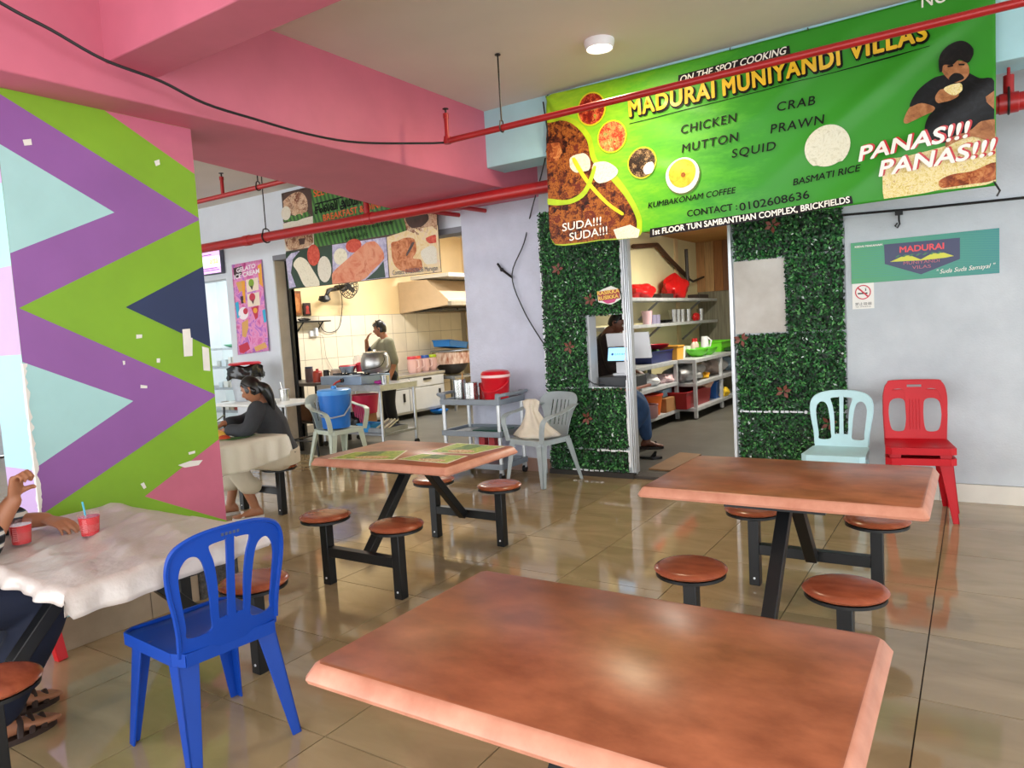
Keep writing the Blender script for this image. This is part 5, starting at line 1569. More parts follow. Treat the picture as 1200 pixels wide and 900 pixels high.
for z, w in ((0.075, 0.3), (0.05, 0.34), (0.255, 0.2)):
    decal('text_line', [(-0.17, z), (-0.17 + w, z), (-0.17 + w, z + 0.010), (-0.17, z + 0.010)], mat('screen_text', '#8a4a9a', 0.3), t, fm, 2, 0.4)
gp = thing('ice_cream_poster', 'tall pink gelato poster on the wall between doorway and kitchen', 'poster', (0, 0, 0))
GQ = [(-8.186,2.464),(-7.58,2.475),(-7.565,1.32),(-8.21,1.283)]
def fg(u, v, lift=0.0):
    a, b, c, d = GQ
    x = (a[0] * (1 - u) + b[0] * u) * (1 - v) + (d[0] * (1 - u) + c[0] * u) * v
    z = (a[1] * (1 - u) + b[1] * u) * (1 - v) + (d[1] * (1 - u) + c[1] * u) * v
    return (x, 5.985 - 0.035 * max(0, v - 0.75) * (1 + u) - 0.012 * math.sin(3 * v) * u - 0.0016 * lift, z)
g = MB(); N = 14
g.add([fg(i / N, j / N) for j in range(N + 1) for i in range(N + 1)], [((j + 1) * (N + 1) + i, (j + 1) * (N + 1) + i + 1, j * (N + 1) + i + 1, j * (N + 1) + i) for j in range(N) for i in range(N)])
o = g.build('sheet', food('poster_pink', ['#b8327a', '#d66fa8', '#e59ac4', '#a55fc0', '#e0b0d4'], 5, noise=1.5), gp)
o.modifiers.new('thickness', 'SOLIDIFY').thickness = 0.001
dg_ = lambda n, p, m, l: decal(n, p, m, gp, fg, l, 0.12)
pal = {k: mat('poster_' + k, c, 0.4) for k, c in dict(white='#f0e6ea', dark='#3a1a28', cone='#d9a35c', blue='#2aa6cc', green='#7ea32a', red='#c22a44', violet='#9a5ac4', cream='#ead9c2', orange='#e8a030').items()}
dg_('shape', [(0.05, 0.04), (0.35, 0.03), (0.33, 0.12), (0.18, 0.16), (0.06, 0.14)], pal['dark'], 1)
dg_('shape', [(0.86, 0.06), (0.99, 0.04), (0.99, 0.3), (0.88, 0.26)], pal['orange'], 1)
dg_('shape', [(0.45, 0.19), (0.85, 0.185), (0.85, 0.32), (0.45, 0.33)], pal['cream'], 1)
dg_('shape', [(0.45, 0.35), (0.85, 0.345), (0.85, 0.49), (0.45, 0.49)], pal['cream'], 1)
dg_('scoop', circle(0.62, 0.235, 0.09, 14, 0.045), pal['green'], 2)
dg_('scoop', circle(0.62, 0.39, 0.10, 14, 0.045), pal['red'], 2)
for z in (0.285, 0.44):
    dg_('cone', [(0.57, z - 0.02), (0.68, z - 0.02), (0.63, z + 0.03)], pal['dark'], 2)
dg_('shape', [(0.1, 0.2), (0.38, 0.19), (0.36, 0.3), (0.2, 0.31)], pal['cone'], 1)
dg_('shape', [(0.3, 0.2), (0.42, 0.2), (0.38, 0.45), (0.3, 0.42)], pal['orange'], 2)
dg_('shape', [(0.02, 0.42), (0.14, 0.41), (0.16, 0.58), (0.06, 0.6)], pal['blue'], 1)
dg_('shape', [(0.9, 0.55), (1.0, 0.54), (1.0, 0.68), (0.92, 0.69)], pal['blue'], 1)
dg_('shape', circle(0.28, 0.55, 0.17, 16, 0.07), pal['white'], 1)
dg_('scoop', circle(0.36, 0.53, 0.08, 12, 0.035), pal['red'], 2)
dg_('shape', [(0.22, 0.36), (0.32, 0.36), (0.32, 0.44), (0.24, 0.44)], pal['dark'], 2)
dg_('shape', [(0.55, 0.5), (0.8, 0.49), (0.74, 0.62), (0.66, 0.64)], pal['red'], 1)
dg_('scoop', circle(0.68, 0.54, 0.07, 12, 0.03), pal['orange'], 2)
dg_('cone', [(0.2, 0.65), (0.42, 0.62), (0.40, 0.72), (0.3, 0.82), (0.18, 0.8)], pal['cone'], 1)
dg_('shape', [(0.05, 0.90), (0.35, 0.87), (0.42, 0.95), (0.2, 0.99), (0.08, 0.98)], pal['red'], 1)
dg_('shape', [(0.55, 0.94), (0.9, 0.9), (0.97, 0.96), (0.6, 0.99)], pal['cone'], 1)
flip = lambda u, v, lift=0: fg(u, -v, lift)
text_mesh('GELATO', (0.16, -0.095), (0.80, -0.075), 0.046, pal['white'], flip, 'lettering', gp, lift=3, offset=0.03)
text_mesh('ICE CREAM', (0.06, -0.163), (0.92, -0.14), 0.048, pal['white'], flip, 'lettering', gp, lift=3, offset=0.03)

# ---------------- left kitchen ----------------
# steel table with gas stove
t = thing('steel_work_table', 'steel table with gas stove and pot at the kitchen entrance', 'table', (-6.72, 6.80, 0), R(-4))
mb = MB(); mb.box((0, 0, 0.815), (1.22, 0.66, 0.016)); mb.box((0, -0.32, 0.785), (1.22, 0.016, 0.075)); mb.box((0.60, 0, 0.785), (0.016, 0.64, 0.075)); mb.box((-0.60, 0, 0.785), (0.016, 0.64, 0.075))
mb.build('tabletop', M_STEEL, t, bevel=0.003)
MB().box((0, 0, 0.20), (1.16, 0.6, 0.03)).build('lower_shelf', M_STEELD, t, bevel=0.003)
for sx in (-1, 1):
    for sy in (-1, 1):
        lg = MB().cyl((sx * 0.565, sy * 0.29, 0.07), (sx * 0.565, sy * 0.29, 0.80), 0.021, n=14).build('leg', M_STEEL, t)
        MB().cyl((sx * 0.565 - 0.015, sy * 0.29, 0.035), (sx * 0.565 + 0.015, sy * 0.29, 0.035), 0.035, n=14).build('castor', M_BLACKP, lg)
t = thing('gas_stove', 'silver gas stove on the steel table at the kitchen entrance', 'stove', (-6.88, 6.76, 0.824), R(-4))
MB().box((0, 0, 0.055), (0.80, 0.50, 0.11)).build('body', mat('stove_enamel', '#8fa3bd', 0.35, metal=0.4, var=0.1, scale=6), t, bevel=0.006)
for x in (-0.2, 0.2):
    g = MB().lathe([(0.05, 0.11), (0.06, 0.11), (0.06, 0.125), (0.05, 0.125)], n=20, cap=False)
    for a in range(4):
        g.bar((x * 0 + 0.16 * math.cos(a * PI / 2 + 0.8), 0.16 * math.sin(a * PI / 2 + 0.8), 0.128), (0.03 * math.cos(a * PI / 2 + 0.8), 0.03 * math.sin(a * PI / 2 + 0.8), 0.128), 0.012, 0.02)
    o = g.build('burner_grate', M_BLACK, t); o.location = (x, 0, 0)
MB().cyl((0.05, -0.25, 0.06), (0.05, -0.275, 0.06), 0.028, n=16).build('knob', M_BLACKP, t)
MB().tube(smooth_path([(0.03, -0.27, 0.06), (-0.02, -0.33, 0.02), (-0.06, -0.36, -0.08), (-0.10, -0.38, -0.2), (-0.12, -0.38, -0.34)], 5), 0.012, n=8).build('gas_hose', C_('red_hose', '#b5321f'), t)
pz = 0.824 + 0.14
pp = [(-6.513,0.952)][0]
t = thing('cooking_pot', 'large dented aluminium pot on the gas stove', 'pot', (pp[0], 6.78, pz))
MB().lathe([(0, 0), (0.150, 0), (0.178, 0.03), (0.192, 0.10), (0.185, 0.18), (0.160, 0.235), (0.150, 0.245), (0.158, 0.255), (0.150, 0.257), (0.142, 0.245), (0, 0.245)], n=40).build('body', mat('pot_aluminium', '#a9a8a6', 0.32, metal=0.85, var=0.25, scale=8), t)
MB().lathe([(0, 0.25), (0.156, 0.25), (0.158, 0.258), (0.10, 0.268), (0.025, 0.270), (0.025, 0.29), (0, 0.292)], n=36).build('lid', can_m, t)
MB().tube(smooth_path([(0.175, -0.02, 0.215), (0.215, -0.06, 0.16), (0.19, -0.12, 0.08), (0.06, -0.19, 0.05), (-0.08, -0.175, 0.03)], 5), 0.005, n=6).build('wire_handle', M_ROD, t)
MB().tube([(0.15, 0.0, 0.22), (0.215, 0.0, 0.20), (0.215, 0.0, 0.09), (0.185, 0, 0.06)], 0.012, n=8).build('side_handle', C_('pale_handle', '#d8d8d4'), t)
pp = [(-7.027,0.958)][0]
t = thing('saucepan', 'small steel pan on the gas stove beside the big pot', 'pan', (pp[0], 6.78, pz))
MB().lathe(bowl_prof(0.12, 0.085, 0.7), n=28).build('body', can_m, t)
MB().lathe([(0, 0.085), (0.115, 0.085), (0.10, 0.10), (0, 0.105)], n=24).build('lid', C_('red_pan_lid', '#b22233'), t)
pp = [(-6.924,0.955)][0]
lathed('casserole', 'red enamel pot behind the big pot on the stove', 'pot', (pp[0], 6.96, pz), [(0, 0), (0.09, 0), (0.10, 0.10), (0.08, 0.12), (0.02, 0.13), (0.02, 0.15), (0, 0.15)], C_('red_enamel', '#b71c30'))
pp = [(-7.036,1.206)][0]
t = thing('glass_jar', 'clear upturned glass jar behind the small pan', 'jar', (pp[0], 7.0, pz))
MB().lathe([(0, 0), (0.075, 0), (0.08, 0.02), (0.078, 0.16), (0.05, 0.21), (0, 0.225)], n=24).build('glass', mat('clear_glass', '#e8eeea', 0.08, alpha=0.35, spec=0.7), t)
pp = [(-5.934,0.886)][0]
lathed('steel_cup', 'small steel tumbler at the end of the steel work table', 'cup', (-6.20, 6.60, 0.824), [(0, 0), (0.05, 0), (0.056, 0.11), (0.05, 0.11), (0.045, 0.005), (0, 0.005)], can_m)
lump('cloth', 'magenta cloth at the end of the steel work table', 'cloth', (-6.30, 6.64, 0.824), (0.20, 0.12, 0.05), C_('magenta_cloth', '#a82a86', rough=0.8), 14)
# things on its lower shelf
ls = 0.216
pp = [(-6.839,0.478)][0]
lathed('bucket', 'crimson plastic bucket under the steel work table', 'bucket', (pp[0], 6.86, ls + 0.20), bucket_prof(0.155, 0.19, 0.24), C_('crimson_plastic', '#c01440'), n=32)
boxy('carton', 'brown carton under the crimson bucket below the stove', 'box', (-6.98, 6.82, ls), (0.42, 0.36, 0.19), M_CARD)
t = thing('plastic_basket', 'pink slatted basket leaning below the steel work table', 'basket', (-6.66, 6.70, ls), R(-4))
for k in range(6):
    MB().box((-0.10 + k * 0.04, -0.10, 0.16), (0.022, 0.008, 0.30), rot=(0.15, 0.12, 0)).build('slat', C_('pink_basket', '#b5446e'), t)
MB().box((0.02, -0.075, 0.31), (0.26, 0.02, 0.03), rot=(0.15, 0.12, 0)).build('rim', C_('pink_basket', '#b5446e'), t)
lump('dark_bundle', 'black bundle of cloth below the steel work table', 'bundle', (-6.84, 6.62, ls), (0.26, 0.2, 0.24), M_BLACKP, 6)
pp = [(-6.542,0.277)][0]
crate('basin', 'small light blue basin on the lower shelf of the steel work table', (pp[0], 6.62, ls), (0.24, 0.2, 0.11), C_('light_blue_plastic', '#2f8fd0'), cat='basin')
t = thing('steel_tray', 'steel tray of bottles and utensils on the lower shelf', 'tray', (-6.32, 6.72, ls), R(-4))
mb = MB(); mb.box((0, 0, 0.006), (0.30, 0.40, 0.012))
for s in (-1, 1): mb.box((s * 0.15, 0, 0.03), (0.01, 0.40, 0.06)); mb.box((0, s * 0.20, 0.03), (0.30, 0.01, 0.06))
mb.build('tray_body', M_STEELD, t)
for k in range(4):
    MB().cyl((-0.09 + k * 0.06, -0.12, 0.03), (-0.11 + k * 0.06, 0.12, 0.13), 0.018, 0.014, n=10).build('utensil', can_m if k % 2 else C_('cream_bottle', '#ddd6c4'), t)
# side counter with jars
t = thing('steel_counter', 'dark counter with jars behind the white table', 'counter', (-7.83, 6.80, 0))
MB().box((0, 0, 0.83), (0.96, 0.60, 0.04)).build('countertop', C_('dark_counter', '#4e463f', var=0.1), t, bevel=0.004)
for sx in (-1, 1):
    for sy in (-1, 1):
        MB().box((sx * 0.45, sy * 0.26, 0.405), (0.04, 0.04, 0.81)).build('leg', M_BLACK, t)
MB().box((0, 0.05, 0.30), (0.90, 0.5, 0.025)).build('lower_shelf', C_('dark_counter', '#4e463f'), t)
for k, (x, w, h, m) in enumerate(((-8.13, 0.25, 0.22, M_CARD), (-7.83, 0.25, 0.26, C_('brown_sack', '#6b4a30', rough=0.8)), (-7.56, 0.18, 0.2, C_('grey_tin', '#6d6f70')))):
    boxy('storage_box', ['brown carton on the low shelf of the dark counter', 'dark brown box on the low shelf of the dark counter', 'grey tin on the low shelf of the dark counter'][k], 'box', (x, 6.84, 0.3125), (w, 0.3, h), m)
def jar(label, px, y, r, h, m, lid, knob=False):
    t = thing('storage_jar', label, 'jar', (px, y, 0.85))
    MB().lathe([(0, 0), (r, 0), (r, h * 0.85), (r * 0.9, h * 0.9), (0, h * 0.9)], n=20).build('body', m, t)
    p = [(0, h * 0.9), (r * 0.95, h * 0.9), (r * 0.95, h), (0, h)]
    if knob: p = [(0, h * 0.9), (r * 0.95, h * 0.9), (r * 0.8, h), (r * 0.3, h * 1.05), (r * 0.3, h * 1.2), (0, h * 1.22)]
    MB().lathe(p, n=20).build('lid', lid, t)
    return t
jx = [[(-7.689,0.87)][0][0], [(-7.503,0.868)][0][0], [(-7.403,0.868)][0][0], [(-7.243,0.862)][0][0]]
jar('clear jar of dark powder on the dark counter, first from the black edge strip', jx[0], 6.70, 0.055, 0.21, C_('dark_powder', '#57424a'), C_('navy_lid', '#2c3350'))
jar('red jar with black knob on the dark counter', jx[1], 6.68, 0.065, 0.15, C_('red_jar', '#b3402c'), C_('red_jar_lid', '#a8241c'), True)
t = jar('small black handled canister beside the red jar', jx[2] + 0.03, 6.72, 0.04, 0.16, M_BLACKP, M_BLACKP)
MB().tube([(0.035, 0, 0.14), (0.085, 0, 0.13), (0.085, 0, 0.05), (0.035, 0, 0.04)], 0.008, n=8).build('handle', M_BLACKP, t)
jar('pale jar on the dark counter nearest the stove', jx[3], 6.78, 0.075, 0.17, C_('pale_beige_jar', '#c2a58c'), C_('cream_lid', '#d8cdb8'))
# wall shelf, framed pictures, fan, lamp, socket
sq = [(7.219,1.712),(7.871,1.702)]
t = thing('wall_shelf', 'narrow dark shelf on the tiled wall below the framed pictures', 'shelf', (-8.60, 0, sq[0][1]))
MB().span((0.0, sq[0][0], -0.02), (0.16, sq[1][0], 0.0)).build('board', M_DARK, t)
for y in (sq[0][0] + 0.12, sq[1][0] - 0.15): MB().bar((0.005, y, -0.15), (0.14, y, -0.02), 0.015, 0.015).build('bracket', M_BLACK, t)
lump('bundle', 'small dark bundle on the narrow wall shelf', 'bundle', (-8.52, sq[0][0] + 0.2, sq[0][1]), (0.1, 0.2, 0.05), M_BLACKP, 31)
def picture(label, q, fm, pmn, extra):
    (y0, z1), (y1, z0) = q
    t = thing('framed_picture', label, 'picture', (-8.595, (y0 + y1) / 2, z0))
    w, h = y1 - y0, z1 - z0
    MB().box((0.012, 0, h / 2), (0.024, w, h)).build('frame', fm, t, bevel=0.004)
    MB().box((0.026, 0, h / 2), (0.004, w * 0.76, h * 0.80)).build('image', pmn, t)
    extra(t, w, h)
def ex1(t, w, h):
    mb = MB()
    mb.poly([(0.0285, 0.0 + w * 0.28 * math.cos(a), h * 0.45 + h * 0.30 * math.sin(a)) for a in [2 * PI * k / 18 for k in range(18)]])
    mb.build('arch', food('icon_gold', ['#a86a3a', '#c98a54', '#7a4220'], 20), t)
def ex2(t, w, h):
    mb = MB()
    mb.poly([(0.0285, w * 0.2 * math.cos(a), h * 0.62 + h * 0.16 * math.sin(a)) for a in [2 * PI * k / 12 for k in range(12)]])
    mb.poly([(0.0287, -w * 0.28, h * 0.14), (0.0287, w * 0.28, h * 0.14), (0.0287, w * 0.16, h * 0.52), (0.0287, -w * 0.16, h * 0.52)])
    mb.build('figure', C_('icon_red', '#b83a34'), t)
picture('brown carved framed picture high on the kitchen tiles', [(7.234,2.168),(7.43,1.803)], C_('brown_frame', '#7a4a26', var=0.2), food('icon_brown', ['#8a4a24', '#b06a3a', '#6a3418'], 14), ex1)
picture('small dark framed picture with a red figure on the kitchen wall', [(7.466,1.99),(7.604,1.794)], C_('black_frame', '#211414'), C_('icon_dark', '#3a1414'), ex2)
fq = [(8.181,2.187)][0]
t = thing('wall_fan', 'black caged wall fan half hidden by the breakfast banner', 'fan', (-8.33, fq[0], fq[1] + 0.04))
mb = MB()
for k in range(16):
    a = 2 * PI * k / 16
    mb.tube([(0.10, 0.03 * math.cos(a), 0.03 * math.sin(a)), (0.08, 0.14 * math.cos(a), 0.14 * math.sin(a)), (0.0, 0.185 * math.cos(a), 0.185 * math.sin(a)), (-0.09, 0.12 * math.cos(a), 0.12 * math.sin(a)), (-0.11, 0.03 * math.cos(a), 0.03 * math.sin(a))], 0.005, n=5)
for r, x in ((0.185, 0.0), (0.14, 0.08), (0.03, 0.10)):
    mb.tube([(x, r * math.cos(2 * PI * k / 28), r * math.sin(2 * PI * k / 28)) for k in range(29)], 0.006, n=5)
mb.build('cage', M_BLACK, t)
for k in range(3):
    a = 2 * PI * k / 3
    MB().box((0, 0, 0), (0.012, 0.07, 0.13), rot=(a, 0.3, 0)).build('blade', C_('grey_blade', '#55504c'), t).location = (0, -0.085 * math.sin(a), 0.085 * math.cos(a))
MB().cyl((-0.27, 0, 0), (0.03, 0, 0), 0.045, n=16).build('motor', M_BLACK, t)
lq = [(8.005,2.187),(7.757,2.165),(7.677,2.061),(7.653,1.996),(7.645,1.918)]
t = thing('wall_lamp', 'black gooseneck lamp with cone shade on the cream wall', 'lamp', (-8.3, 0, 0))
MB().tube(smooth_path([(-0.3, lq[0][0], lq[0][1]), (-0.1, lq[0][0] - 0.03, lq[0][1])] + [(0, y, z) for y, z in lq[1:4]], 5), 0.028, n=10).build('arm', M_BLACK, t)
MB().lathe([(0.03, 0.0), (0.075, 0.0), (0.095, 0.06), (0.05, 0.09), (0.0, 0.10)][::-1], n=20, M=Matrix.Scale(-1, 3, Vector((0, 0, 1)))).build('shade', M_BLACK, t).location = (0, lq[4][0], lq[3][1] + 0.08)
sq2 = [(7.627,1.517)][0]
t = thing('wall_socket', 'white socket with plug and lead on the kitchen tiles', 'socket', (-8.597, sq2[0], sq2[1]))
MB().box((0.015, 0, 0), (0.03, 0.15, 0.09)).build('plate', M_WHITE, t, bevel=0.004)
MB().box((0.05, 0.02, 0.03), (0.05, 0.05, 0.11)).build('plug', M_WHITE, t, bevel=0.004)
lead = [(8.259,2.15),(8.254,1.918),(8.167,1.618),(8.012,1.528),(7.836,1.548),(7.729,1.685)]
tag(MB().tube(smooth_path([(-8.57, y, z) for y, z in lead], 5), 0.006, n=6).build('cable', M_BLACKP), 'thin dark lead looping from the wall fan to the narrow shelf', 'cable')
lead = [(7.624,1.503),(7.793,1.47),(7.824,1.255),(7.845,1.119),(7.982,0.892)]
tag(MB().tube(smooth_path([(-8.57, y, z) for y, z in lead], 5), 0.004, n=6).build('cable', C_('grey_lead', '#b5ada0')), 'thin pale lead hanging from the socket to the dark counter', 'cable')
# refrigerated counter along the wall
t = thing('steel_cabinet', 'long steel under-counter cabinet with pitchers on it', 'cabinet', (-8.29, 9.08, 0))
MB().span((-0.29, -0.95, 0.09), (0.28, 0.95, 0.70)).build('body', C_('cabinet_grey', '#b4b7ba', metal=0.3, var=0.08, scale=3), t, bevel=0.005)
MB().span((-0.30, -0.97, 0.70), (0.31, 0.97, 0.745)).build('worktop', M_STEEL, t, bevel=0.004)
for k, (y0, y1) in enumerate(((-0.93, -0.01), (0.01, 0.93))):
    d = MB().span((0.28, y0, 0.13), (0.30, y1, 0.50)).build('door', C_('cabinet_door', '#c2c4c6', metal=0.25, var=0.06, scale=3), t, bevel=0.004)
    MB().span((0.30, y1 - 0.16, 0.30), (0.318, y1 - 0.12, 0.44)).build('handle', M_BLACKP, d)
    d = MB().span((0.28, y0, 0.52), (0.30, y1, 0.685)).build('drawer', C_('cabinet_door', '#c2c4c6'), t, bevel=0.004)
    MB().span((0.30, (y0 + y1) / 2 - 0.1, 0.62), (0.32, (y0 + y1) / 2 + 0.1, 0.655)).build('handle', M_BLACKP, d)
for sy in (-1, 1): MB().box((0.2, sy * 0.85, 0.045), (0.05, 0.05, 0.09)).build('foot', M_BLACKP, t)
pcs = [('red', '#c43a4a', 437, 'first from the worker'), ('coral', '#cf4a3a', 497.5 - 7.5, 'second from the worker'), ('blue', '#1f4fa3', 501.5, 'with the blue lid'), ('lime', '#a8c01f', 511.5, 'with the lime lid')]
pys = [[(9.539,0.832)][0][0], [(9.675,0.821)][0][0], [(9.896,0.804)][0][0], [(10.111,0.787)][0][0]]
labs = ['pitcher with red lid on the steel cabinet, next to the worker', 'pitcher with coral lid on the steel cabinet, beside the red lidded one', 'pitcher with blue lid on the steel cabinet', 'pitcher with lime green lid on the steel cabinet']
for k in range(4):
    t = thing('pitcher', labs[k], 'pitcher', (-8.3, pys[k], 0.746), R(20), 'water pitchers on the steel cabinet')
    MB().lathe([(0, 0), (0.065, 0), (0.085, 0.08), (0.083, 0.15), (0.075, 0.235), (0, 0.235)], n=20).build('body', C_('pitcher_pink', '#dcb2ac', rough=0.3, alpha=0.9), t)
    MB().lathe([(0, 0.235), (0.08, 0.235), (0.08, 0.27), (0.07, 0.285), (0, 0.287)], n=20).build('lid', C_('pitcher_lid_' + pcs[k][0], pcs[k][1]), t)
    MB().tube([(0.075, 0, 0.22), (0.125, 0, 0.21), (0.13, 0, 0.10), (0.08, 0, 0.07)], 0.010, n=8).build('handle', C_('pitcher_pink2', '#e2c4be', rough=0.3), t)
# steamer stove beyond the cabinet
t = thing('steamer_stove', 'stained round steamer on a burner beyond the steel cabinet', 'steamer', (-8.15, 10.48, 0))
MB().box((0, 0, 0.60), (0.66, 0.74, 0.04)).build('stand_top', M_STEELD, t)
for sx in (-1, 1):
    for sy in (-1, 1): MB().box((sx * 0.29, sy * 0.33, 0.29), (0.04, 0.04, 0.58)).build('leg', M_STEELD, t)
MB().lathe([(0, 0.66), (0.12, 0.64), (0.22, 0.70), (0.31, 0.82), (0.33, 0.84), (0, 0.84)], n=32).build('wok', C_('burnt_steel', '#4a4038', metal=0.5, var=0.3), t)
MB().lathe([(0, 0.84), (0.36, 0.84), (0.36, 1.06), (0.345, 1.06), (0, 1.05)], n=36).build('steam_drum', mat('rust_stained_white', '#d3bfae', 0.6, col2='#8a4e34', scale=6, stretch=(3, 3, 1)), t)
MB().lathe([(0, 1.06), (0.375, 1.06), (0.38, 1.075), (0.37, 1.085), (0, 1.085)], n=36).build('drum_lid', M_STEELD, t)
b_ = crate('basin', 'blue rectangular basin tilted on top of the stained steamer', (-8.15, 10.5, 1.088), (0.4, 0.56, 0.12), C_('basin_blue', '#1f76c4'), cat='basin')
b_.rotation_euler = (R(-7), 0, 0); b_.location = (-8.15, 10.47, 1.13)
lathed('basin', 'small blue bowl on the floor under the steel cabinet', 'basin', (-7.93, 9.75, 0.0), bowl_prof(0.17, 0.07), C_('basin_blue', '#1f76c4'))
# extractor hood
t = thing('extractor_hood', 'cream sloped extractor hood on the rear part of the kitchen wall', 'hood', (0, 9.66, 0))
hd = C_('hood_beige', '#c2a98a', rough=0.4, metal=0.15, var=0.06)
prof = [(-8.60, 1.79), (-7.50, 1.88), (-7.50, 1.97), (-7.95, 2.34), (-8.60, 2.34)]
MB().loft([[Vector((x, 0, z)) for x, z in prof], [Vector((x, 1.9, z)) for x, z in prof]]).build('canopy', hd, t, bevel=0.004)
MB().span((-7.51, -0.01, 1.87), (-7.44, 1.9, 1.94)).build('drip_rail', M_STEEL, t)
MB().span((-8.3, -0.01, 2.36), (-7.45, 1.9, 2.42)).build('top_plate', M_ALU, t)
for k in range(4): MB().span((-8.5, 0.08 + k * 0.45, 1.80), (-7.7, 0.47 + k * 0.45, 1.83)).build('filter', M_BLACK, t)
# upper boards between hood and lintel
for k, (z0, z1, m) in enumerate(((2.44, 2.62, M_CREAM), (2.64, 2.80, M_WHITE), (2.82, 3.0, C_('tan_board', '#d9a868')))):
    o = MB().span((-8.60, 9.6, z0), (-7.6, 9.64, z1)).build('trim_9', m)
    struct(o, ['cream', 'white', 'tan'][k] + ' board above the extractor hood')

# ---------------- small kitchen behind the doorway ----------------
def prep_table(label, x0, x1, y0, y1, zs):
    t = thing('steel_prep_table', label, 'table', ((x0 + x1) / 2, (y0 + y1) / 2, 0))
    w, d = x1 - x0, y1 - y0
    for k, z in enumerate(zs):
        MB().box((0, 0, z - 0.025), (w, d, 0.05)).build(('worktop', 'middle_shelf', 'bottom_shelf')[k], M_GALV, t, bevel=0.004)
    for sx in (-1, 1):
        for sy in (-1, 1) if d < 2 else (-1, -0.05, 1): MB().box((sx * (w / 2 - 0.025), sy * (d / 2 - 0.025), zs[0] / 2), (0.045, 0.045, zs[0] - 0.04)).build('leg', M_GALV, t)
    return t
prep_table('steel prep table with the yellow tub in the small kitchen', -4.20, -3.52, 7.2, 9.66, (0.845, 0.545, 0.165))
prep_table('steel prep table further inside the small kitchen with green bowls', -4.0, -3.28, 9.70, 12.3, (0.845, 0.515, 0.165))
for z, lab in ((1.735, 'upper steel wall shelf in the small kitchen with red bags'), (1.365, 'lower steel wall shelf in the small kitchen with steel cups')):
    t = thing('wall_shelf', lab, 'shelf', (-4.2, 10.3, z))
    MB().box((0.18, 0, -0.02), (0.38, 4.6, 0.045)).build('board', M_GALV, t, bevel=0.003)
    for y in (-2.2, -0.35, 1.5): MB().bar((0.0, y, -0.30), (0.34, y, -0.03), 0.02, 0.03).build('bracket', M_STEELD, t)
def on(x, y, z): return (x, y, z)
T1, T2 = 0.845, 0.845
a = [(9.536,0.859)][0]
crate('crate', 'navy blue crate on the prep table in the small kitchen', (-3.82, a[0] - 0.15, T1), (0.45, 1.0, 0.16), C_('navy_plastic', '#14225c'))
a = [(9.781,0.989)][0]
lathed('bowl', 'red bowl resting on the navy crate', 'bowl', (-3.80, a[0] - 0.15, T1 + 0.165), bowl_prof(0.17, 0.07), C_('red_bowl', '#b81f2a'))
a = [(10.02,0.871)][0]
crate('tub', 'square yellow tub on the corner of the prep table', (-3.66, a[0] - 0.2, T1), (0.26, 0.28, 0.20), C_('yellow_tub', '#d59a3a', rough=0.5), cat='tub')
for k, px in enumerate([(10.363,0.871),(10.801,0.869)]):
    lathed('bowl', ['lime green bowl on the prep table nearer the yellow tub', 'lime green bowl on the prep table further from the yellow tub'][k], 'bowl', (-3.48, px[0], T2), bowl_prof(0.17, 0.115), C_('lime_plastic', '#5fc22a', rough=0.35))
for k, px in enumerate([(10.246,0.932),(10.472,0.931)]):
    lathed('cup', ['white paper cup next to the yellow tub', 'white paper cup behind the near green bowl'][k], 'cup', (-3.66, px[0], T2), [(0, 0), (0.045, 0), (0.055, 0.16), (0, 0.16)], C_('paper_white', '#e4e1da'), group='white cups beside the yellow tub')
for k, px in enumerate([(10.94,0.945),(11.063,0.938)]):
    t = thing('sauce_bottle', ['clear sauce bottle with red cap behind the near green bowl', 'clear sauce bottle with red cap next to the white jug'][k], 'bottle', (-3.72, px[0], T2), group='red capped bottles behind the green bowls')
    MB().lathe([(0, 0), (0.045, 0), (0.045, 0.15), (0.02, 0.20), (0, 0.2)], n=16).build('body', C_('clear_bottle', '#d8c8b8', rough=0.2), t)
    MB().lathe([(0, 0.2), (0.024, 0.2), (0.022, 0.25), (0, 0.255)], n=14).build('cap', C_('red_cap', '#c22a2a'), t)
t = thing('jug', 'white plastic jug behind the far green bowl', 'jug', (-3.66, [(11.304,0.925)][0][0], T2))
MB().lathe([(0, 0), (0.07, 0), (0.06, 0.2), (0.05, 0.27), (0, 0.27)], n=18).build('body', M_WHITE, t)
MB().tube([(0.05, 0, 0.25), (0.11, 0, 0.2), (0.07, 0, 0.05)], 0.012, n=8).build('handle', M_WHITE, t)
a = [(11.923,0.888)][0]
crate('crate', 'lime green crate at the far end of the prep table', (-3.66, a[0], T2), (0.4, 0.75, 0.17), C_('lime_crate', '#6fd42a', rough=0.35))
lump('greens', 'heap of dark green leaves before the lime green crate', 'vegetables', (-3.40, a[0] - 0.1, T2), (0.16, 0.5, 0.07), C_('leafy_green', '#1f4a1c', rough=0.7), 17)
lump('greens', 'bunch of herbs standing behind the yellow tub', 'vegetables', (-3.98, a[0] - 2.0, T2), (0.3, 0.4, 0.24), C_('leafy_green2', '#33552a', rough=0.7), 18)
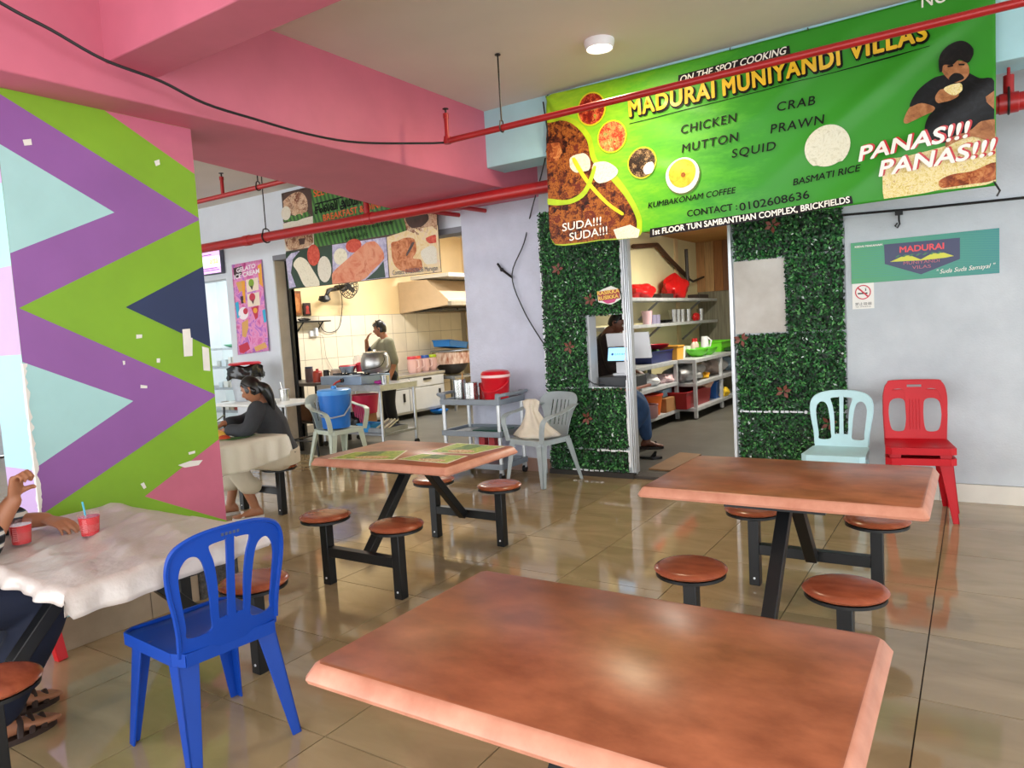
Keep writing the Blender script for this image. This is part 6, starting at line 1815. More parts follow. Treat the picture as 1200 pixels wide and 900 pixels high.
# middle shelves
a = [(8.976,0.611)][0]
lump('white_bag', 'white plastic bag on the middle shelf of the first prep table', 'bag', (-3.72, a[0] + 0.05, 0.545), (0.30, 0.46, 0.17), C_('white_bag', '#e6e6ea', rough=0.35), 41)
lump('white_bag', 'smaller pinkish bag beside the white plastic bag', 'bag', (-3.68, a[0] + 0.52, 0.545), (0.25, 0.34, 0.13), C_('pinkish_bag', '#d8b8bc', rough=0.4), 42)
a = [(9.958,0.602)][0]
lump('sack', 'grey plastic sack on the middle shelf below the green bowls', 'sack', (-3.58, a[0] + 0.15, 0.515), (0.46, 0.95, 0.26), C_('grey_sack', '#a9a9ab', rough=0.4), 43)
a = [(10.457,0.582)][0]
lump('packet', 'red and yellow snack packet beside the grey sack', 'packet', (-3.42, a[0], 0.515), (0.14, 0.3, 0.10), food('snack_packet', ['#b8242a', '#d9a020', '#e6c84a'], 20), 44)
for k, px in enumerate([(11.195,0.601),(11.648,0.593),(11.985,0.595)]):
    lump('clear_bag', ['cloudy plastic bag on the far middle shelf, first past the snack packet', 'cloudy plastic bag on the far middle shelf, second past the snack packet', 'cloudy plastic bag on the far middle shelf, last before the door frame'][k], 'bag', (-3.6, px[0], 0.515), (0.34, 0.5, 0.24), C_('cloudy_bag_%d' % k, ['#b8a59c', '#c8c8c8', '#9fb4c8'][k], rough=0.3), 45 + k)
# bottom shelves
a = [(8.873,0.269)][0]
t = thing('bucket', 'orange bucket on the bottom shelf of the first prep table', 'bucket', (-3.70, a[0] + 0.1, 0.165))
MB().lathe(bucket_prof(0.15, 0.19, 0.25), n=28).build('body', C_('orange_plastic', '#d8661c'), t)
MB().lathe([(0, 0.258), (0.2, 0.258), (0.2, 0.275), (0, 0.28)], n=28).build('lid', C_('red_orange_lid', '#c23a1c'), t)
lathed('pot', 'pinkish aluminium pot before the orange bucket', 'pot', (-3.60, a[0] - 0.22, 0.165), [(0, 0), (0.13, 0), (0.15, 0.03), (0.15, 0.17), (0.16, 0.175), (0.14, 0.175), (0.13, 0.02), (0, 0.02)], C_('pink_pot', '#b58a8e', metal=0.4))
a = [(9.402,0.249)][0]
boxy('carton', 'brown carton on the bottom shelf beside the orange bucket', 'box', (-3.66, a[0] + 0.02, 0.165), (0.28, 0.52, 0.19), M_CARD)
boxy('carton', 'pale blue packet above the brown carton in the small kitchen', 'box', (-3.72, a[0] + 0.08, 0.357), (0.2, 0.34, 0.1), C_('pale_blue_pack', '#8fb4d0'))
a = [(9.851,0.294)][0]
crate('crate', 'deep red crate on the bottom shelf of the second prep table', (-3.60, a[0] + 0.18, 0.165), (0.5, 1.1, 0.24), C_('deep_red_plastic', '#9a1820'))
lump('clear_bag', 'pinkish bag hanging over the deep red crate', 'bag', (-3.40, a[0] + 0.55, 0.38), (0.2, 0.4, 0.12), C_('pinkish_bag2', '#c89a84', rough=0.4), 52)
a = [(11.001,0.215)][0]
crate('crate', 'blue crate beside the deep red crate', (-3.55, a[0], 0.165), (0.4, 0.36, 0.26), C_('mid_blue_plastic', '#2a62b0'))
a = [(11.182,0.141)][0]
lump('cloth', 'yellow cloth bundle at the far end of the bottom shelf', 'cloth', (-3.36, a[0], 0.165), (0.16, 0.34, 0.15), C_('yellow_cloth', '#d8b423', rough=0.8), 53)
# things on the wall shelves
for k, px in enumerate([(9.626,1.784),(11.051,1.805)]):
    lump('red_bag', ['red plastic bag on the upper wall shelf nearer the door jamb', 'tall knotted red plastic bag on the upper wall shelf'][k], 'bag', (-4.02, px[0], 1.738), (0.3, 0.62 if k == 0 else 0.7, 0.22 if k == 0 else 0.36), C_('red_bag', '#c81a1c', rough=0.3), 60 + k, knot=(k == 1))
for k, px in enumerate([(10.385,1.788),(12.093,1.798)]):
    boxy('tin_box', ['flat dark tin between the red bags on the upper wall shelf', 'small dark tin at the far end of the upper wall shelf'][k], 'tin', (-4.0, px[0], 1.738), (0.2, 0.5, 0.07), C_('dark_tin', '#39302c'))
cps = [(10,1.399),(10.134,1.395),(10.852,1.404),(11.043,1.399),(11.242,1.409),(11.529,1.416),(12.186,1.432)]
for k, px in enumerate(cps):
    lathed('steel_cup', ['lilac steel cup on the lower wall shelf, first from the jamb', 'lilac steel cup on the lower wall shelf, second from the jamb', 'steel beaker on the lower wall shelf under the red bag, first of four', 'steel beaker on the lower wall shelf under the red bag, second of four', 'steel beaker on the lower wall shelf under the red bag, third of four', 'steel beaker on the lower wall shelf under the red bag, fourth of four', 'steel cup alone at the far end of the lower wall shelf'][k], 'cup', (-4.0, px[0], 1.368), [(0, 0), (0.06, 0), (0.065, 0.2 if k > 1 else 0.13), (0.058, 0.2 if k > 1 else 0.13), (0.054, 0.006), (0, 0.006)], can_m if k > 1 else C_('lilac_steel', '#9a94b0', metal=0.4), n=18)
a = [(10.446,1.387)][0]
t = thing('plate_stack', 'stack of steel plates on the lower wall shelf', 'plates', (-4.0, a[0], 1.368))
for k in range(4): MB().lathe([(0, 0), (0.11, 0), (0.15, 0.012), (0.11, 0.008), (0, 0.008)], n=24).build('plate', can_m, t).location = (0, 0, 0.012 * k)
lump('red_pouch', 'small red pouch on the lower wall shelf', 'pouch', (-3.98, [(11.872,1.423)][0][0], 1.368), (0.1, 0.2, 0.14), C_('red_bag', '#c81a1c'), 71)
lathed('pink_cup', 'clear pink cup on the lower wall shelf beside the door jamb', 'cup', (-3.98, [(9.739,1.393)][0][0], 1.368), [(0, 0), (0.06, 0), (0.08, 0.19), (0, 0.19)], C_('pale_pink_clear', '#d8b4bc', rough=0.2))
# wiring and camera under the board ceiling
pw = [(9.75,2.494),(10.683,2.577),(11.177,2.391),(12.041,2.114)]
tag(MB().tube([(-4.15, y, z) for y, z in pw], 0.035, n=8).build('conduit', C_('brown_conduit', '#4a2e1c', rough=0.6)), 'brown conduit sloping down the pale yellow wall', 'conduit')
pw = [(11.77,2.117),(12.15,2.039),(13.012,2.181),(13.985,2.406)]
tag(MB().tube([(-4.1, y, z) for y, z in pw if abs(y) < 14], 0.02, n=8).build('cable', M_BLACKP), 'black cable sagging across the rear of the small kitchen', 'cable')
pw = [(11.72,2.562),(11.737,1.97)]
tag(MB().tube([(-4.05, y, z) for y, z in pw], 0.03, n=8).build('ceiling_pole', C_('dark_pole', '#3a3430', rough=0.5)), 'dark vertical pole hanging above the wall shelf', 'pole')
# ramp board and slipper
q = [(-2.653,6.368),(-2.654,7.245),(-2.411,7.208),(-2.426,6.354)]
mb = MB(); mb.loft([[Vector((x, y, 0.0)) for x, y in q], [Vector((x, y, 0.012)) for x, y in q]])
tag(mb.build('floor_board', C_('brown_floor_board', '#a07a55', var=0.12)), 'brown board lying on the cement floor inside the doorway', 'board')
def slipper(mb, c, d, L, w, m=0, z=0.0):
    d = Vector((d[0], d[1], 0)).normalized(); s = Vector((d.y, -d.x, 0))
    out = []
    for k in range(20):
        a = 2 * PI * k / 20
        r = w / 2 * (1 + 0.18 * math.cos(a))
        out.append(Vector(c) + d * math.cos(a) * L / 2 + s * math.sin(a) * r)
    mb.loft([[p + Vector((0, 0, z)) for p in out], [p + Vector((0, 0, z + 0.022)) for p in out]], m)
q = [(-2.855,6.909)][0]
mb = MB(); slipper(mb, (q[0], q[1], 0), (1, 0.2), 0.25, 0.10); mb.tube([(q[0] + 0.03, q[1] - 0.05, 0.02), (q[0] + 0.06, q[1], 0.07), (q[0] + 0.03, q[1] + 0.05, 0.02)], 0.016, n=8, flat=0.5)
tag(mb.build('slipper', M_BLACKP), 'empty black slipper on the floor just inside the doorway', 'slipper')
# till on the hatch counter
t = thing('till_terminal', 'white till with blue customer screen on the hatch counter', 'till', (-2.80, 6.22, 0.826))
MB().span((-0.19, -0.15, 0), (0.16, 0.17, 0.10)).build('cash_drawer', C_('drawer_dark', '#26282d'), t, bevel=0.006)
MB().box((-0.02, 0.04, 0.11), (0.16, 0.14, 0.02)).build('stand_foot', M_WHITE, t, bevel=0.005)
MB().box((-0.01, 0.05, 0.21), (0.15, 0.06, 0.20)).build('stand', M_WHITE, t, bevel=0.008)
MB().box((0.03, 0.08, 0.375), (0.42, 0.025, 0.26), rot=(R(18), 0, R(6))).build('main_screen', M_WHITE, t, bevel=0.008)
cs = MB().box((-0.03, -0.02, 0.30), (0.235, 0.02, 0.145), rot=(R(-14), 0, R(0))).build('customer_screen', M_BLACKP, t, bevel=0.005)
Mq = Euler((R(-14), 0, 0)).to_matrix()
fsn = lambda u, v, lift=0: tuple(Mq @ Vector((u, -0.0105 - 0.0008 * lift, v)) + Vector((-0.03, -0.02, 0.30)))
o = decal('screen_glass', [(-0.108, -0.062), (0.108, -0.062), (0.108, 0.062), (-0.108, 0.062)], mat('screen_blue', '#8cc8f0', 0.2, emis=0.9), t, fsn, 0, 0.3)
decal('screen_logo', circle(-0.062, 0.0, 0.012, 12), mat('screen_logo', '#1c5fae', 0.3), t, fsn, 2, 0.3)
text_mesh('QASHIER', (-0.042, -0.008), (0.07, -0.008), 0.016, mat('screen_logo', '#1c5fae', 0.3), fsn, 'lettering', t, lift=2)

# ---------------- people ----------------
def remeshed(mb, voxel, smooth=4):
    """fuse overlapping lofts into one continuous surface"""
    me = mb.mesh('tmp', M_SKIN)
    ob = bpy.data.objects.new('tmp', me)
    COL.objects.link(ob)
    r = ob.modifiers.new('r', 'REMESH'); r.mode = 'VOXEL'; r.voxel_size = voxel
    s = ob.modifiers.new('s', 'SMOOTH'); s.iterations = smooth; s.factor = 0.5
    dg = bpy.context.evaluated_depsgraph_get()
    out = bpy.data.meshes.new_from_object(ob.evaluated_get(dg))
    bpy.data.objects.remove(ob)
    return out
def limb(mb, pts, rad, n=14, m=0):
    P = [Vector(p) for p in pts]
    sp, sr = [], []
    k = 6
    path = smooth_path(P, k)
    for i in range(len(path)):
        f = i / k
        a = min(int(f), len(rad) - 2)
        tt = f - a
        sr.append(rad[a] * (1 - tt) + rad[a + 1] * tt)
    mb.tube(path, sr, n, m)
    mb.ball(P[0], rad[0] * 0.98, 6, m)
    mb.ball(P[-1], rad[-1] * 0.98, 6, m)
def torso(mb, rows, n=20, m=0):
    """rows: (centre, right vector, front vector, half width, half depth)"""
    rings = []
    for c, r, f, w, d in rows:
        c, r, f = Vector(c), Vector(r).normalized(), Vector(f).normalized()
        ring = []
        for k in range(n):
            a = 2 * PI * k / n
            ca, sa = math.cos(a), math.sin(a)
            ring.append(c + r * w * math.copysign(abs(ca) ** 0.8, ca) + f * d * math.copysign(abs(sa) ** 0.9, sa))
        rings.append(ring)
    mb.loft(rings, m)
def finger_chain(mb, base, d, n, L, r, curl, m=0):
    """bent finger: base point, direction, palm normal (curl towards it)"""
    d, n = Vector(d).normalized(), Vector(n).normalized()
    pts = [Vector(base) - d * L * 0.25, Vector(base)]
    ang = 0
    p = Vector(base)
    for seg, c in ((0.45, curl * 0.6), (0.32, curl), (0.23, curl * 0.7)):
        ang += c
        q = d * math.cos(ang) + n * math.sin(ang)
        p = p + q * L * seg
        pts.append(p.copy())
    mb.tube(pts, [r * 1.05, r * 1.1, r, r * 0.92, r * 0.7], 10, m)
    mb.ball(pts[-1], r * 0.72, 5, m)
def hand(mb, wrist, d, n, side, curl=(0.5, 0.55, 0.6, 0.65), thumb=0.5, s=1.0, m=0):
    """wrist, finger direction, palm normal, side = +1/-1 thumb side sign along d x n"""
    w, d, n = Vector(wrist), Vector(d).normalized(), Vector(n).normalized()
    x = d.cross(n).normalized() * side
    rings = []
    for t, hw, hd in ((-0.01, 0.024, 0.018), (0.02, 0.030, 0.017), (0.055, 0.039, 0.015), (0.085, 0.041, 0.013), (0.095, 0.036, 0.010)):
        rings.append([w + d * t * s + x * hw * s * math.cos(a) + n * hd * s * math.sin(a) for a in [2 * PI * k / 14 for k in range(14)]])
    mb.loft(rings, m)
    for k, (o, L, r, c) in enumerate(((0.029, 0.072, 0.0085, curl[0]), (0.010, 0.080, 0.0088, curl[1]), (-0.010, 0.075, 0.0085, curl[2]), (-0.028, 0.060, 0.0075, curl[3]))):
        finger_chain(mb, w + d * (0.088 - 0.004 * abs(k - 1)) * s + x * o * s, d + x * (o * 1.2), n, L * s, r * s, c, m)
    td = (d * 0.65 + x * 0.75 + n * 0.35 * thumb)
    finger_chain(mb, w + d * 0.032 * s + x * 0.030 * s + n * 0.004, td, n - x * 0.5, 0.062 * s, 0.0098 * s, 0.35 + thumb * 0.3, m)
def foot(mb, ankle, d, L=0.24, m=0, sole=0.0):
    a, d = Vector(ankle), Vector((d[0], d[1], 0)).normalized()
    x = Vector((d.y, -d.x, 0))
    g = Vector((a.x, a.y, sole))
    rings = []
    for t, hw, h in ((-0.065, 0.018, 0.045), (-0.05, 0.030, 0.07), (0.0, 0.035, 0.085), (0.05, 0.038, 0.065), (0.10, 0.045, 0.045), (0.14, 0.047, 0.030), (0.160, 0.043, 0.024)):
        rings.append([g + d * t * L / 0.24 + x * hw * math.cos(q) + Vector((0, 0, h * (0.5 + 0.5 * math.sin(q)))) for q in [2 * PI * k / 14 for k in range(14)]])
    mb.loft(rings, m)
    for k, (o, L2, r) in enumerate(((0.030, 0.036, 0.013), (0.011, 0.036, 0.010), (-0.006, 0.032, 0.0095), (-0.021, 0.026, 0.009), (-0.034, 0.020, 0.008))):
        b = g + d * 0.145 * L / 0.24 + x * o + Vector((0, 0, 0.013))
        mb.tube([b - d * 0.02, b + d * L2 * 0.6, b + d * L2], [r * 1.1, r, r * 0.7], 8, m)
        mb.ball(b + d * L2, r * 0.75, 5, m)
def head_parts(c, face, up, s, skin, hairm, style, roll=0.0):
    """returns a head MB (slots: skin, eye white, black, lip) and a hair MB"""
    f = Vector(face).normalized()
    u = Vector(up); u = (u - f * u.dot(f)).normalized()
    r = f.cross(u).normalized()
    C0 = Vector(c)
    def W(x, y, z): return C0 + (r * x + f * y + u * z) * s
    mb = MB()
    n, k = 30, 36
    rings = []
    for i in range(n + 1):
        th = PI * i / n
        z = -math.cos(th) * 0.118
        ring = []
        for j in range(k):
            a = 2 * PI * j / k
            ca, sa = math.cos(a), math.sin(a)
            q = math.sin(th)
            wx, dy = 0.075, 0.092
            low = max(0, -z / 0.118)
            wx *= 1 - 0.30 * low ** 1.6
            x = wx * q * ca
            y = dy * q * sa * (1 - 0.10 * low if sa > 0 else 1 - 0.25 * low)
            if sa > 0:
                y += 0.010 * low * q
                # nose
                y += 0.026 * math.exp(-((x / 0.011) ** 2)) * math.exp(-(((z + 0.022) / 0.020) ** 2))
                y += 0.010 * math.exp(-((x / 0.009) ** 2)) * math.exp(-(((z - 0.005) / 0.022) ** 2))
                # eye sockets, brow, cheeks, mouth, chin
                y -= 0.011 * math.exp(-(((abs(x) - 0.031) / 0.015) ** 2)) * math.exp(-(((z - 0.010) / 0.012) ** 2))
                y += 0.005 * math.exp(-((x / 0.05) ** 2)) * math.exp(-(((z - 0.030) / 0.010) ** 2))
                y += 0.004 * math.exp(-((x / 0.022) ** 2)) * math.exp(-(((z + 0.055) / 0.008) ** 2))
                y += 0.008 * math.exp(-((x / 0.022) ** 2)) * math.exp(-(((z + 0.098) / 0.014) ** 2))
            ring.append(W(x, y, z))
        rings.append(ring)
    mb.loft(rings, 0)
    for sd in (-1, 1):
        mb.ball(W(sd * 0.031, 0.0755, 0.008), 0.0125 * s, 8, 1)
        mb.ball(W(sd * 0.031, 0.0825, 0.006), 0.0068 * s, 6, 2)
        mb.tube([W(sd * 0.014, 0.089, 0.028), W(sd * 0.032, 0.086, 0.034), W(sd * 0.050, 0.072, 0.028)], [0.002 * s, 0.0035 * s, 0.0015 * s], 6, 2)
        mb.tube([W(sd * 0.018, 0.0835, 0.013), W(sd * 0.031, 0.087, 0.0175), W(sd * 0.044, 0.0775, 0.011)], 0.0022 * s, 6, 0)
        # ear
        mb.tube([W(sd * 0.070, -0.006, -0.030), W(sd * 0.080, -0.020, -0.010), W(sd * 0.083, -0.020, 0.014), W(sd * 0.074, -0.002, 0.024), W(sd * 0.071, 0.004, 0.0), W(sd * 0.070, -0.004, -0.026)], 0.008 * s, 8, 0)
    mb.tube([W(-0.024, 0.078, -0.054), W(-0.008, 0.0905, -0.0515), W(0.0, 0.0905, -0.0525), W(0.008, 0.0905, -0.0515), W(0.024, 0.078, -0.054)], [0.0015 * s, 0.004 * s, 0.004 * s, 0.004 * s, 0.0015 * s], 6, 3)
    mb.tube([W(-0.022, 0.078, -0.057), W(0.0, 0.0895, -0.061), W(0.022, 0.078, -0.057)], [0.0015 * s, 0.005 * s, 0.0015 * s], 6, 3)
    hb = MB()
    rnd = random.Random(5)
    rings = []
    for i in range(0, 15):
        th = PI * (0.5 - (0.16 if style != 'long' else 0.20)) + PI * (0.5 + (0.16 if style != 'long' else 0.20)) * i / 14
        ring = []
        for j in range(40):
            a = 2 * PI * j / 40
            sa, ca = math.sin(a), math.cos(a)
            t_ = th
            # hairline: higher over the face, lower behind
            lim = PI * (0.70 if sa > 0.25 else 0.50 if sa > -0.2 else 0.34)
            if style == 'long': lim = PI * (0.66 if sa > 0.35 else 0.42 if sa > -0.2 else 0.30)
            t_ = lim + (PI - lim) * i / 14
            q = math.sin(t_); z = -math.cos(t_) * 0.118
            thick = (1.045 if style == 'long' else 1.065) + (0.05 if style == 'short' and z > 0.07 else 0.0) + 0.012 * math.sin(9 * a + 3 * i)
            ring.append(W(0.076 * q * ca * thick, 0.093 * q * sa * thick, z * (1.05 if z > 0 else 1) + (0.012 if style == 'short' and z > 0.08 else 0.004)))
        rings.append(ring)
    hb.loft(rings, 0, cap=True)
    if style == 'short':
        for q in range(60):
            a = rnd.uniform(0, 2 * PI); e = rnd.uniform(0.25, 1.3)
            d = Vector((math.cos(a) * math.cos(e), math.sin(a) * math.cos(e), math.sin(e)))
            b = W(0.078 * d.x, 0.094 * d.y, 0.118 * d.z)
            tip = W(0.090 * d.x + 0.004, 0.104 * d.y + 0.014, 0.118 * d.z + 0.030)
            hb.tube([b, tip], [0.010 * s, 0.002 * s], 5, 0)
    if style == 'long':
        # bun of hair gathered at the nape and falling behind the shoulder
        limb(hb, [W(0, -0.075, 0.0), W(0.0, -0.110, -0.05), W(0.01, -0.110, -0.13), W(0.02, -0.085, -0.24)], [0.040 * s, 0.052 * s, 0.042 * s, 0.018 * s], 12)
        for sd in (-1, 1):
            limb(hb, [W(sd * 0.050, 0.040, 0.080), W(sd * 0.070, 0.005, 0.035), W(sd * 0.066, -0.045, -0.03)], [0.010 * s, 0.014 * s, 0.018 * s], 8)
    return mb, hb, W
def person(label, skin, body, head, hairm, clothes, voxel=0.010, extra=None):
    """body: MB of overlapping lofts, fused into one surface; head MB joined to it"""
    me = remeshed(body, voxel)
    mb = MB()
    mb.add([v.co.copy() for v in me.vertices], [tuple(p.vertices) for p in me.polygons], 0)
    o0 = len(mb.v)
    mb.v += head[0].v
    mb.f += [tuple(i + o0 for i in f) for f in head[0].f]
    mb.m += head[0].m
    if extra:
        o1 = len(mb.v)
        mb.v += extra.v; mb.f += [tuple(i + o1 for i in f) for f in extra.f]; mb.m += extra.m
    bpy.data.meshes.remove(me)
    p = mb.build('person', [skin, M_EYEW, M_HAIR, M_LIP], sharp=60)
    tag(p, label, 'person')
    head[1].build('hair', hairm, p, sharp=60)
    for name, cm, m, vx in clothes:
        me = remeshed(cm, vx, 3)
        me.materials.clear(); me.materials.append(m)
        me.polygons.foreach_set('use_smooth', [True] * len(me.polygons))
        c = bpy.data.objects.new(name, me); COL.objects.link(c); c.parent = p
    return p
V = Vector

# --- woman eating at the far table, facing its far left corner ---
f = V((-0.80, -0.60, 0)); l = V((0.60, -0.80, 0)) * 1.0   # l: her left
pel = V((-4.80, 3.84, 0.50)); ch = V((-4.83, 3.76, 0.80)); sh = V((-4.85, 3.72, 0.915)); nk = V((-4.855, 3.69, 0.985)); hd = V((-4.865, 3.645, 1.065))
shL, shR = sh + l * 0.165, sh - l * 0.165
elL = V((-4.72, 3.47, 0.775)); wrL = V((-4.92, 3.40, 0.765))
elR = V((-5.10, 3.74, 0.80)); wrR = V((-5.10, 3.52, 0.80))
hpL, hpR = pel + l * 0.09, pel - l * 0.09
knL, knR = V((-5.02, 3.56, 0.50)), V((-5.20, 3.74, 0.50))
anL, anR = V((-4.98, 3.66, 0.10)), V((-5.30, 3.66, 0.10))
b = MB()
torso(b, [(pel, -l, f, 0.15, 0.11), (ch * 0.5 + pel * 0.5, -l, f, 0.125, 0.095), (ch, -l, f, 0.14, 0.10), (sh, -l, f, 0.15, 0.08)])
limb(b, [sh, nk, hd + V((0, 0, -0.05))], [0.06, 0.048, 0.046])
limb(b, [shL, elL, wrL], [0.050, 0.040, 0.026]); limb(b, [shR, elR, wrR], [0.050, 0.040, 0.026])
limb(b, [hpL, knL, anL], [0.085, 0.058, 0.036]); limb(b, [hpR, knR, anR], [0.085, 0.058, 0.036])
foot(b, anL, (-0.5, -0.8), 0.23, sole=0.015); foot(b, anR, (-0.6, -0.7), 0.23, sole=0.015)
hand(b, wrL, (-0.95, -0.3, -0.05), (0, 0, -1), 1, s=0.92); hand(b, wrR, (-0.2, -0.85, -0.45), (0.2, 0.3, -0.9), -1, curl=(0.8, 0.8, 0.85, 0.9), s=0.92)
hdp = head_parts(hd, (-0.88, -0.42, -0.42), (0.0, 0.0, 1), 0.90, M_SKIN, M_HAIR, 'long')
top = MB()
torso(top, [(pel + V((0, 0, 0.02)), -l, f, 0.175, 0.135), (ch * 0.5 + pel * 0.5, -l, f, 0.150, 0.12), (ch, -l, f, 0.165, 0.128), (sh + V((0, 0, 0.01)), -l, f, 0.155, 0.095), (sh + V((0, 0, 0.035)), -l, f, 0.09, 0.07)])
limb(top, [shL, elL, wrL * 0.75 + elL * 0.25], [0.070, 0.060, 0.050]); limb(top, [shR, elR, wrR * 0.75 + elR * 0.25], [0.070, 0.060, 0.050])
tr = MB()
torso(tr, [(pel + V((0, 0, -0.07)), -l, f, 0.17, 0.13), (pel + V((0, 0, 0.06)), -l, f, 0.17, 0.13)])
limb(tr, [hpL, knL, knL * 0.5 + anL * 0.5, anL + V((0, 0, 0.17))], [0.115, 0.090, 0.078, 0.074]); limb(tr, [hpR, knR, knR * 0.5 + anR * 0.5, anR + V((0, 0, 0.17))], [0.115, 0.090, 0.078, 0.074])
w_ = person('woman in a charcoal top and cream trousers eating at the table by the column', M_SKIN, b, hdp, M_HAIR,
       [('blouse', top, mat('charcoal_cloth', '#2f3136', 0.85, var=0.15, scale=12, bump=0.3, bscale=30), 0.012), ('trousers', tr, mat('cream_trousers', '#c9bda6', 0.85, var=0.06, scale=8, bump=0.3, bscale=25), 0.012)], 0.009)
W = hdp[2]
MB().tube([W(0.082, -0.012, -0.035), W(0.084, -0.012, -0.055)], [0.004, 0.007], 8).build('earring', mat('silver', '#cfcfd2', 0.2, metal=1), w_)
for a_, d_ in ((anL, (-0.5, -0.8)), (anR, (-0.6, -0.7))):
    mb = MB()
    dd = V((d_[0], d_[1], 0)).normalized()
    slipper(mb, (a_.x + dd.x * 0.055, a_.y + dd.y * 0.055, 0), d_, 0.25, 0.095)
    s_ = V((dd.y, -dd.x, 0)); g_ = V((a_.x, a_.y, 0)) + dd * 0.10
    mb.tube([g_ - s_ * 0.05 + V((0, 0, 0.02)), g_ + V((0, 0, 0.068)), g_ + s_ * 0.05 + V((0, 0, 0.02))], 0.012, n=8, flat=0.5)
    mb.build('sandal', mat('pale_sandal', '#cfc8c2', 0.5), w_)
# leaf plate with food
t = thing('leaf_meal', 'banana leaf with rice and curry in front of the eating woman', 'meal', (-4.98, 3.36, 0.713), R(20))
mb = MB(); mb.panel([(-0.30, -0.10), (-0.22, -0.16), (0.22, -0.15), (0.30, -0.06), (0.30, 0.08), (0.2, 0.14), (-0.22, 0.15), (-0.3, 0.08)], [], 0.003, lambda u, v, q: (u, v, 0.004 + q + 0.05 * u * u), 0.06)
mb.build('leaf', mat('banana_leaf', '#3f6a24', 0.4, var=0.2, scale=8), t)
for k, (x, y, r, h, m) in enumerate(((0.02, 0.0, 0.10, 0.06, food('yellow_rice', ['#c98a2a', '#dcae48', '#e8cf8a'], 60)), (0.15, 0.03, 0.06, 0.04, food('white_rice', ['#d8d0bc', '#efe9da'], 60)), (-0.14, 0.04, 0.07, 0.035, food('brown_curry', ['#3a1c10', '#6b3a1c', '#8a5428'], 40)), (0.13, -0.08, 0.05, 0.03, food('red_side', ['#8a2418', '#c0502c'], 40)))):
    MB().ball((x, y, 0.004), r, 10, sc=(1, 0.9, h / r)).build('food_heap', m, t)
MB().tube([(-0.16, 0.02, 0.03), (-0.02, 0.16, 0.16)], 0.005, n=8).build('spoon', can_m, t)

# --- kitchen worker with his hand to his face ---
f = V((-0.55, -0.83, 0)); l = V((0.83, -0.55, 0))
pel = V((-7.230, 7.78, 0.86)); ch = V((-7.230, 7.77, 1.14)); sh = V((-7.230, 7.76, 1.33)); nk = V((-7.240, 7.75, 1.41)); hd = V((-7.270, 7.71, 1.52))
shL, shR = sh + l * 0.19, sh - l * 0.19
elL, wrL = shL + V((0.06, 0.02, -0.28)), shL + V((0.06, -0.10, -0.52))
elR, wrR = V((-7.530, 7.72, 1.16)), V((-7.450, 7.60, 1.37))
hpL, hpR = pel + l * 0.09, pel - l * 0.09
knL, knR = hpL + V((0, -0.05, -0.40)), hpR + V((0, -0.05, -0.40))
anL, anR = hpL + V((0.02, 0.0, -0.77)), hpR + V((-0.02, 0.0, -0.77))
b = MB()
torso(b, [(pel + V((0, 0, -0.08)), -l, f, 0.15, 0.11), (pel + V((0, 0, 0.08)), -l, f, 0.135, 0.10), (ch, -l, f, 0.165, 0.11), (sh, -l, f, 0.165, 0.085)])
limb(b, [sh, nk, hd + V((0, 0, -0.05))], [0.07, 0.055, 0.052])
limb(b, [shL, elL, wrL], [0.056, 0.042, 0.028]); limb(b, [shR, elR, wrR], [0.056, 0.042, 0.028])
limb(b, [hpL, knL, anL], [0.09, 0.06, 0.04]); limb(b, [hpR, knR, anR], [0.09, 0.06, 0.04])
foot(b, anL, f, 0.25, sole=0.0); foot(b, anR, f, 0.25, sole=0.0)
hand(b, wrL, (0.0, -0.15, -1), l * -1, 1); hand(b, wrR, (0.62, 0.0, 0.85), (0.75, 0.5, -0.4), -1, curl=(0.35, 0.4, 0.45, 0.5))
hdp = head_parts(hd, (-0.92, -0.36, -0.12), (0, 0, 1), 0.98, M_SKIN, M_HAIR, 'short')
top = MB()
torso(top, [(pel + V((0, 0, -0.12)), -l, f, 0.185, 0.14), (pel + V((0, 0, 0.08)), -l, f, 0.172, 0.135), (ch, -l, f, 0.195, 0.14), (sh + V((0, 0, 0.0)), -l, f, 0.185, 0.11), (sh + V((0, 0, 0.045)), -l, f, 0.10, 0.08)])
limb(top, [shL, shL * 0.35 + elL * 0.65, elL], [0.080, 0.074, 0.070]); limb(top, [shR, shR * 0.3 + elR * 0.7], [0.080, 0.070])
tr = MB()
torso(tr, [(pel + V((0, 0, -0.14)), -l, f, 0.17, 0.13), (pel + V((0, 0, 0.04)), -l, f, 0.16, 0.125)])
limb(tr, [hpL, knL, anL + V((0, 0, 0.03))], [0.115, 0.085, 0.072]); limb(tr, [hpR, knR, anR + V((0, 0, 0.03))], [0.115, 0.085, 0.072])
w_ = person('kitchen worker in an olive grey T-shirt and black trousers touching his forehead', M_SKIN, b, hdp, M_HAIR,
       [('tshirt', top, mat('olive_cloth', '#7f7d66', 0.85, var=0.1, scale=8, bump=0.3, bscale=25), 0.012), ('trousers', tr, mat('black_cloth', '#111215', 0.85), 0.014)], 0.010)
sl = MB(); limb(sl, [elR * 0.8 + shR * 0.2, elR, elR * 0.55 + wrR * 0.45], [0.052, 0.050, 0.040])
sl.build('arm_sleeve', mat('navy_sleeve', '#1d1f38', 0.7), w_)

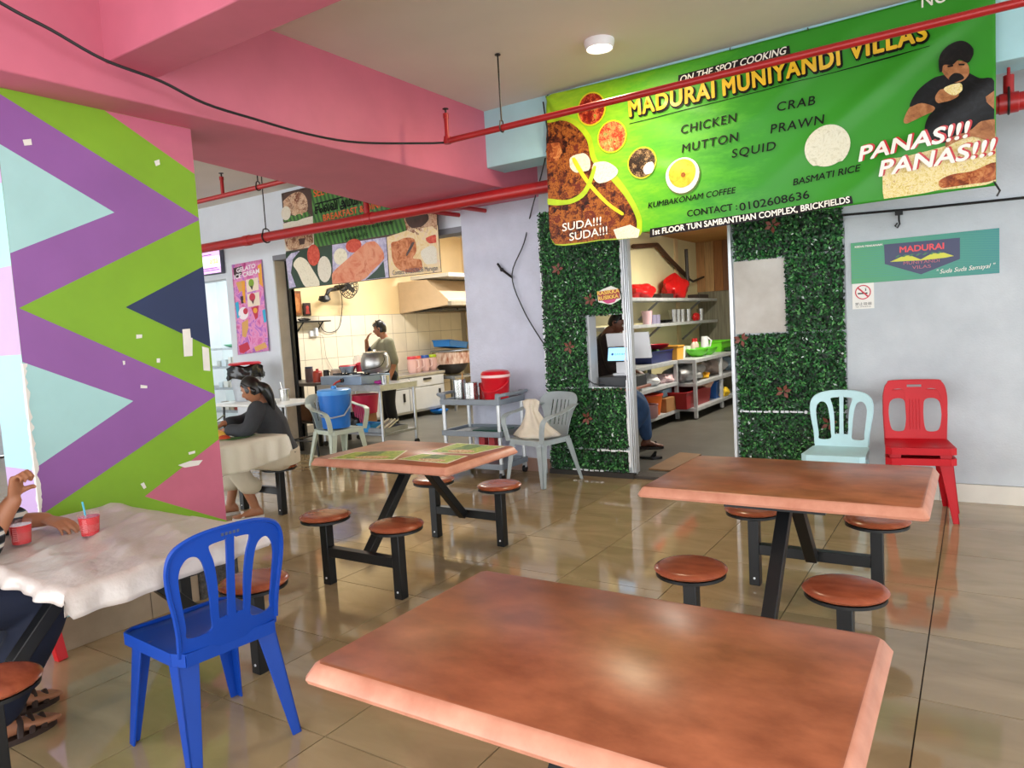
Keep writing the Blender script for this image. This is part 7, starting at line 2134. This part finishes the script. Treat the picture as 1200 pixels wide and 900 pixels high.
# --- person at the till behind the hatch, one foot showing in the doorway ---
f = V((0.86, 0.50, 0)); l = V((-0.50, 0.86, 0))
pel = V((-3.28, 7.02, 0.66)); ch = V((-3.390, 7.00, 1.035)); sh = V((-3.330, 6.98, 1.245)); nk = V((-3.290, 6.97, 1.325)); hd = V((-3.190, 6.98, 1.420))
shL, shR = sh + l * 0.18, sh - l * 0.18
elL, wrL = shL + V((0.12, 0.02, -0.26)), shL + V((0.34, -0.05, -0.34))
elR, wrR = shR + V((0.05, -0.02, -0.27)), shR + V((0.26, -0.02, -0.36))
hpL, hpR = pel + l * 0.09, pel - l * 0.09
knL, knR = V((-3.20, 7.50, 0.52)), V((-2.98, 7.04, 0.50))
anL, anR = V((-3.11, 7.44, 0.09)), V((-3.20, 7.00, 0.12))
b = MB()
torso(b, [(pel, -l, f, 0.16, 0.12), (ch, -l, f, 0.165, 0.115), (sh, -l, f, 0.165, 0.085)])
limb(b, [sh, nk, hd + V((-0.02, 0, -0.05))], [0.07, 0.056, 0.054])
limb(b, [shL, elL, wrL], [0.056, 0.043, 0.028]); limb(b, [shR, elR, wrR], [0.056, 0.043, 0.028])
limb(b, [hpL, knL, anL], [0.09, 0.062, 0.042]); limb(b, [hpR, knR, anR], [0.09, 0.062, 0.042])
foot(b, anL, (0.95, 0.25), 0.25, sole=0.02); foot(b, anR, (1, 0), 0.25, sole=0.04)
hand(b, wrL, (0.9, -0.2, -0.2), (0, 0, -1), 1); hand(b, wrR, (0.9, 0.1, -0.2), (0, 0, -1), -1)
hdp = head_parts(hd, (0.86, 0.10, -0.50), (0.3, 0, 1), 1.0, M_SKIN2, M_HAIR, 'crop')
top = MB()
torso(top, [(pel, -l, f, 0.19, 0.15), (ch, -l, f, 0.195, 0.145), (sh, -l, f, 0.185, 0.11), (sh + V((0.02, 0, 0.045)), -l, f, 0.10, 0.08)])
limb(top, [shL, elL, elL * 0.6 + wrL * 0.4], [0.082, 0.068, 0.058]); limb(top, [shR, elR, elR * 0.6 + wrR * 0.4], [0.082, 0.068, 0.058])
tr = MB()
torso(tr, [(pel + V((0, 0, -0.08)), -l, f, 0.17, 0.14), (pel + V((0, 0, 0.05)), -l, f, 0.17, 0.14)])
limb(tr, [hpL, knL, anL + V((0, 0, 0.06))], [0.115, 0.085, 0.068]); limb(tr, [hpR, knR, anR + V((0, 0, 0.06))], [0.115, 0.085, 0.068])
w_ = person('person in a dark brown shirt looking down at the till behind the hatch', M_SKIN2, b, hdp, M_HAIR,
       [('shirt', top, mat('dark_brown_shirt', '#2a1a18', 0.85, col2='#140d0e', scale=30), 0.013), ('jeans', tr, mat('blue_jeans', '#34527c', 0.85, var=0.2, scale=12), 0.013)], 0.011)
for a_, d_, zz_ in ((anL, V((0.95, 0.25, 0)), 0.0), (anR, V((1, 0, 0)), 0.018)):
    mb = MB()
    slipper(mb, (a_.x + d_.x * 0.055, a_.y + d_.y * 0.055, 0), d_, 0.27, 0.10, z=zz_)
    s_ = V((d_.y, -d_.x, 0)); g_ = V((a_.x, a_.y, zz_)) + d_ * 0.10
    mb.tube([g_ - s_ * 0.05 + V((0, 0, 0.02)), g_ + V((0, 0, 0.075)), g_ + s_ * 0.05 + V((0, 0, 0.02))], 0.014, n=8, flat=0.5)
    mb.build('sandal', mat('dark_sandal', '#2c2422', 0.6), w_)
t = thing('stool', 'plain dark stool under the person at the till', 'stool', (-3.32, 7.02, 0))
MB().lathe([(0, 0.53), (0.17, 0.53), (0.17, 0.56), (0, 0.56)], n=24).build('seat', M_BLACKP, t)
for k in range(4):
    a = PI / 4 + k * PI / 2
    MB().cyl((0.17 * math.cos(a), 0.17 * math.sin(a), 0), (0.12 * math.cos(a), 0.12 * math.sin(a), 0.53), 0.014, n=8).build('leg', M_BLACK, t)

# --- person seated at the covered table, mostly outside the picture ---
f = V((0.10, 0.99, 0)); l = V((-0.99, 0.10, 0))
pel = V((-3.19, 0.94, 0.52)); ch = V((-3.19, 0.93, 0.84)); sh = V((-3.19, 0.96, 1.06)); nk = V((-3.19, 0.98, 1.14)); hd = V((-3.19, 1.02, 1.25))
shL, shR = sh + l * 0.19, sh - l * 0.19
elR, wrR = V((-3.055, 1.06, 0.765)), V((-3.005, 1.17, 0.905))
elL, wrL = V((-3.42, 1.22, 0.78)), V((-3.215, 1.36, 0.765))
hpL, hpR = pel + l * 0.09, pel - l * 0.09
knL, knR = V((-3.34, 1.32, 0.50)), V((-3.035, 1.24, 0.50))
anL, anR = V((-3.26, 1.16, 0.10)), V((-3.05, 1.06, 0.10))
b = MB()
torso(b, [(pel, -l, f, 0.16, 0.12), (ch, -l, f, 0.165, 0.115), (sh, -l, f, 0.17, 0.085)])
limb(b, [sh, nk, hd + V((0, 0, -0.05))], [0.07, 0.056, 0.054])
limb(b, [shR, elR, wrR], [0.058, 0.046, 0.029], n=18); limb(b, [shL, elL, wrL], [0.058, 0.044, 0.029], n=18)
limb(b, [hpL, knL, anL], [0.09, 0.062, 0.042]); limb(b, [hpR, knR, anR], [0.09, 0.062, 0.042])
foot(b, anL, (0.1, 1), 0.25, sole=0.02); foot(b, anR, (0.02, 1), 0.25, sole=0.02)
hand(b, wrR, (0.10, 0.20, 0.97), (0.80, 0.58, 0.0), 1, curl=(1.5, 1.5, 1.5, 1.45), thumb=1.6)
hand(b, wrL, (0.97, 0.25, -0.12), (0.1, 0.1, -1), 1, curl=(0.45, 0.5, 0.6, 0.65))
hdp = head_parts(hd, (0.05, 1, -0.1), (0, 0, 1), 1.0, M_SKIN, M_HAIR, 'crop')
top = MB()
torso(top, [(pel, -l, f, 0.19, 0.15), (ch, -l, f, 0.195, 0.145), (sh, -l, f, 0.185, 0.11), (sh + V((0, 0, 0.045)), -l, f, 0.10, 0.08)])
limb(top, [shR, elR, elR * 0.70 + wrR * 0.30], [0.082, 0.068, 0.058]); limb(top, [shL, elL, elL * 0.5 + wrL * 0.5], [0.082, 0.066, 0.056])
tr = MB()
torso(tr, [(pel + V((0, 0, -0.07)), -l, f, 0.17, 0.14), (pel + V((0, 0, 0.05)), -l, f, 0.17, 0.14)])
limb(tr, [hpL, knL, anL + V((0, 0, 0.05))], [0.115, 0.092, 0.082]); limb(tr, [hpR, knR, anR + V((0, 0, 0.05))], [0.115, 0.092, 0.085])
stripe = bpy.data.materials.new('striped_knit'); stripe.use_nodes = True
_nt = stripe.node_tree
_tc = _nt.nodes.new('ShaderNodeTexCoord'); _wv = _nt.nodes.new('ShaderNodeTexWave'); _rp = _nt.nodes.new('ShaderNodeValToRGB')
_wv.bands_direction = 'Z'; _wv.inputs['Scale'].default_value = 6.5; _wv.inputs['Distortion'].default_value = 1.5; _wv.inputs['Detail'].default_value = 2
_nt.links.new(_tc.outputs['Object'], _wv.inputs[0]); _nt.links.new(_wv.outputs['Fac'], _rp.inputs[0]); _nt.links.new(_rp.outputs[0], _nt.nodes['Principled BSDF'].inputs['Base Color'])
_rp.color_ramp.interpolation = 'CONSTANT'
_rp.color_ramp.elements[0].color = lin('#101218'); _rp.color_ramp.elements[1].position = 0.55; _rp.color_ramp.elements[1].color = lin('#46505c')
_e = _rp.color_ramp.elements.new(0.80); _e.color = lin('#c9c5bd')
_nt.nodes['Principled BSDF'].inputs['Roughness'].default_value = 0.9
w_ = person('seated person in a striped sleeve and navy trousers at the covered table', M_SKIN, b, hdp, M_HAIR,
       [('shirt', top, stripe, 0.010), ('trousers', tr, mat('navy_cloth', '#161d33', 0.85, var=0.2, scale=10), 0.012)], 0.005)
for a_, d_ in ((anL, V((0.1, 1, 0)).normalized()), (anR, V((0.02, 1, 0)).normalized())):
    mb = MB()
    slipper(mb, (a_.x + d_.x * 0.055, a_.y + d_.y * 0.055, 0), d_, 0.27, 0.10)
    s_ = V((d_.y, -d_.x, 0)); g_ = V((a_.x, a_.y, 0))
    for t_, h_ in ((0.045, 0.085), (0.085, 0.066), (0.125, 0.05)):
        mb.tube([g_ + d_ * t_ - s_ * 0.052 + V((0, 0, 0.02)), g_ + d_ * (t_ + 0.01) - s_ * 0.03 + V((0, 0, h_ * 0.85)), g_ + d_ * (t_ + 0.012) + V((0, 0, h_ + 0.008)), g_ + d_ * (t_ + 0.01) + s_ * 0.03 + V((0, 0, h_ * 0.85)), g_ + d_ * t_ + s_ * 0.052 + V((0, 0, 0.02))], 0.011, n=8, flat=0.5)
    mb.tube([g_ - d_ * 0.02 - s_ * 0.042 + V((0, 0, 0.025)), g_ - d_ * 0.055 + V((0, 0, 0.075)), g_ - d_ * 0.02 + s_ * 0.042 + V((0, 0, 0.025))], 0.010, n=8, flat=0.6)
    mb.build('sandal', mat('brown_sandal', '#33211a', 0.6, var=0.2, scale=20), w_)
